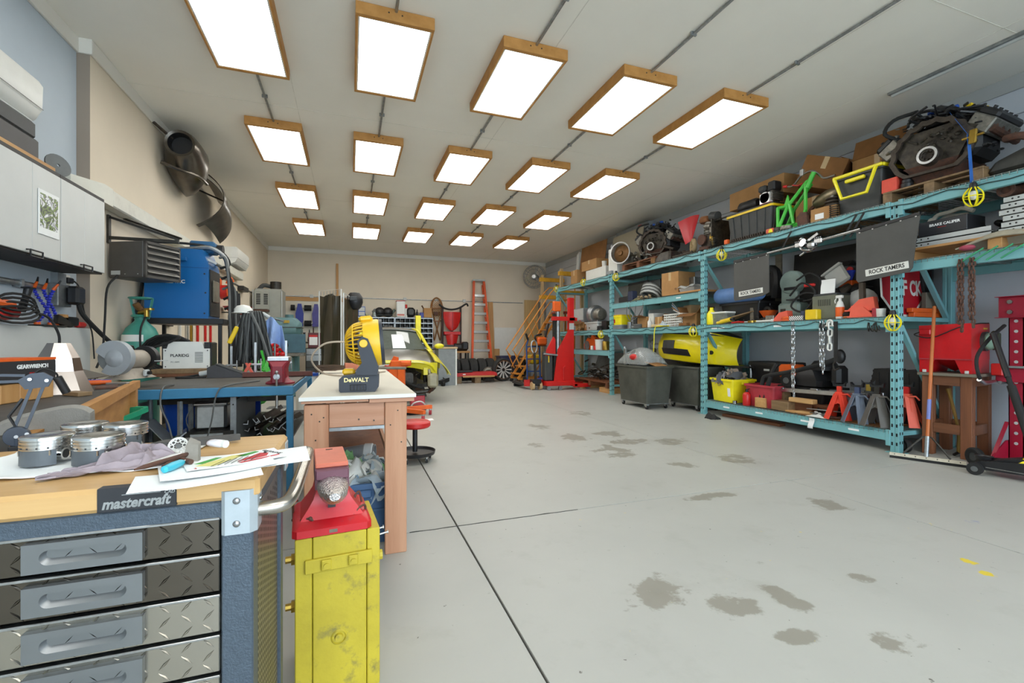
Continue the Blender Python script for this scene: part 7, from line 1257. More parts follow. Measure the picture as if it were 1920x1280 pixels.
# straw broom head and wire loop on the far end of the table
zz_=zf;br=thing('broom_head','frayed brown straw broom head lying on the table behind the fan','broom',(-.08,4.55,zz_+.045),R(8));rr=random.Random(3);b=B()
for i in range(60):y0=rr.uniform(-.05,.05);b.tube([(.06,y0*.5,rr.uniform(-.01,.02)),(-.06,y0,rr.uniform(-.02,.03)),(-.20+rr.uniform(-.03,.03),y0*1.7,rr.uniform(-.035,.03))],.005,4)
part(br,'bristles',b,mat('straw','#5a4636',.85,var=.2),kind='stuff');part(br,'binding',B().lathe([(.0,.02),(.05,.03),(.045,.10),(.02,.16),(0,.16)],12,ax='X'),mat('binding_pink','#b0684c',.8));part(br,'handle',B().cyl((.14,0,0),(.62,.05,-.02),.014,n=8),K('grey_wood'))
wlp=thing('wire_loop','big loop of pale wire standing on the table','wire',(-.15,4.05,zz_));part(wlp,'loop',B().tube([(.44,.1,.03),(.18,.02,.008),(-.05,0,.03),(-.15,0,.15),(-.06,0,.27),(.10,.0,.29),(.25,.04,.25),(.36,.1,.16)],.008,6,sm=6),mat('wire_tan','#a89a88',.5,.4));part(wlp,'end_sleeve',B().cyl((.36,.1,.16),(.40,.12,.12),.012),DG)
# things under the table
pvc=mat('pvc_grey','#75787a',.4,var=.06);pf=thing('pipe_fitting','grey plastic cone reducer lying on the lower table shelf','pipe',(.05,3.45,.321+.07),R(-12));part(pf,'cone',B().lathe([(.02,-.24),(.03,-.24),(.068,.03),(.068,.12),(.06,.12),(.06,.03),(.02,-.24)],22,ax='X'),pvc);part(pf,'collar',B().lathe([(.066,.04),(.075,.05),(.075,.10),(.066,.11)],22,ax='X'),LG)
p2=thing('grey_pipe','long grey pipe lying below the cone reducer','pipe',(-.05,3.28,.321+.036),R(6));part(p2,'pipe',B().cyl((-.10,0,0),(.26,0,0),.035,n=16),pvc);part(p2,'socket',B().cyl((.18,0,0),(.27,0,0),.0355,n=16),LG)
tq=tub('blue tote nearest the table leg holding loose blue rags',(.06,2.98,0),(.40,.34,.36),mat('tote_blue','#3f5f86',.5,var=.06),None,taper=.88);tub('blue tote behind it heaped with white and green cloths',(.08,3.34,0),(.40,.34,.29),mat('tote_blue2','#38557c',.5),None,taper=.88)if 0 else None
part(tq,'upper_step',B().b2((-.2,-.178,.20),(.2,-.168,.21)),MATS['tote_blue'])
rc=[mat('cloth_blue','#8fa8bd',.9,var=.12),mat('cloth_white','#d5d6d0',.9),mat('cloth_green','#7fae74',.9),mat('cloth_pale','#a9b6bd',.9)]
lbq=['pale blue cloth lowest in the blue tote','white cloth on top in the blue tote','green cloth topmost in the blue tote','grey blue cloth at the front of the blue tote','white cloth hanging behind the red anvil','pale cloth bunched by the table leg','green striped cloth by the table leg']
pos=[(.0,2.93,.27,0),(.02,3.02,.36,1),(-.06,3.04,.40,2),(.10,2.92,.28,3),(.05,2.98,.34,1),(.14,3.05,.37,3),(.15,3.0,.33,2)]
for(x,y,z,ci),lb in zip(pos,lbq):rags(lb,(x,y,z),(.0,.0,0,.11),1,int(x*1000+z*100+900),[rc[ci]],cat='cloth',name='cloth')
# ================================================================= ROLLING STOOL
sto=thing('rolling_stool','low rolling stool with red padded seat and black tray base','stool',(.615,4.66,0));part(sto,'seat',B().lathe([(0,.335),(.14,.335),(.155,.35),(.155,.385),(.135,.40),(0,.40)],28),RP);part(sto,'column',B().cyl((0,0,.09),(0,0,.335),.025,n=12),BP);part(sto,'tray',B().lathe([(0,.075),(.19,.075),(.20,.10),(.205,.10),(.195,.065),(0,.065)],32),BP)
for k in range(5):
 t=2*pi*k/5+.3;x,y=.165*cos(t),.165*sin(t);c_=part(sto,'caster',B().cyl((x,y,.04),(x,y,.068),.008).b2((x-.014,y-.014,.02),(x+.014,y+.014,.042),.003),STL);part(c_,'wheel',B().cyl((x-.01,y,.022),(x+.01,y,.022),.022,n=14),BR)
solo('floor_scrap','small white paper scrap lying on the floor by the stool','paper',B().sheet(lambda u,v:((u-.5)*.2,(v-.5)*.16,.004+.006*noise.noise((u*4,v*4,1))),6,6,.002),K('white_paper'),tuple(at(800,787,Z=.002)))
# ================================================================= CAR under repair
cy_=mat('car_yellow','#d9cd1e',.3,var=.05,coat=.5);bare=mat('bare_metal','#8f8d86',.3,.85,.12,2.5);cdk=K('grease')
car=thing('car','yellow car under repair with bare metal bonnet and no front bumper','car',(.86,8.95,0));HWc=.80
def hood(u,v):x=(u-.5)*2;return(x*(.74-.03*v),.14+.95*v,.90+.14*v-.05*x*x-.09*(1-v)**3+.0)
part(car,'bonnet',B().sheet(hood,16,10,.012),bare);part(car,'bonnet_nose',B().sheet(lambda u,v:(hood(u,0)[0],.14-.07*sin(v*pi/2),hood(u,0)[2]-.10*v),16,5,-.01),bare)
def ws_(u,v):x=(u-.5)*2;return(x*(.70-.13*v),1.10+.60*v+.0-.10*x*x*-1,1.03+.42*v)
part(car,'windscreen',B().sheet(ws_,14,8,.006),mat('car_glass','#5c635d',.05,spec=.8,alpha=.86));part(car,'paper_sheet',B().sheet(lambda u,v:(lambda p:(p[0],p[1]-.012,p[2]+.008))(ws_(.50+.20*u,.04+.72*v)),6,6,.002),K('white_paper'))
part(car,'roof',B().sheet(lambda u,v:((u-.5)*2*(.57-.0*v),1.70+1.5*v,1.455+.09*sin(pi*min(1,v*.8+.12))-.05*((u-.5)*2)**2),12,8,.015),bare)
for s in(-1,1):
 part(car,'windscreen_pillar',B().tube([(s*.80,.96,.98),(s*.74,1.18,1.10),(s*.63,1.62,1.40),(s*.58,1.80,1.46),(s*.58,2.4,1.50)],.035,8,sm=3),cy_)
 def fen(u,v,s=s):
  y=-.06+1.16*u;top=.90+.13*u-.09*(1-u)**2;a=max(0,1-((y-.45)/.36)**2);ph=v*pi/2*(1.0-.35*sqrt(a)-.3*(u<.12));fl=.06*max(0,1-u*3)
  return(s*(.70+(.27-.03*u)*sin(ph)+fl*v),y,top-(.42-.05*u)*(1-cos(ph))-fl*v*.8)
 part(car,'fender',B().sheet(fen,18,8,.012*s),cy_);part(car,'rear_side',B().sheet(lambda u,v,s=s:(s*(.80+.06*sin(pi*v)),1.12+2.6*u,1.0-.75*v),8,6,.01*s),cy_)
 part(car,'wheel_hub',B().lathe([(0,-.05),(.08,-.05),(.13,-.02),(.13,.02),(0,.03)],18,(s*.68,.45,.36),'X'),K('rust'));part(car,'strut',B().cyl((s*.60,.5,.36),(s*.55,.55,.88),.04),DM);part(car,'inner_rail',B().bar((s*.52,-.05,.62),(s*.50,1.1,.66),.08,.14),cy_)
part(car,'support_beam',B().tube([(-.74,-.02,.74),(-.4,-.04,.80),(0,-.04,.81),(.4,-.04,.80),(.62,-.02,.74),(.72,.02,.62)],.035,7,sm=3),cy_);part(car,'apron_sheet',B().sheet(lambda u,v:(.05+.70*u,-.03+.05*v,.79-(.08+.16*u**2)*v),10,4,.008),cy_)
part(car,'engine_bay',heap(B(),(0,.35,.25),(.42,.28,.45),90,41,.42,'btre'),cdk,kind='stuff');part(car,'gearbox_case',B().box((.1,.45,.48),(.6,.4,.36),.08),cdk);part(car,'radiator_hose',B().tube([(-.1,-.05,.55),(.1,-.1,.45),(.3,-.08,.35),(.45,-.02,.30)],.025,7,sm=4),BR);part(car,'washer_tank',B().box((.66,-.02,.44),(.2,.16,.28),.04),mat('tank_milk','#a59f84',.4,alpha=.85));part(car,'tank_neck',B().cyl((.60,-.05,.58),(.58,-.06,.66),.025),mat('tank_milk','#a59f84',.4));part(car,'subframe',B().tube([(-.6,.2,.22),(0,.1,.2),(.6,.15,.22),(.72,.1,.3)],.04,7,sm=3),cdk);part(car,'lower_arm',B().tube([(.4,.4,.24),(.62,.1,.2),(.68,.0,.34)],.03,7,sm=2),K('rust'));part(car,'floor_pan',B().b2((-.7,.9,.22),(.7,3.7,.3)),cdk);part(car,'dash_panel',B().b2((-.7,1.05,.55),(.7,1.12,1.0)),cdk)
mi=part(car,'mirror',B().ell((.98,1.02,1.10),(.11,.07,.06),14,8),cy_);part(mi,'mirror_foot',B().tube([(.78,1.05,1.02),(.9,1.03,1.04)],.02,6),BP)
for sx in(-.6,.62):
 for sy in(1.15,3.3):part(car,'axle_support',B().loft([rg(sx-.1,sx+.1,sy-.1,sy+.1,0,.02),rg(sx-.04,sx+.04,sy-.04,sy+.04,.23,.01)]),DM)
for k in range(2):part(car,'rear_wheel',B().lathe([(.14,-.09),(.26,-.1),(.30,-.07),(.30,.07),(.26,.1),(.14,.09),(.14,-.09)],24,((-.74,.74)[k],2.95,.30),'X'),BR)
lpst=thing('lift_post','bright yellow post standing behind the car','post',(1.78,12.85,0));part(lpst,'column',B().b2((-.07,-.06,0),(.07,.06,1.92),.006),K('bright_yellow'));part(lpst,'foot',B().b2((-.15,-.15,0),(.15,.15,.02)),K('bright_yellow'))
ta=thing('floor_battery','red and black battery pack on the floor under the car nose','battery',(1.18,8.62,0));part(ta,'case',B().box((0,0,.10),(.26,.18,.20),.015),K('dull_red'));part(ta,'lid',B().box((0,0,.205),(.26,.18,.02),.006),BP)
oilp=thing('oil_pan','black oil drain pan with white hose on the floor by the car','pan',(.98,7.75,0));part(oilp,'pan',B().lathe([(0,.01),(.2,.01),(.24,.10),(.25,.10),(.21,0),(0,0)],24),BP);part(oilp,'hose',B().tube([(-.05,0,.03),(.0,-.05,.16),(.12,-.08,.20),(.2,0,.14),(.22,.05,.06)],.012,6,sm=4),WP)
# orange engine crane
oc_=thing('engine_crane','orange engine crane parked before the yellow car','crane',(.76,7.35,0),R(-20));om_=K('orange_plastic')
part(oc_,'post',B().b2((-.05,-.05,.1),(.05,.05,.82),.006),om_);part(oc_,'head',B().b2((-.16,-.06,.80),(.10,.06,.90),.01),om_);part(oc_,'cross_tube',B().cyl((.02,-.06,.86),(.16,-.06,.86),.045,n=12),om_);part(oc_,'bracket',B().prism([(-.2,.62),(-.05,.62),(-.05,.95),(-.12,.97),(-.2,.82)],.04,'Y',(0,-.02,0)),om_);part(oc_,'pump',B().cyl((-.26,0,.5),(-.22,0,.82),.045,n=12),RP)
for s in(-1,1):part(oc_,'leg',B().bar((0,s*.05,.13),(.42,s*.30,.13),.06,.06),om_);c_=part(oc_,'caster',B().cyl((.40,s*.29,.05),(.40,s*.29,.11),.02),STL);part(c_,'wheel',B().cyl((.38,s*.29,.04),(.42,s*.29,.04),.04,n=14),K('dull_red'))
part(oc_,'rear_leg',B().bar((0,0,.13),(-.3,0,.13),.06,.06).cyl((-.28,-.02,.05),(-.28,.02,.05),.05,n=12),om_)
# ================================================================= WELDING SCREEN
sc_=thing('welding_screen','folding welding screen with dark see through curtains on white tube frame','screen',(-.42,6.95,0));cur=mat('curtain_dark','#3d3626',.22,var=.35,scale=4,alpha=.90);curm=WP
def panel(p0,p1,h0,tag_):
 p0,p1=V(p0),V(p1);part(sc_,'frame',B().tube([(*p0,.04),(*p0,h0),(*p1,h0-.05*tag_),(*p1,.04)],.009,8),curm);d=p1-p0
 part(sc_,'curtain',B().sheet(lambda u,v:(p0.x+d.x*(.04+.92*u)+.015*sin(14*u+2*v),p0.y+d.y*(.04+.92*u)-.03*sin(11*u+5*v)-.03*sin(9*v),h0-.07-(h0-.30)*v-.02*sin(9*u)*(1-v)),18,22,.003),cur);b=B()
 for i in range(7):q=p0+d*(.08+.14*i);b.tor((q.x,q.y,h0-.04),.028,.004,'X',10,4)
 part(sc_,'curtain_rings',b,STL,kind='stuff')
 for q in(p0,p1):part(sc_,'foot',B().bar((q.x,q.y-.18,.02),(q.x,q.y+.18,.02),.03),curm)
panel((.0,.1),(.30,-.25),1.92,0);panel((.33,-.25),(.52,.35),1.87,1)
wh_=thing('welding_helmet','black welding helmet hung on the screen corner','helmet',(.06,7.05,1.80));part(wh_,'shell',B().lathe([(0,.12),(.07,.11),(.11,.05),(.115,-.03),(.09,-.10),(.06,-.13)],16),BP);part(wh_,'visor',B().box((-.02,-.115,.02),(.10,.02,.06),.006),DG)
bkt=thing('white_bucket','white bucket with blue lid under the welding screen','bucket',(-.60,7.3,0));part(bkt,'pail',B().lathe([(0,0),(.14,0),(.16,.72),(.15,.72),(0,.02)],20),WP);part(bkt,'lid',B().lathe([(0,.745),(.165,.74),(.17,.70),(.16,.70)],20),K('blue_plastic'))
# ================================================================= BACK LEFT MACHINES
dcb=thing('dust_cabinet','tall pale grey sheet metal cabinet in the far left corner','cabinet',(-1.92,12.9,0));gcm=mat('cabinet_grey','#9b9c93',.5,var=.04);part(dcb,'case',B().b2((-.28,-.3,0),(.30,.5,2.50),.01),gcm);part(dcb,'vent_box',B().b2((-.27,-.5,1.98),(.03,-.301,2.44),.01),gcm);part(dcb,'box_lip',B().b2((-.28,-.52,1.93),(.04,-.3,1.975)),K('rust'))
for k in range(2):
 for j in range(6):part(dcb,'vent_slot',B().b2((-.22+.16*k,-.503,2.10+.045*j),(-.13+.16*k,-.499,2.13+.045*j)),BP)
part(dcb,'corner_tube',B().cyl((-.29,-.50,1.6),(-.29,-.50,2.45),.012).cyl((.31,-.31,1.2),(.31,-.31,2.45),.012),LG);part(dcb,'fan_motor',B().cyl((.12,.1,2.5),(.12,.1,2.72),.13,n=16),DM);part(dcb,'hose',B().tube([(.0,.1,2.6),(-.15,.05,2.62),(-.25,.0,2.5)],.05,8,sm=3),DG)
ml=thing('milling_machine','teal milling machine with rounded head, back left','machine',(-1.34,11.2,0));mt=mat('mill_teal','#54777a',.45,var=.08);part(ml,'base',B().b2((-.3,-.3,0),(.3,.35,.12),.02),mt);part(ml,'column',B().b2((-.16,.05,.12),(.24,.35,1.35),.03),mt);part(ml,'table',B().b2((-.45,-.32,.88),(.4,.0,.96),.008),K('cast_alu'));part(ml,'knee',B().b2((-.14,-.25,.5),(.16,.06,.87),.02),mt);part(ml,'head',B().loft([rg(-.42,.30,-.3,.3,1.36,.08),rg(-.44,.32,-.32,.3,1.42,.09),rg(-.42,.30,-.3,.28,1.62,.09),rg(-.30,.2,-.24,.2,1.72,.08)]),mt);part(ml,'head_seam',B().b2((-.445,-.325,1.50),(.325,.3,1.515),.003),DG);part(ml,'spindle',B().cyl((-.1,-.15,1.0),(-.1,-.15,1.36),.05),STL);part(ml,'motor',B().cyl((.05,.1,1.72),(.05,.1,1.80),.09),mt);part(ml,'name_plate',B().b2((-.02,-.325,1.60),(.1,-.322,1.66)),K('brass'));part(ml,'handwheel',B().tor((.30,-.15,1.15),.13,.015,'X',20,6),DM);part(ml,'guard_plate',B().b2((-.05,-.36,.96),(.42,-.34,1.36)),mat('guard_teal','#3e6170',.45));part(ml,'lamp',B().tor((.02,-.40,1.12),.05,.02,'Y',16,6),BP)
rf_=thing('red_fitting_rack','stand crowded with shiny red fittings left of the milling machine','rack',(-1.25,9.2,0));part(rf_,'post',B().cyl((0,0,0),(0,0,1.2),.02).b2((-.15,-.15,0),(.15,.15,.015)),GV)
for i in range(5):
 for j in range(3):part(rf_,'red_fitting',B().ell((-.09+.09*j,-.05+.03*(i%2),.80+.085*i),(.05,.045,.045),10,7),mat('gloss_red','#c8151e',.15));part(rf_,'shank',B().cyl((-.09+.09*j,.0,.80+.085*i),(-.06+.06*j,.02,.80+.085*i),.014),STL)
part(rf_,'tool_arm',B().bar((-.14,-.1,.72),(.2,-.14,.72),.015),STL)
# things on the left wall and beyond the welder
orl=thing('hose_reel','orange and red hose reel on the left wall','reel',(XL+.04,9.6,2.10));part(orl,'drum',B().cyl((.02,0,0),(.14,0,0),.13,n=20),RP);part(orl,'flange',B().cyl((.14,0,0),(.16,0,0),.17,n=20),K('orange_plastic'));part(orl,'bracket',B().b2((.001,-.05,-.1),(.02,.05,.24)),K('orange_plastic'));part(orl,'hook',B().tube([(.1,0,.16),(.16,.0,.28),(.2,.05,.2)],.02,6,sm=3),K('orange_plastic'))
rfn=thing('red_funnel','wide red funnel tray on a wall bracket past the blue welder','funnel',(-2.02,9.9,1.80));part(rfn,'bowl',B().lathe([(.03,-.1),(.06,-.08),(.24,.06),(.25,.06),(.07,-.1),(.03,-.12)],22),K('dull_red'));part(rfn,'bracket',B().b2((-.255,-.03,-.06),(-.05,.03,-.04)),DM)
tools=[(-1.98,8.4,'red bolt cutter hung on the left wall under the welder','red_paint'),(-1.98,8.8,'red pipe wrench hung beside the bolt cutter','red_paint'),(-1.98,7.9,'silver level hung upright on the left wall','aluminium'),(-1.98,7.6,'pale straight edge hung upright on the left wall','white_plastic'),(-1.98,9.1,'red clamp hung past the pipe wrench','red_paint'),(-1.98,8.1,'brass topped pipe hung on the left wall','brass')]
for k,(x,y,lb,m_)in enumerate(tools):o=thing('hung_tool',lb,'tool',(XL+.002,y,1.02));part(o,'shaft',B().b2((.0,-.02,0),(.03,.02,.50+.05*(k%3)),.004),K(m_));part(o,'head',B().b2((.0,-.06,.46),(.04,.06,.56),.01)if m_=='red_paint' else B().b2((.0,-.024,.46),(.034,.024,.52)),K(m_));part(o,'hook',B().cyl((0,0,.57),(.05,0,.57),.006),STL)
# old car fenders high on the left wall
fm=mat('fender_steel','#4a453f',.28,.85,.3,4,col2='#6b655c')
f1=thing('headlight_fender','old steel front fender with round headlamp hole high on the wall','car part',(XL+.02,7.15,3.40));part(f1,'skin',B().loft([[V((max(.015,cx+rx*cos(2*pi*i/26)),y+.10*sin(2*pi*i/26)*(y>-.2),cz+rz2*sin(2*pi*i/26)))for i in range(26)]for y,cx,cz,rx,rz2 in((-.36,.24,.29,.135,.135),(-.37,.24,.29,.165,.165),(-.30,.24,.28,.19,.19),(-.15,.22,.24,.23,.24),(.05,.20,.20,.25,.29),(.28,.17,.16,.22,.30),(.48,.12,.10,.15,.26),(.62,.06,.04,.06,.18))],False,True),fm);part(f1,'lamp_recess',B().lathe([(0,.10),(.12,.10),(.134,-.0)],24,(.24,-.355,.29),'Y'),BP);part(f1,'bracket',B().bar((.01,-.50,.46),(.14,-.30,.36),.03,.02),K('old_iron'));part(f1,'lower_lip',B().tube([(.03,-.34,.04),(.18,-.26,.0),(.36,-.10,-.02),(.40,.15,-.04)],.022,7,sm=3),fm)
f2_=thing('long_fender','old long steel rear fender hung beyond the headlamp fender','car part',(XL,8.62,3.36));part(f2_,'skin',B().sheet(lambda u,v:(.02+.40*sin(pi*(.05+.9*v))**.7*(1-.35*u*u),-.5+1.15*u+.08*v,.38-.70*v-.10*u*u),16,14,.008),fm);part(f2_,'front_band',B().sheet(lambda u,v:(.03+.44*sin(pi*(.03+.94*v))**.7,-.66+.12*u,.44-.86*v),3,14,.012),fm);part(f2_,'strut',B().bar((.05,-.3,.2),(.3,.3,.2),.02),K('old_iron'))
# ================================================================= BACK WALL
yw=YB-.006
pegb=thing('tool_board','white tool board with pine top rail on the back wall','board',(-1.82,yw,1.05));part(pegb,'panel',B().b2((0,-.012,0),(1.95,0,1.36)),K('white_board'));part(pegb,'top_rail',B().b2((-.01,-.03,1.36),(1.96,0,1.48),.004),K('pine_x'));part(pegb,'side_rail',B().b2((-.03,-.03,-.05),(0,0,1.48),.004),K('pine'));part(pegb,'tool_rail',B().b2((.1,-.06,.12),(1.2,-.013,.14)),DG)
def rc_car(label,x,z,cm):
 o=thing('toy_buggy',label,'toy car',(x,yw-.11,z),0);part(o,'body',B().loft([[V((a*w,0-d_,zz2))for a,d_ in((-1,-.03),(1,-.03),(1,.03),(-1,.03))]for zz2,w in((-.30,.05),(-.18,.10),(.05,.11),(.2,.07),(.34,.05))]),K(cm));part(o,'chassis',B().b2((-.04,.0,-.30),(.04,.03,.34)),BP);part(o,'wing',B().b2((-.10,-.08,-.34),(.10,-.05,-.24),.006),K(cm))
 for sx in(-1,1):
  for z_ in(-.24,.22):part(o,'wheel',B().cyl((sx*.13,0,z_),(sx*.235,0,z_),.085,n=14),BR);part(o,'axle',B().cyl((sx*.05,.0,z_),(sx*.14,.0,z_),.014),STL)
 return o
mat('deep_blue','#22308f',.35);mat('deep_violet','#3a2f80',.35)
rc_car('blue toy buggy with black wheels hung on the tool board',-1.42,1.98,'deep_blue');rc_car('violet toy buggy with black wheels hung on the tool board',-.97,1.98,'deep_violet')
for k,(x,z,lb,sh_p,m_)in enumerate(((-1.60,1.42,'black carpenter square hung under the blue buggy',[(-.06,.30),(.0,.32),(.10,-.12),(.14,-.14),(-.14,-.18),(-.14,-.13),(.04,-.10)],'black_plastic'),(-1.30,1.35,'dark wrench hung right of the carpenter square',[(-.02,-.15),(.02,-.15),(.02,.05),(.04,.12),(-.04,.12),(-.02,.05)],'dark_metal'),(-1.16,1.38,'black handled scissors hung on the tool board',[(-.05,-.16),(.05,-.16),(.03,.0),(.01,.18),(-.01,.18),(-.03,.0)],'black_plastic'),(-1.44,1.22,'silver hook tool low on the tool board',[(-.02,-.12),(.02,-.12),(.03,.1),(-.03,.1)],'steel'),(-1.05,1.52,'rust coloured file hung under the violet buggy',[(-.015,-.2),(.015,-.2),(.02,.2),(-.02,.2)],'rust'),(-.62,1.95,'long dark hammer hung right of the violet buggy',[(-.02,-.3),(.03,-.3),(.0,.25),(.06,.27),(.05,.34),(-.08,.32),(-.08,.26),(-.04,.25)],'dark_metal'))):
 o=thing('hung_hand_tool',lb,'tool',(x,yw-.032,z));part(o,'blade',B().prism(sh_p,.016,'Y'),K(m_));part(o,'peg',B().cyl((0,-.012,sh_p[len(sh_p)//2][1]*.5),(0,.018,sh_p[len(sh_p)//2][1]*.5),.006),STL)
rcx=thing('roller_cabinet','dark tool roller cabinet with two pale drawers by the tool board','cabinet',(-.82,13.9,0));part(rcx,'case',B().b2((-.34,-.25,.1),(.34,.25,1.02),.01),DM);
for k in range(5):part(rcx,'drawer',B().b2((-.32,-.262,.14+.175*k),(.32,-.251,.30+.175*k),.004),STL if k in(3,4)else DG)
for x in(-.28,.28):part(rcx,'caster',B().cyl((x-.02,0,.05),(x+.02,0,.05),.05,n=12),BR)
rch=thing('tool_box','dark red top tool box with white notice on the roller cabinet','tool box',(-.80,13.9,1.022));part(rch,'case',B().b2((-.30,-.2,0),(.32,.2,.42),.01),mat('maroon','#5a2226',.4));part(rch,'notice',B().b2((-.27,-.205,.08),(-.06,-.2,.34)),K('white_paper'));part(rch,'notice_bar',B().b2((-.27,-.207,.30),(-.06,-.2,.36)),RP)
for k in range(3):part(rch,'drawer',B().b2((-.03,-.21,.05+.11*k),(.3,-.2,.14+.11*k),.003),MATS['maroon'])
solo('pine_pole','tall pine pole standing against the back wall above the screen','pole',B().b2((-.035,-.05,0),(.035,0,3.58),.004),K('pine'),(-.38,yw,0))
ww=thing('webbed_rags','black cast pot on the roller cabinet tool box','pot',(-.62,13.9,1.445));part(ww,'pot',B().lathe([(0,0),(.08,0),(.1,.12),(.09,.12),(0,.02)],14),BP);part(ww,'handle',B().tube([(.09,0,.1),(.2,0,.12)],.012,6),BP)
# pigeonhole shelving
def bins(label,x0,wd,rowsn,colsn,H_=1.94):
 o=thing('bin_shelving',label,'shelving',(x0,14.38,0));dpt=.42;g_=GV;dh=(H_-.06)/rowsn
 part(o,'side_panel',B().b2((0,0,0),(.02,dpt,H_)),g_);part(o,'side_panel',B().b2((wd-.02,0,0),(wd,dpt,H_)),g_);part(o,'back_panel',B().b2((.02,dpt-.01,0),(wd-.02,dpt,H_)),DM)
 for r in range(rowsn+1):part(o,'shelf',B().b2((.02,0,.04+dh*r),(wd-.02,dpt-.012,.052+dh*r)).b2((.02,-.004,.03+dh*r),(wd-.02,0,.062+dh*r)),g_)
 b=B();c=B();rn=random.Random(int(x0*100)+5)
 for r in range(rowsn):
  for k in range(colsn):
   x=.02+(wd-.04)*k/colsn;z=.053+dh*r
   if k:b.b2((x-.003,.004,z),(x+.003,dpt-.02,z+dh-.015))
   if rn.random()<.85:c.at((x+(wd-.04)/colsn/2,.12+rn.uniform(0,.08),z),rn.uniform(-.3,.3));w=(wd-.04)/colsn*.36;hh_=dh*rn.uniform(.25,.7);(c.box((0,0,hh_/2),(w*2,.12,hh_),.01)if rn.random()<.5 else c.cyl((0,0,0),(0,0,hh_),w*.8,n=8));c.at()
 part(o,'divider_set',b,g_,kind='stuff');part(o,'bin_contents',c,mat('bin_stuff','#2c2c2e',.6,col2='#8d8a84',scale=3),kind='stuff');return o
bins('grey pigeonhole shelving unit behind the fan and the screen',-.14,1.42,12,9);bins('grey pigeonhole shelving unit beside the snowshoes',1.29,1.17,12,8)
zb_=1.995-.0
def onb(px,z=1.955):return(at(px,600,Y=14.55).x,14.55,z)
for k,(px,m_,lb)in enumerate(((664,'grey_paint','grey stacked parts drawer on the shelving, left'),(678,'blue_plastic','blue parts drawer on the shelving, left'))):
 o=thing('parts_organizer',lb,'box',onb(px));part(o,'case',B().b2((-.1,-.12,0),(.1,.12,.30),.008),K(m_));part(o,'drawer',B().b2((-.085,-.13,.16),(.085,-.12,.28),.004),LG);part(o,'drawer',B().b2((-.085,-.13,.02),(.085,-.12,.14),.004),LG)
yj=thing('yellow_spray_bottle','pale yellow spray bottle behind the parts drawers','bottle',onb(671,2.256));part(yj,'body',B().lathe([(0,0),(.07,0),(.08,.12),(.03,.2),(.02,.36),(0,.36)],14),mat('pale_yellow','#cfd28a',.4));part(yj,'nozzle',B().b2((-.02,-.06,.36),(.02,.06,.42),.006),WP)
solo('cream_mitts','heap of cream work mitts on the shelving','gloves',heap(B(),(0,0,.0),(.16,.1,.12),10,61,1.6,'e'),mat('cream_cloth','#c9c29a',.9),onb(692),kind='stuff')
ln=thing('lantern','small clear glass lantern on the shelving','lantern',onb(703));part(ln,'base',B().cyl((0,0,0),(0,0,.04),.09),GV);part(ln,'glass',B().cyl((0,0,.04),(0,0,.16),.075),mat('lantern_glass','#b7c2be',.1,alpha=.6));part(ln,'roof',B().lathe([(.10,.16),(.02,.25),(0,.25)],14),GV)
for px,lb in((712,'black helmet left of the green racquet case'),(727,'dark bag beside the green racquet case'),(770,'black camera shaped case right of the white canister')):
 o=thing('black_helmet' if px==712 else 'black_case',lb,'helmet' if px==712 else 'case',onb(px));part(o,'shell',B().ell((0,0,.15),(.16,.14,.15),14,10)if px!=770 else B().box((0,0,.16),(.28,.2,.3),.07),BP);part(o,'trim',B().tor((0,0,.05),.13,.02)if px!=770 else B().cyl((0,-.12,.17),(0,-.1,.17),.09,n=16),DG)
wcn=thing('white_canister','white canister with red top edge on the shelving','canister',onb(751));part(wcn,'body',B().b2((-.13,-.1,0),(.13,.1,.50),.015),WP);part(wcn,'top_edge',B().at((0,0,.505),0,0,R(-4)).box((0,0,0),(.28,.2,.025),.006),K('dull_red'));part(wcn,'print',B().b2((-.11,-.101,.04),(.11,-.1,.10)),mat('faded_red','#c2796c',.6))
rb_=thing('red_white_bottle','slim red and white bottle beside the white canister','bottle',onb(761));part(rb_,'body',B().cyl((0,0,0),(0,0,.28),.05),WP);part(rb_,'cap',B().cyl((0,0,.28),(0,0,.40),.045),RP)
bbx=solo('small_blue_box','small blue box on the shelving near the tan carton','box',B().box((0,0,.08),(.14,.14,.16),.008),K('deep_blue'),onb(791));dkb=solo('dark_bottle','dark bottle beside the small blue box','bottle',B().lathe([(0,0),(.045,0),(.045,.14),(.02,.2),(.02,.25),(0,.25)],12),BP,onb(782))
carton('tan carton with open notch on the shelving by the snowshoes',onb(801),(.24,.24,.30),0,open_=1,flaps=[('x',-1,60,.1)],tape=False)
vr_=solo('green_racquet_case','green and silver folded case leaning on the shelving','case',B().at((0,0,.12),0,0,R(38)).box((0,0,0),(.08,.04,.30),.01).at(),mat('case_green','#3c4a3e',.5),onb(735))
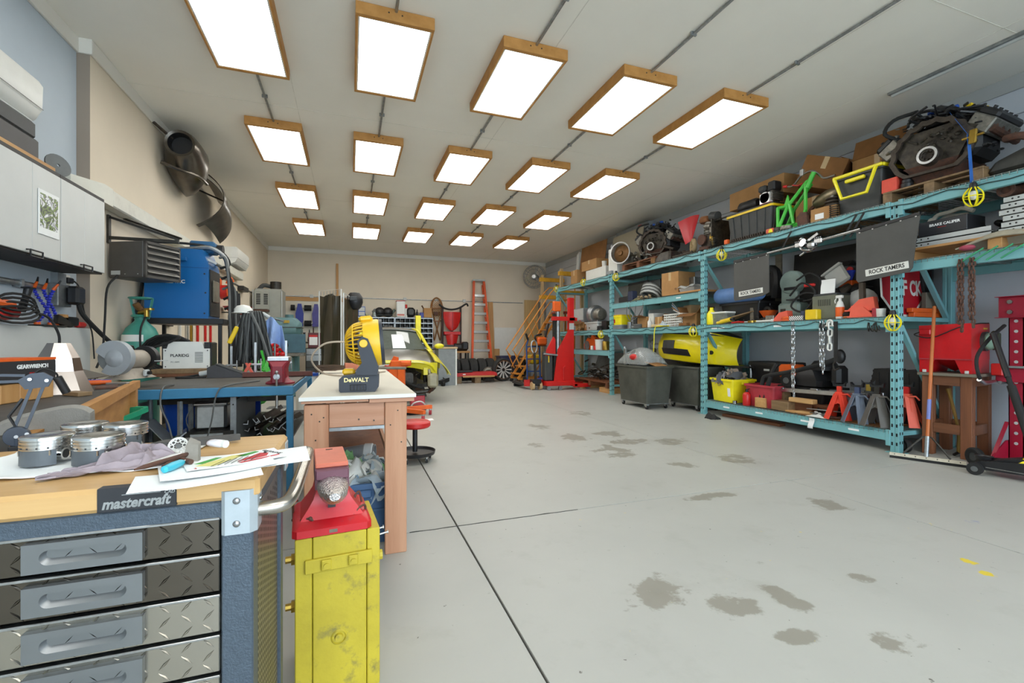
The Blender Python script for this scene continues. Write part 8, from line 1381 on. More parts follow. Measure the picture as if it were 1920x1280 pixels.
# wall telephone style clock & snowshoes
def snowshoe(label,x,off,rz_):
 o=thing('snowshoe',label,'snowshoe',(x,yw-.06-off,1.95),0,ry=rz_);br_m=mat('shoe_wood','#8a5a28',.5)
 out=[(0,-.72),(.05,-.45),(.12,-.05),(.17,.25),(.16,.48),(.10,.62),(0,.68),(-.10,.62),(-.16,.48),(-.17,.25),(-.12,-.05),(-.05,-.45)]
 part(o,'rim',B().tube([V((a,0,b_))for a,b_ in out],.02,6,True,sm=3),br_m)
 for z in(-.08,.34):part(o,'crossbar',B().b2((-.14 if z<0 else-.165,-.01,z-.015),(.14 if z<0 else .165,.01,z+.015)),br_m)
 b=B()
 for k in range(-8,14):
  for s in(-1,1):
   pts=[]
   for u in range(9):z=-.08+.065*k+.08*u;x_=s*(-.16+.04*u);w=.165 if z>.1 else .12+.15*(z+.08)
    
   z0_=-.30+.065*k;b.bar((-.13*s,0,z0_),(.13*s,0,z0_+.22),.017,.005)if-.1<z0_<.42 else None
 part(o,'webbing',b,mat('shoe_web','#b07a35',.7),kind='stuff');part(o,'binding',B().box((0,-.02,.16),(.14,.02,.12),.006),K('rust'));return o
snowshoe('front brown wooden snowshoe hung on the back wall',2.62,.05,R(3));snowshoe('rear brown wooden snowshoe half behind the front one',2.72,0,R(-5))
jb2=solo('hanging_cord_switch','white pull switch with cord beside the snowshoes','switch',B().b2((-.04,-.05,.40),(.04,0,.52),.01).cyl((0,-.02,0),(.05,-.02,.40),.006),WP,(2.42,yw,.85))
# red sled rack
rk=thing('red_sled_frame','dark tube frame holding a red sled shell and scoop','sled',(3.12,yw-.25,0));dm=mat('frame_brown','#3c2a26',.5)
for x in(-.30,.30):part(rk,'post',B().cyl((x,0,0),(x,0,2.35),.035,n=8),dm)
for z in(.95,1.42):part(rk,'crossbar',B().b2((-.30,-.03,z-.03),(.30,.03,z+.03),.004),dm)
part(rk,'handlebar',B().tube([(-.42,-.05,2.40),(-.25,-.05,2.28),(0,-.05,2.24),(.25,-.05,2.30),(.48,-.05,2.44),(.54,-.05,2.36)],.03,7,sm=3),BR)
rdm=RP;part(rk,'sled_shell',B().sheet(lambda u,v:((u-.5)*.56*sqrt(max(.02,1-v**2.4)),-.06-.09*sin(pi*u)*(1-v*.5),2.16-.60*v),14,12,.012),rdm);part(rk,'keel',B().b2((-.008,-.17,1.60),(.008,-.10,2.15)),K('dull_red'));part(rk,'neck',B().cyl((0,-.06,1.44),(0,-.06,1.60),.035),dm);part(rk,'scoop_lip',B().b2((-.27,-.14,1.42),(.27,.0,1.52),.01),rdm);part(rk,'scoop',B().sheet(lambda u,v:((u-.5)*(.42-.26*v),-.06-.07*sin(pi*u),1.44-.60*v),8,8,.012),rdm)
pumpb=thing('bench_pump','black pump on a board beside the red sled frame','pump',(3.20,14.2,0));part(pumpb,'table',B().b2((-.35,-.25,.84),(.35,.2,.90),.006),K('plywood'));part(pumpb,'motor',B().cyl((-.1,0,1.02),(.3,0,1.02),.12,n=14),BP);part(pumpb,'head',B().box((.22,-.1,1.06),(.2,.2,.26),.04),BP)
for x in(-.33,.28):part(pumpb,'leg',B().b2((x,-.2,0),(x+.05,-.15,.84)).b2((x,.12,0),(x+.05,.17,.84)),DM)
solo('red_scrap_heap','dark and red odds and ends under the pump board','scrap heap',heap(B(),(0,0,.02),(.3,.2,.4),30,88,.8,'bte'),mat('maroon_dark','#3a2022',.6,col2='#6e1f22',scale=4),(3.35,14.2,0),kind='stuff')
wg=thing('white_cabinet','grey panelled low cabinet right of the yellow car','cabinet',(2.45,12.6,0));part(wg,'case',B().b2((-.2,-.3,0),(.30,.3,1.0),.008),K('grey_paint'));part(wg,'corner_strip',B().b2((.27,-.31,0),(.31,-.30,1.0)),WP);part(wg,'top',B().b2((-.25,-.32,1.0),(.33,.32,1.05),.006),K('tape'));part(wg,'tool_tray',B().box((.1,-.1,1.08),(.3,.2,.06),.01),BP)
# tyres and wheels
tyre=None;names=['first from the grey cabinet','second from the grey cabinet','in its middle','fourth from the grey cabinet','nearest the alloy wheel']
trb=mat('tyre_rubber','#2b2b2a',.85,var=.2)
for k in range(5):
 lb='black tyre in the standing row, '+names[k];loc=(3.02+.275*k,13.75,.335)
 if tyre is None:
  tyre=thing('tyre',lb,'tyre',loc,0,'row of standing tyres');part(tyre,'carcass',B().lathe([(.21,-.11),(.27,-.125),(.315,-.115),(.335,-.09),(.338,0),(.335,.09),(.315,.115),(.27,.125),(.21,.11),(.20,.06),(.20,-.06),(.21,-.11)],36,ax='X'),trb)
  for x in(-.06,-.02,.02,.06):part(tyre,'tread_rib',B().lathe([(.33,x-.014),(.343,x-.012),(.343,x+.012),(.33,x+.014)],36,ax='X'),trb)
 else:dup(tyre,loc,label=lb)
alw=thing('alloy_wheel','black and silver twelve spoke alloy wheel facing out','wheel',(4.36,13.15,.345),R(12));part(alw,'tyre',B().lathe([(.285,-.1),(.32,-.11),(.342,-.08),(.345,0),(.342,.08),(.32,.11),(.285,.1),(.275,0),(.285,-.1)],36,ax='Y'),trb);part(alw,'rim',B().lathe([(.262,-.10),(.288,-.105),(.288,.09),(.262,.09),(.262,-.10)],36,ax='Y'),STL);part(alw,'back_disc',B().cyl((0,.0,0),(0,.02,0),.27,n=30),BP);part(alw,'hub',B().cyl((0,-.07,0),(0,.0,0),.05,n=18),BP)
for k in range(12):t=2*pi*k/12;part(alw,'spoke',B().raw([(r*cos(t+a),y,r*sin(t+a))for r,a,y in((.04,-.3,-.06),(.04,.3,-.06),(.268,.07,-.095),(.268,-.07,-.095),(.04,-.3,-.03),(.04,.3,-.03),(.268,.09,-.05),(.268,-.09,-.05))],[(0,1,2,3),(7,6,5,4),(0,4,5,1),(1,5,6,2),(2,6,7,3),(3,7,4,0)]),mat('alloy_silver','#d5d5d2',.35,.3))
tw2=thing('spare_wheel','fat worn tyre on a dull rim leaning beside the alloy wheel','wheel',(5.02,13.35,.37),R(58));part(tw2,'tyre',B().lathe([(.21,-.12),(.29,-.135),(.345,-.11),(.37,-.08),(.37,.08),(.345,.11),(.29,.135),(.21,.12),(.21,-.12)],32,ax='Y'),trb);part(tw2,'rim',B().lathe([(0,-.05),(.06,-.06),(.1,-.03),(.18,-.02),(.21,-.10),(.215,.1),(0,.0)],24,ax='Y'),K('cast_alu'))
# creeper on blocks, trolley jack handle
crp=thing('red_creeper','long low red creeper board resting on wooden blocks','creeper',(3.42,12.9,0));part(crp,'bed',B().prism([(-.62,.20),(-.60,.30),(.55,.32),(.62,.28),(.62,.20)],.42,'Y',(0,-.21,0)),RP);part(crp,'side_rail',B().b2((-.40,-.225,.17),(.55,-.212,.22),.004),K('pine_x'));part(crp,'badge',B().b2((-.40,-.2125,.245),(-.32,-.2105,.275)),WP);part(crp,'black_pad',B().b2((-.58,-.18,.315),(-.1,.18,.36),.01),BP)
for x in(-.52,.05):solo('timber_support',('pine block under the left end of the red creeper','pine block under the middle of the red creeper')[x>0],'wood',B().b2((-.09,-.2,0),(.09,.2,.195),.004),K('block_wood'),(3.42+x,12.9,0))
pj=thing('black_porter_jack','black long lever jack lying before the red creeper','jack',(2.52,12.35,0));part(pj,'body',B().bar((-.25,-.2,.10),(.15,.1,.2),.10),BP);part(pj,'lever',B().tube([(.0,0,.2),(.25,.1,.36),(.33,.12,.34)],.025,7),BP);part(pj,'wheel',B().cyl((-.2,-.22,.06),(-.14,-.2,.06),.06,n=12),BR);part(pj,'pedal',B().tube([(-.1,-.1,.16),(-.2,.05,.3),(.05,.15,.38)],.018,6),DM);part(pj,'foot',B().b2((.08,.02,0),(.2,.15,.15)),BP)
lch=thing('gear_lump','grey cast lump between tyres and the alloy wheel','car part',(3.95,13.25,0));part(lch,'casting',B().ell((0,0,.24),(.2,.16,.2),12,8),K('cast_alu'));part(lch,'flange',B().cyl((-.05,-.16,.24),(-.05,-.12,.24),.12,n=16),K('old_iron'));part(lch,'foot',B().b2((-.15,-.1,0),(.15,.12,.1),.01),K('old_iron'))
# stepladder
ld=thing('step_ladder','tall orange stepladder with aluminium treads leaning on the back wall','ladder',(4.05,14.28,0),rx=R(-8));orl_=mat('ladder_orange','#d2521f',.4)
Hl=3.24;wl0,wl1=.36,.17
for s in(-1,1):part(ld,'rail',B().loft([[V((s*(w-.0)+dx,dy,z))for dx,dy in((-.035,-.04),(.035,-.04),(.035,.04),(-.035,.04))]for z,w in((.0,wl0),(Hl,wl1))]),orl_);part(ld,'rear_rail',B().loft([[V((s*(w-.03)+dx,dy+.09,z))for dx,dy in((-.02,-.02),(.02,-.02),(.02,.02),(-.02,.02))]for z,w in((.0,wl0),(Hl-.1,wl1))]),orl_)
for k in range(1,10):
 z=k*.305;w=wl0+(wl1-wl0)*z/Hl-.03;t_=part(ld,'tread',B().b2((-w,-.05,z-.042),(w,.04,z+.042),.004),K('aluminium'))
 for s in(-1,1):part(t_,'gusset',B().bar((s*w*.95,-.03,z-.11),(s*w*.55,-.03,z-.03),.02,.008),K('aluminium'))
part(ld,'top_cap',B().b2((-wl1-.05,-.07,Hl),(wl1+.05,.13,Hl+.06),.01),LG)
for k,(x,h_,w)in enumerate(((4.60,2.55,.09),(4.72,.95,.10))):solo('pine_plank',('tall pine plank leaning right of the stepladder','short pine plank beside the tall one')[k],'plank',B().b2((-w,-.03,0),(w,0,h_),.004),K('pine'),(x,yw-.03*k,0),ry=R(-2+3*k))
solo('white_sheet','white sheet leaning on the back wall behind the steps','sheet',B().b2((-.38,-.012,0),(.42,0,1.68)),WP,(5.05,yw,0));solo('plywood_sheet','pale plywood sheet leaning upright behind the orange steps','sheet',B().b2((-.26,-.02,0),(.26,0,2.66)),wood('ply_pale','#c9ab78','#bb9a66'),(6.02,yw,0));solo('grey_sheet','grey panel standing right of the plywood sheet','panel',B().b2((-.14,-.03,0),(.14,0,2.6)),wallmat('panel_grey','#8b8379'),(6.44,yw-.0,0))
nb_=tub('dark navy chest on the floor behind the orange steps',(4.98,14.35,0),(.75,.5,.72),mat('navy_chest','#2b2f52',.5),taper=.95)
# rolling safety steps
rs=thing('rolling_steps','orange tube rolling steps with tall handrails in the back corner','steps',(5.15,12.55,0));ro=mat('steps_orange','#c9822c',.45,var=.1);b=None
for y in(-.3,.3):
 part(rs,'stringer',B().bar((-.62,y,.12),(.72,y,2.05),.05,.06),ro);part(rs,'handrail',B().tube([(-.62,y,.75),(-.78,y,.95),(.40,y,2.62),(.62,y,2.85),(1.20,y,2.88),(1.20,y,2.1)],.02,7),ro);part(rs,'midrail',B().tube([(-.60,y,.45),(.45,y,2.15),(.66,y,2.42),(1.20,y,2.46)],.018,7),ro);part(rs,'rear_leg',B().bar((1.18,y,.1),(1.18,y,2.1),.045),ro);part(rs,'base_rail',B().bar((-.62,y,.12),(1.2,y,.12),.045),ro);part(rs,'brace',B().bar((.1,y,.15),(1.16,y,1.9),.03),ro)
 for q in(.15,.62):part(rs,'baluster',B().bar((-.62+1.34*q-.1,y,.12+1.93*q),(-.62+1.34*q-.32,y,.12+1.93*q+.5),.025),ro)
for k in range(9):u=(k+.5)/9;part(rs,'step',B().b2((-.72+1.34*u,-.29,.14+1.93*u),(-.50+1.34*u,.29,.165+1.93*u),.003),ro)
part(rs,'platform',B().b2((.70,-.30,2.05),(1.2,.30,2.10),.004),mat('platform_red','#9c3322',.5))
for x in(-.6,1.15):
 for y in(-.3,.3):part(rs,'caster',B().cyl((x,y-.02,.055),(x,y+.02,.055),.055,n=14),BR)
# hand truck with bits
htk=thing('hand_truck','blue hand truck with black tank standing before the steps','hand truck',(4.92,12.0,0));hbm=mat('truck_blue','#2b4f8f',.4)
for x in(-.2,.2):part(htk,'rail',B().tube([(x,0,.08),(x,.06,1.10),(x*.8,.02,1.25)],.022,7),hbm)
for z in(.35,.7,1.05):part(htk,'cross',B().bar((-.2,.03+z*.02,z),(.2,.03+z*.02,z),.03),hbm)
part(htk,'toe_plate',B().b2((-.22,-.25,.06),(.22,.02,.075)),hbm)
for x in(-.24,.24):part(htk,'wheel',B().cyl((x-.03,.08,.10),(x+.03,.08,.10),.10,n=16),BR)
part(htk,'grip',B().cyl((-.17,.02,1.25),(-.25,-.02,1.42),.03),BR)
lwt=thing('chain_saw','orange and black chain saw resting on the hand truck cross bars','tool',(5.10,11.86,1.086));part(lwt,'body',B().box((0,0,.12),(.3,.18,.24),.05),K('orange_plastic'));part(lwt,'bar',B().bar((.1,0,.2),(.22,.0,.62),.09,.03),BP);part(lwt,'handle',B().tube([(-.15,0,.1),(-.2,0,.26),(.0,0,.32)],.03,7,sm=3),BP);part(lwt,'shelf',B().b2((-.26,-.1,-.02),(.12,.12,-.0),.003),DM)
blb=solo('blue_bag','blue plastic bag slumped before the hand truck','bag',B().ell((0,0,.11),(.24,.2,.11),14,8),K('deep_blue'),(4.95,11.45,0));bkb=thing('black_tool_case','black tool case beside the blue bag','case',(5.28,11.5,0));part(bkb,'case',B().box((0,0,.14),(.4,.3,.28),.03),BP);part(bkb,'handle',B().tube([(-.1,0,.28),(-.08,0,.34),(.08,0,.34),(.1,0,.28)],.014,6),BP)
for k,x in enumerate((5.55,5.85)):o=thing('yellow_case',('yellow ribbed case left of its twin in the back corner','yellow ribbed case right of its twin in the back corner')[k],'case',(x,13.6,0));part(o,'lower_box',B().box((0,0,.24),(.28,.4,.48),.02),LG);part(o,'case',B().box((0,0,.63),(.28,.4,.28),.04),K('yellow_plastic'));part(o,'rib',B().b2((-.03,-.215,.52),(.03,-.2,.74)),K('bright_yellow'))
# ================================================================= RED STACKER and pallet jack
sk_=thing('red_stacker','red manual stacker with tall mast parked at the end of the rack','stacker',(5.10,10.35,0));sr_=mat('stacker_red','#d0201c',.38,var=.05)
part(sk_,'mast',B().b2((.08,-.05,.10),(.22,.06,2.30),.006),sr_);part(sk_,'body_plate',B().prism([(-.36,.12),(.10,.12),(.10,1.45),(.04,1.45),(-.24,1.0)],.03,'Y',(0,-.08,0)),sr_);part(sk_,'side_plate',B().prism([(-.55,.85),(-.30,.85),(-.30,1.25),(-.34,1.32),(-.52,1.0)],.06,'Y',(0,-.06,0)),sr_);part(sk_,'ram',B().cyl((-.20,.02,.15),(-.20,.02,2.0),.06,n=14),GV);part(sk_,'rail',B().b2((-.33,-.02,.1),(-.27,.06,1.9)),DM);part(sk_,'crosshead',B().b2((-.36,-.07,1.72),(.24,.07,1.82),.006),sr_);part(sk_,'plate_tag',B().b2((.085,-.056,1.5),(.215,-.05,1.66)),LG);part(sk_,'top_lamp',B().b2((-.34,-.06,1.95),(-.14,.06,2.2),.02),K('orange_plastic'));part(sk_,'mast_arm',B().b2((.08,-.07,1.72),(.30,.07,1.80),.004),sr_)
part(sk_,'base',B().b2((-.55,-.12,.10),(.22,.12,.22),.01),sr_);part(sk_,'leg',B().b2((.16,-.2,.06),(.62,-.10,.15),.006),sr_);part(sk_,'leg',B().b2((.16,.22,.06),(.62,.32,.15),.006),sr_);part(sk_,'cross_base',B().b2((.14,-.2,.08),(.24,.32,.16),.006),sr_);part(sk_,'tank',B().b2((-.56,-.02,.22),(-.34,.2,.95),.03),DG);part(sk_,'tag_yellow',B().b2((-.48,-.024,.68),(-.45,-.019,.86)),K('yellow_plastic'));part(sk_,'lever',B().tube([(-.1,-.09,.2),(-.12,-.12,.55),(-.06,-.12,.6)],.015,6),sr_);part(sk_,'pump_handle',B().cyl((-.62,-.05,.9),(-.26,-.09,.86),.025),GV)
for x,y in((-.5,-.10),(-.5,.12),(-.2,-.12),(.55,-.15),(.55,.27)):part(sk_,'wheel',B().cyl((x,y-.025,.05),(x,y+.025,.05),.05,n=14),GV)
pjk=thing('pallet_jack','black pallet jack with loop handle left of the red stacker','pallet jack',(4.36,10.5,0));part(pjk,'handle_shaft',B().bar((0,0,.2),(0,.1,.92),.05),BP);part(pjk,'loop_handle',B().tube([(0,.1,.9),(-.07,.11,1.0),(-.07,.12,1.16),(0,.12,1.22),(.07,.12,1.16),(.07,.11,1.0)],.018,7,True,sm=3),GV);part(pjk,'base',B().b2((-.12,-.1,.10),(.12,.14,.26),.02),BP);part(pjk,'fork',B().b2((-.24,.12,.08),(-.10,1.1,.14),.006),BP);part(pjk,'fork',B().b2((.10,.12,.08),(.24,1.1,.14),.006),BP);part(pjk,'head_plate',B().b2((-.26,.10,.08),(.26,.16,.24)),RP)
for x in(-.1,.1):part(pjk,'wheel',B().cyl((x-.03,-.02,.1),(x+.03,-.02,.1),.10,n=16),K('tape'))
part(pjk,'tip_roller',B().cyl((-.22,1.0,.04),(.22,1.0,.04),.04,n=12),BR)
# overhead heater and yellow shelf bracket beyond the rack end
uh=thing('wall_fan','big silver bladed wall fan in a wire cage high in the far corner','fan',(5.95,14.45,3.42),R(-38));b=B()
for r_ in(.12,.24,.36):b.tor((0,-.14,0),r_,.007,'Y',28,5)
for r_ in(.36,.40):b.tor((0,0,0),r_,.008,'Y',28,5)
for i in range(20):t=2*pi*i/20;b.tube([(.06*cos(t),-.15,.06*sin(t)),(.36*cos(t),-.13,.36*sin(t)),(.40*cos(t),0,.40*sin(t)),(.25*cos(t),.12,.25*sin(t))],.004,4)
part(uh,'cage',b,GV,kind='stuff');part(uh,'motor',B().cyl((0,-.02,0),(0,.24,0),.10,n=16),K('mid_grey'))
for k in range(3):t=R(75)+2*pi*k/3;part(uh,'blade',B().raw([(r_*cos(t+a),y-.05,r_*sin(t+a))for r_,a,y in((.06,-.5,.0),(.33,-.22,.0),(.33,.22,.05),(.06,.6,.04))]+[(r_*cos(t+a),y-.045,r_*sin(t+a))for r_,a,y in((.06,-.5,.0),(.33,-.22,.0),(.33,.22,.05),(.06,.6,.04))],[(0,1,2,3),(7,6,5,4),(0,4,5,1),(1,5,6,2),(2,6,7,3),(3,7,4,0)]),K('aluminium'))
part(uh,'hub',B().cyl((0,-.08,0),(0,0,0),.07,n=16),K('aluminium'));part(uh,'wall_stay',B().bar((0,.2,-.02),(-.20,.52,-.02),.05),GV)
ysb=thing('yellow_shelf_beam','yellow steel shelving bay end beyond the teal rack','rack',(6.0,12.75,0));ym=mat('beam_yellow','#d9a32a',.45)
for z in(2.55,3.1):part(ysb,'beam',B().b2((-.35,-.9,z),(.5,-.8,z+.12),.005).b2((-.35,.5,z),(.5,.6,z+.12),.005),ym)
for y in(-.85,.55):part(ysb,'post',B().b2((.36,y-.04,0),(.44,y+.04,3.3)),K('tape'));part(ysb,'post',B().b2((-.30,y-.04,0),(-.22,y+.04,3.3)),K('tape'))
# ================================================================= RIGHT: blast cabinet, press, squeegee, jack
stn=thing('timber_stand','brown timber stand with lower rail beside the near rack post','stand',(5.88,2.76,0),R(8));sx_,sy_,sh_z=.50,.40,.87
owz=wood('stand_wood','#8a5535','#6e4128',stretch=(1,1,.07))
for x in(0,sx_-.09):
 for y in(0,sy_-.09):part(stn,'leg',B().b2((x,y,0),(x+.045,y+.09,sh_z-.03),.004),owz);part(stn,'leg_cheek',B().b2((x+.046,y,0),(x+.09,y+.045,sh_z-.03),.004),owz)
for z in(sh_z-.13,.24):part(stn,'rail',B().b2((.005,.092,z),(.04,sy_-.092,z+.10),.003),K('old_wood_x'));part(stn,'rail',B().b2((sx_-.04,.092,z),(sx_-.005,sy_-.092,z+.10),.003),K('old_wood_x'));part(stn,'rail',B().b2((.092,.005,z),(sx_-.092,.04,z+.10),.003),K('old_wood'));part(stn,'rail',B().b2((.092,sy_-.04,z),(sx_-.092,sy_-.005,z+.10),.003),K('old_wood'))
part(stn,'top',B().b2((-.03,-.04,sh_z-.03),(sx_+.02,sy_+.03,sh_z),.003),K('grey_wood'))
rcb=thing('blast_cabinet','red steel blast cabinet with green glove on the timber stand','cabinet',(5.89,2.77,sh_z+.001),R(8));rdd=mat('cabinet_red','#c8141c',.35,var=.08,dirt=.15)
part(rcb,'hopper',B().prism([(.0,.14),(.42,.14),(.42,.50),(.0,.515)],.46,'X'),rdd)
for y in(.0,.34):part(rcb,'foot',B().prism([(y,0),(y+.08,0),(y+(.08 if y else .13),.139),(y-(.05 if y else 0),.139)],.44,'X',(.01,0,0)),rdd);part(rcb,'foot_pad',B().b2((-.006,y+.02,0),(.012,y+.05,.03),.003),WP)
part(rcb,'belly',B().lathe([(0,-.13),(.14,-.04),(.2,.0)],16,(.26,.21,.139)),rdd);part(rcb,'switch_box',B().box((-.02,.36,.43),(.035,.10,.06),.008),rdd);part(rcb,'seam',B().b2((-.004,0,.138),(-.0005,.42,.15)),K('dull_red'));part(rcb,'glove',B().ell((.30,-.045,.33),(.10,.05,.09),12,8),mat('glove_green','#7f9b86',.8));part(rcb,'glove_ring',B().cyl((.30,0,.33),(.30,-.03,.33),.10,n=18),DG);part(rcb,'side_bag',B().box((.46,-.04,.34),(.14,.07,.2),.03),mat('bag_olive','#5c5f4e',.8));part(rcb,'yellow_label',B().b2((.30,-.002,.455),(.40,-.0005,.47)),K('yellow_plastic'))
part(rcb,'cord',B().tube([(-.04,.40,.43),(-.05,.44,.40),(-.03,.30,.37),(-.01,.10,.47),(.1,-.01,.51),(.4,-.01,.52)],.006,5,sm=4),BR)
axh=thing('axe','pick axe with curved hickory handle leaning under the timber stand','axe',(6.05,2.95,0));part(axh,'handle',B().tube([(.0,.0,.03),(-.02,-.01,.25),(-.05,.02,.5),(-.06,.06,.70)],[.024,.02,.022,.034],8,sm=3,flat=.7),K('hickory'));part(axh,'head',B().tube([(-.08,0,.012),(0,0,.03),(.16,0,.012)],.014,6),DM)
pr=thing('shop_press','red steel shop press with drilled uprights at the right wall','press',(6.20,2.55,0));prr=mat('press_red','#9c1430',.4,var=.08)
for y in(0,-1.0):part(pr,'upright',B().b2((-.05,y-.055,0),(-.042,y+.055,1.62)).b2((-.05,y+.047,0),(.05,y+.055,1.62)).b2((-.05,y-.055,0),(.05,y-.047,1.62)),prr);part(pr,'base_foot',B().prism([(-.35,0),(.35,0),(.35,.06),(.08,.22),(-.08,.22),(-.35,.06)],.012,'Y',(0,y+.056,0)),prr);part(pr,'base_angle',B().b2((-.35,y-.055,0),(.33,y+.055,.012)),prr)
for k in range(14):z=.20+.1*k;part(pr,'pin_hole',B().cyl((-.0535,.0,z),(-.0502,.0,z),.015,n=12),LG)
for z in(1.44,):part(pr,'head_beam',B().b2((-.075,-1.12,z),(-.056,.12,z+.2),.004),prr);part(pr,'head_beam',B().b2((.051,-1.12,z),(.07,.12,z+.2),.004),prr);part(pr,'head_flange',B().b2((-.12,-1.12,z+.2),(-.04,.13,z+.206)).b2((-.12,-1.12,z-.006),(-.04,.13,z)),prr)
for z in(1.49,1.59):part(pr,'head_bolt',B().cyl((-.095,.03,z),(-.075,.03,z),.022,n=6),K('chrome'))
for z,x in((.80,-.08),(.80,.055)):part(pr,'bed_beam',B().b2((x,-1.1,z),(x+.02,.14,z+.14),.004),prr)
part(pr,'bed_plate',B().b2((-.11,-1.0,.94),(.08,.1,.96),.003),K('grey_paint'));part(pr,'bed_pin',B().cyl((-.1,.10,.79),(.12,.10,.79),.016),GV);part(pr,'stay',B().bar((-.30,.07,.05),(-.04,.07,.4),.03,.01),prr);part(pr,'pump_bracket',B().b2((-.12,.07,.86),(-.02,.16,.98),.008),RP);part(pr,'hydraulic_hose',B().tube([(-.06,.08,1.36),(-.28,.1,1.22),(-.43,.12,1.05),(-.45,.10,.88),(-.36,.10,.80),(-.1,.13,.80)],.016,8,sm=5),BR);part(pr,'hose_end',B().tube([(-.44,.10,.83),(-.34,.10,.795),(-.12,.13,.80)],.02,8,sm=3),STL)
sq=thing('floor_squeegee','wide floor squeegee with orange wooden handle leaning on the stand','squeegee',(5.40,2.86,0));A_=at(1668,857,Z=0)-V((5.40,2.86,0));B2_=at(1812,877,Z=0)-V((5.40,2.86,0));md=(A_+B2_)/2;top=at(1752,576,X=5.80)-V((5.40,2.86,0));ft=V((md.x,md.y,.055))
part(sq,'channel',B().bar(A_+V((0,0,.042)),B2_+V((0,0,.042)),.018,.030),mat('squeegee_cream','#c9c0ac',.5));part(sq,'rubber',B().bar(A_+V((0,0,.015)),B2_+V((0,0,.015)),.010,.030),BR);part(sq,'handle',B().cyl(ft+(top-ft)*.10,top,.0155,n=12).ell(top,.0165,10,6),K('handle_wood'));part(sq,'ferrule',B().cyl(ft,ft+(top-ft)*.13,.019,n=12),GV);part(sq,'label_band',B().cyl(ft+(top-ft)*.24,ft+(top-ft)*.37,.0165,n=14),mat('band_blue','#6d78b8',.4))
q0=ft+(top-ft)*.12
for e in(A_,B2_):part(sq,'brace_rod',B().tube([q0,q0+(e-md)*.12+V((0,0,.005)),md+(e-md)*.62+V((0,0,.06))],.008,6,sm=2),DM)
for k in range(7):c_=A_+(B2_-A_)*(k+.5)/7;part(sq,'rivet',B().ell(c_+V((-.009,-.004,.044)),.005,8,5),DM)
fj=thing('floor_jack','black and yellow floor jack with long padded black handle','floor jack',(5.50,2.24,0),R(-80));
for y in(-.12,.12):part(fj,'side_plate',B().prism([(-.30,.05),(.36,.07),(.36,.15),(.1,.17),(-.22,.13),(-.31,.09)],.012,'Y',(0,y-.006,0)),BP);part(fj,'chrome_line',B().b2((-.2,y-.012,.075),(.3,y-.0065,.082)),K('chrome'))
part(fj,'lift_arm',B().prism([(-.28,.08),(.2,.10),(.2,.15),(.0,.19),(-.16,.14)],.16,'Y',(0,-.08,0)),BP);part(fj,'yellow_yoke',B().loft([rg(-.02,.22,-.09,.09,.15,.02),rg(.02,.18,-.07,.07,.20,.02),rg(.06,.13,-.04,.04,.25,.01)]),K('bright_yellow'));part(fj,'yoke_leg',B().bar((.16,-.06,.20),(.30,-.1,.14),.04,.02).bar((.16,.06,.20),(.30,.1,.14),.04,.02),K('bright_yellow'));part(fj,'saddle',B().lathe([(0,.14),(.06,.14),(.065,.165),(.05,.165),(.045,.155),(0,.155)],18,(-.24,0,-.01)),BP);part(fj,'ram',B().cyl((-.05,0,.14),(.12,0,.15),.035,n=14),K('chrome'))
for x,r_ in((-.26,.055),(.32,.075)):
 for y in(-.15,.15):w_=part(fj,'wheel',B().cyl((x,y-.02,r_),(x,y+.02,r_),r_,n=18),BR);part(w_,'hub',B().cyl((x,y-.023,r_),(x,y+.023,r_),r_*.45,n=12),K('mid_grey'))
hh=at(1862,625,X=5.88)-V((5.50,2.24,0));hh=Matrix.Rotation(R(80),3,'Z')@hh;hb_=V((.08,0,.20));part(fj,'handle',B().cyl(hb_,hh,.019,n=12),BR);part(fj,'handle_pad',B().cyl(hb_+(hh-hb_)*.08,hb_+(hh-hb_)*.55,.031,n=14),BR);part(fj,'handle_grip',B().cyl(hb_+(hh-hb_)*.62,hh,.024,n=12),BP)
for k,p in enumerate((at(1696,845,X=5.66),at(1828,862,X=5.70))):
 o=thing('dolly_wheel',('small black wheel at the foot of the near post','small black wheel at the corner of the timber stand')[k],'wheel',(p.x,p.y,.075+.012*k),R(-20));part(o,'tyre',B().lathe([(.04,-.025),(.07,-.028),(.075+.012*k,-.015),(.075+.012*k,.015),(.07,.028),(.04,.025)],22,ax='X'),BR);part(o,'hub',B().cyl((-.02,0,0),(.02,0,0),.045,n=16),DG)
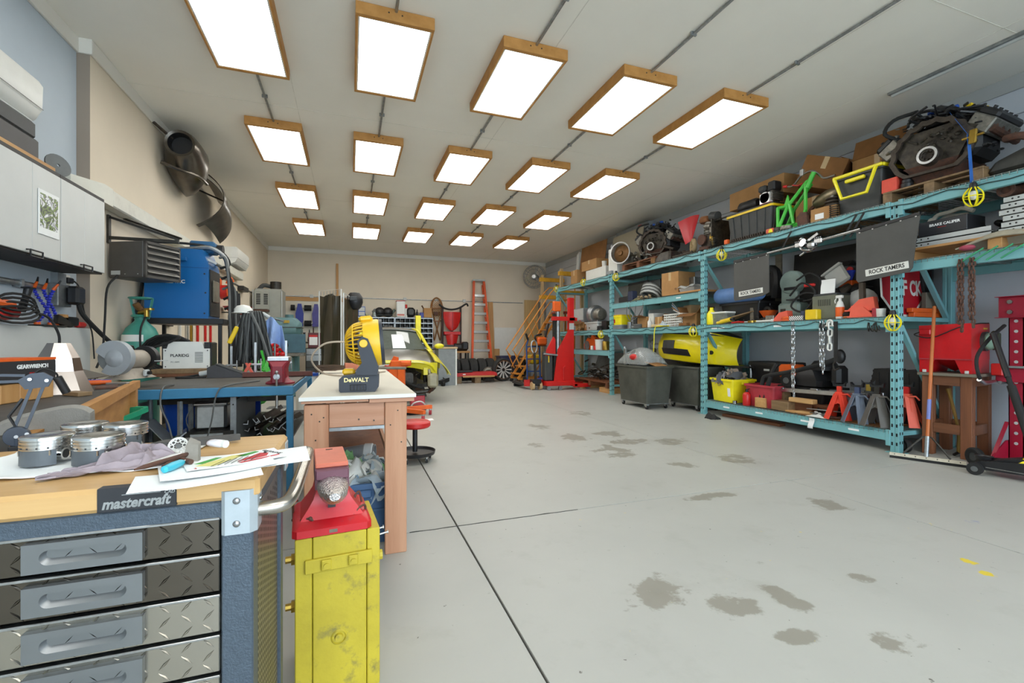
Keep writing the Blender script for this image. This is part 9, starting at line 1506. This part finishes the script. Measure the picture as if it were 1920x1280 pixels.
# ================================================================= more small goods on the rack
def bit(kind,px,X,z,d,m,label,name,cat,rz=0,rx=0):
 b=B();a,c,h=d
 if kind=='box':b.box((0,0,h/2),d,min(d)*.12)
 elif kind=='can':b.lathe([(0,0),(a,0),(a,h*.96),(a*.9,h),(0,h)],14)
 elif kind=='bottle':b.lathe([(0,0),(a,0),(a,h*.6),(a*.4,h*.78),(a*.4,h*.92),(a*.3,h),(0,h)],12)
 elif kind=='coil':
  for k in range(4):b.tor((0,0,h*(k+.5)/4),a-.008*(k%2),h/7,'Z',16,5)
 elif kind=='ring':b.lathe([(a*.55,0),(a,0),(a,h),(a*.55,h),(a*.55,0)],16)
 elif kind=='bar':b.cyl((0,-c,a),(0,c,a),a,n=8).cyl((0,-c-.01,a),(0,-c+.03,a),a*1.7,n=6)
 elif kind=='plier':b.tube([(-.02,-c,.012),(.012,0,.014),(-.008,c,.012)],a,6,sm=3).tube([(.03,-c,.012),(-.006,0,.02),(.012,c*.9,.012)],a,6,sm=3)
 elif kind=='wad':b.sheet(lambda u,v:((u-.5)*d[0],(v-.5)*d[1],.004+h*max(0,sin(pi*u)*sin(pi*v))*(.55+.6*noise.noise((u*5,v*5,px)))),12,12,.004)
 elif kind=='spring':b.tube([(a*cos(.7*i),a*sin(.7*i),.006+h*i/54)for i in range(55)],.007,5)
 return solo(name,label,cat,b,K(m)if m in MATS else mat(m,m),(X,sh(px,X),z),rz,rx=rx)
mat('amber','#7a4a1c',.2);mat('pale_blue','#8fa6c4',.6);mat('olive','#6a6a48',.7);mat('beige_card','#c6b28c',.8);mat('navy_card','#28304a',.6)
LL3,MM2,TT,BB=L+0.0,M2,T,Z0
for a in(
 ('bottle',1099,5.62,LL3,(.045,0,.20),'amber','amber bottle at the far end of the long shelf','bottle','bottle'),
 ('coil',1127,5.60,LL3,(.09,0,.09),'black_rubber','black cable coil before the grey plastic bin','cable_coil','cable'),
 ('can',1181,5.60,LL3,(.05,0,.14),'galvanized','plain tin right of the yellow parts box','tin_can','can'),
 ('coil',1198,5.60,LL3,(.11,0,.08),'mid_grey','grey cable coil before the bench device','cable_coil','cable'),
 ('bottle',1218,5.58,LL3,(.04,0,.19),'white_plastic','white squeeze bottle left of the narrow white carton','bottle','bottle'),
 ('box',1234,5.58,LL3,(.14,.26,.05),'beige_card','flat beige tray at the shelf edge left of the basket','flat_box','box'),
 ('wad',1244,5.60,LL3+.02,(.16,.3,.12),'cloth_pale','pale cloth bundle left of the white basket','cloth_bundle','cloth'),
 ('box',1283,5.575,LL3,(.08,.2,.05),'card_dark','small dark carton at the edge before the basket','flat_box','box'),
 ('box',1172,5.62,MM2,(.12,.34,.12),'black_plastic','long black case at the edge before the radiator','tool_case','case'),
 ('box',1186,5.64,MM2,(.14,.16,.22),'navy_card','dark blue box beside the radiator','upright_box','box'),
 ('wad',1196,5.62,MM2,(.16,.3,.10),'olive','olive cloth wad beside the tan gloves','cloth_wad','cloth'),
 ('box',1262,6.25,MM2+.032,(.3,.5,.46),'black_plastic','tall black box behind the brown parcel','tall_box','box'),
 ('plier',1384,5.57,LL3,(.012,.12,0),'red_paint','red handled pliers at the long shelf edge','pliers','tool'),
 ('bar',1398,5.59,LL3,(.012,.16,0),'steel','steel ratchet bar beside the red pliers','ratchet','tool'),
 ('ring',1409,5.58,LL3,(.05,0,.03),'brass','brass ring among the shelf tools','brass_ring','ring'),
 ('plier',1420,5.60,LL3,(.011,.13,0),'yellow_plastic','yellow handled cutters at the long shelf edge','cutters','tool'),
 ('bar',1434,5.57,LL3,(.014,.14,0),'white_plastic','white tube lying before the orange dish','white_tube','tube'),
 ('box',1447,5.62,LL3,(.10,.14,.09),'cast_alu','small grey casting behind the first orange chock','casting','car part'),
 ('coil',1478,5.60,LL3,(.08,0,.06),'orange_plastic','orange cord coil left of the green saw','cord_coil','cord'),
 ('can',1508,5.60,LL3,(.04,0,.12),'navy_card','dark blue spray can before the green saw','spray_can','can'),
 ('bar',1598,5.575,LL3,(.012,.10,0),'handle_wood','short wooden handle before the salmon chocks','wooden_dowel','tool'),
 ('can',1642,5.60,LL3,(.035,0,.10),'dull_red','small red tin left of the white pot','tin_can','can'),
 ('ring',1322,5.58,TT,(.09,0,.05),'rust','rusty brake ring below the scooter engine','brake_ring','car part'),
 ('spring',1338,5.58,TT,(.05,0,.16),'dark_metal','dark coil spring standing before the scooter engine','coil_spring','spring'),
 ('bar',1280,5.58,TT,(.022,.26,0),'old_iron','old iron shaft lying left of the tan wheel','iron_shaft','car part'),
 ('ring',1477,5.58,TT,(.06,0,.04),'cast_alu','pale hub ring under the green frame','hub_ring','ring'),
 ('spring',1564,5.60,TT,(.045,0,.16),'dark_metal','dark coil spring at the corner of the small worn carton','coil_spring','spring'),
 ('box',1145,5.58,TT,(.10,.2,.08),'grey_paint','grey slab before the tall white carton','grey_slab','box'),
 ('can',1226,5.58,TT,(.06,0,.10),'copper_brown','copper coloured cup before the dark engine','copper_cup','car part'),
 ('box',1444,5.84,BB+.15,(.10,.34,.08),'block_wood','short brown timber stacked on the weathered block','timber_block','wood'),
 ('wad',1536,5.60,BB,(.14,.26,.07),'cloth_white','white crumpled cloth before the ramp','cloth_wad','cloth'),
 ('box',1505,5.66,BB+.142,(.1,.34,.06),'pine_y','pale pine batten stacked on the brown timber block','timber_batten','wood'),
 ('can',1378,5.57,BB,(.03,0,.05),'chrome','small chrome cap between yellow tote and red bottle','chrome_cap','cap'),
 ('box',1416,5.92,BB,(.14,.2,.3),'black_plastic','black box behind the pale timber block','upright_box','box'),
 ('coil',1555,5.84,BB+.0,(.13,0,.09),'black_rubber','black hose coil behind the red jack stand','hose_coil','hose'),
):bit(*a)
# clutter hanging off beams
for k,(px,X,z,cm_,lb)in enumerate(((1545,5.51,1.455,'black_plastic','dark key bunch hung under the long shelf near the post'),(1637,5.51,1.44,'dark_metal','black clip cluster hung under the long shelf beside the cage lamp'))):
 o=thing('hanging_clips',lb,'clips',(X,sh(px,X),z-.085))
 for i in range(5):part(o,'clip',B().at((0,-.05+.025*i,0),.4*i,.3*(i%3-1)).tube([(0,0,.06),(.0,.012,.0),(0,-.01,-.04-.01*(i%2)),(0,-.014,.02)],.006,5,sm=3),K(cm_))
# papers and pencils on the timber bench, cords above
for k,(px,py,d,m_,lb)in enumerate(((205,728,(.10,.16,.012),'rust','rusty flat plate on the bench before the grinder'),(150,742,(.06,.14,.02),'block_wood','short wood offcut beside the polished horn'),(225,722,(.03,.12,.015),'steel','steel wrench bar lying before the grinder'))):
 p=at(px,py,Z=ZB);solo('bench_offcut',lb,'offcut',B().box((0,0,d[2]/2),d,.002),K(m_),(p.x-.02,p.y+.02,zb),R(20+30*k))
# wall-hung clutter between the welder and the far corner
for k,(y,z,m_,lb)in enumerate(((7.2,1.55,'old_iron','dark iron bracket on the left wall below the small air conditioner'),(8.0,1.75,'black_rubber','black belt hung on the left wall past the welder'),(8.9,1.72,'black_rubber','second black belt hung past the first one'),(10.4,1.6,'galvanized','grey funnel hung on the left wall near the milling machine'),(11.0,1.72,'red_paint','red handled puller hung near the dust cabinet'))):
 o=thing('wall_hung_part',lb,'tool',(XL+.004,y,z));part(o,'body',B().tube([(.03,0,.16),(.03,-.09,.0),(.03,0,-.22),(.03,.09,.0)],.014,6,True,sm=4)if m_=='black_rubber' else B().prism([(-.07,-.15),(.07,-.15),(.12,.1),(.03,.16),(-.06,.12)],.04,'X'),K(m_));part(o,'nail',B().cyl((0,0,.165),(.05,0,.165),.006),STL)
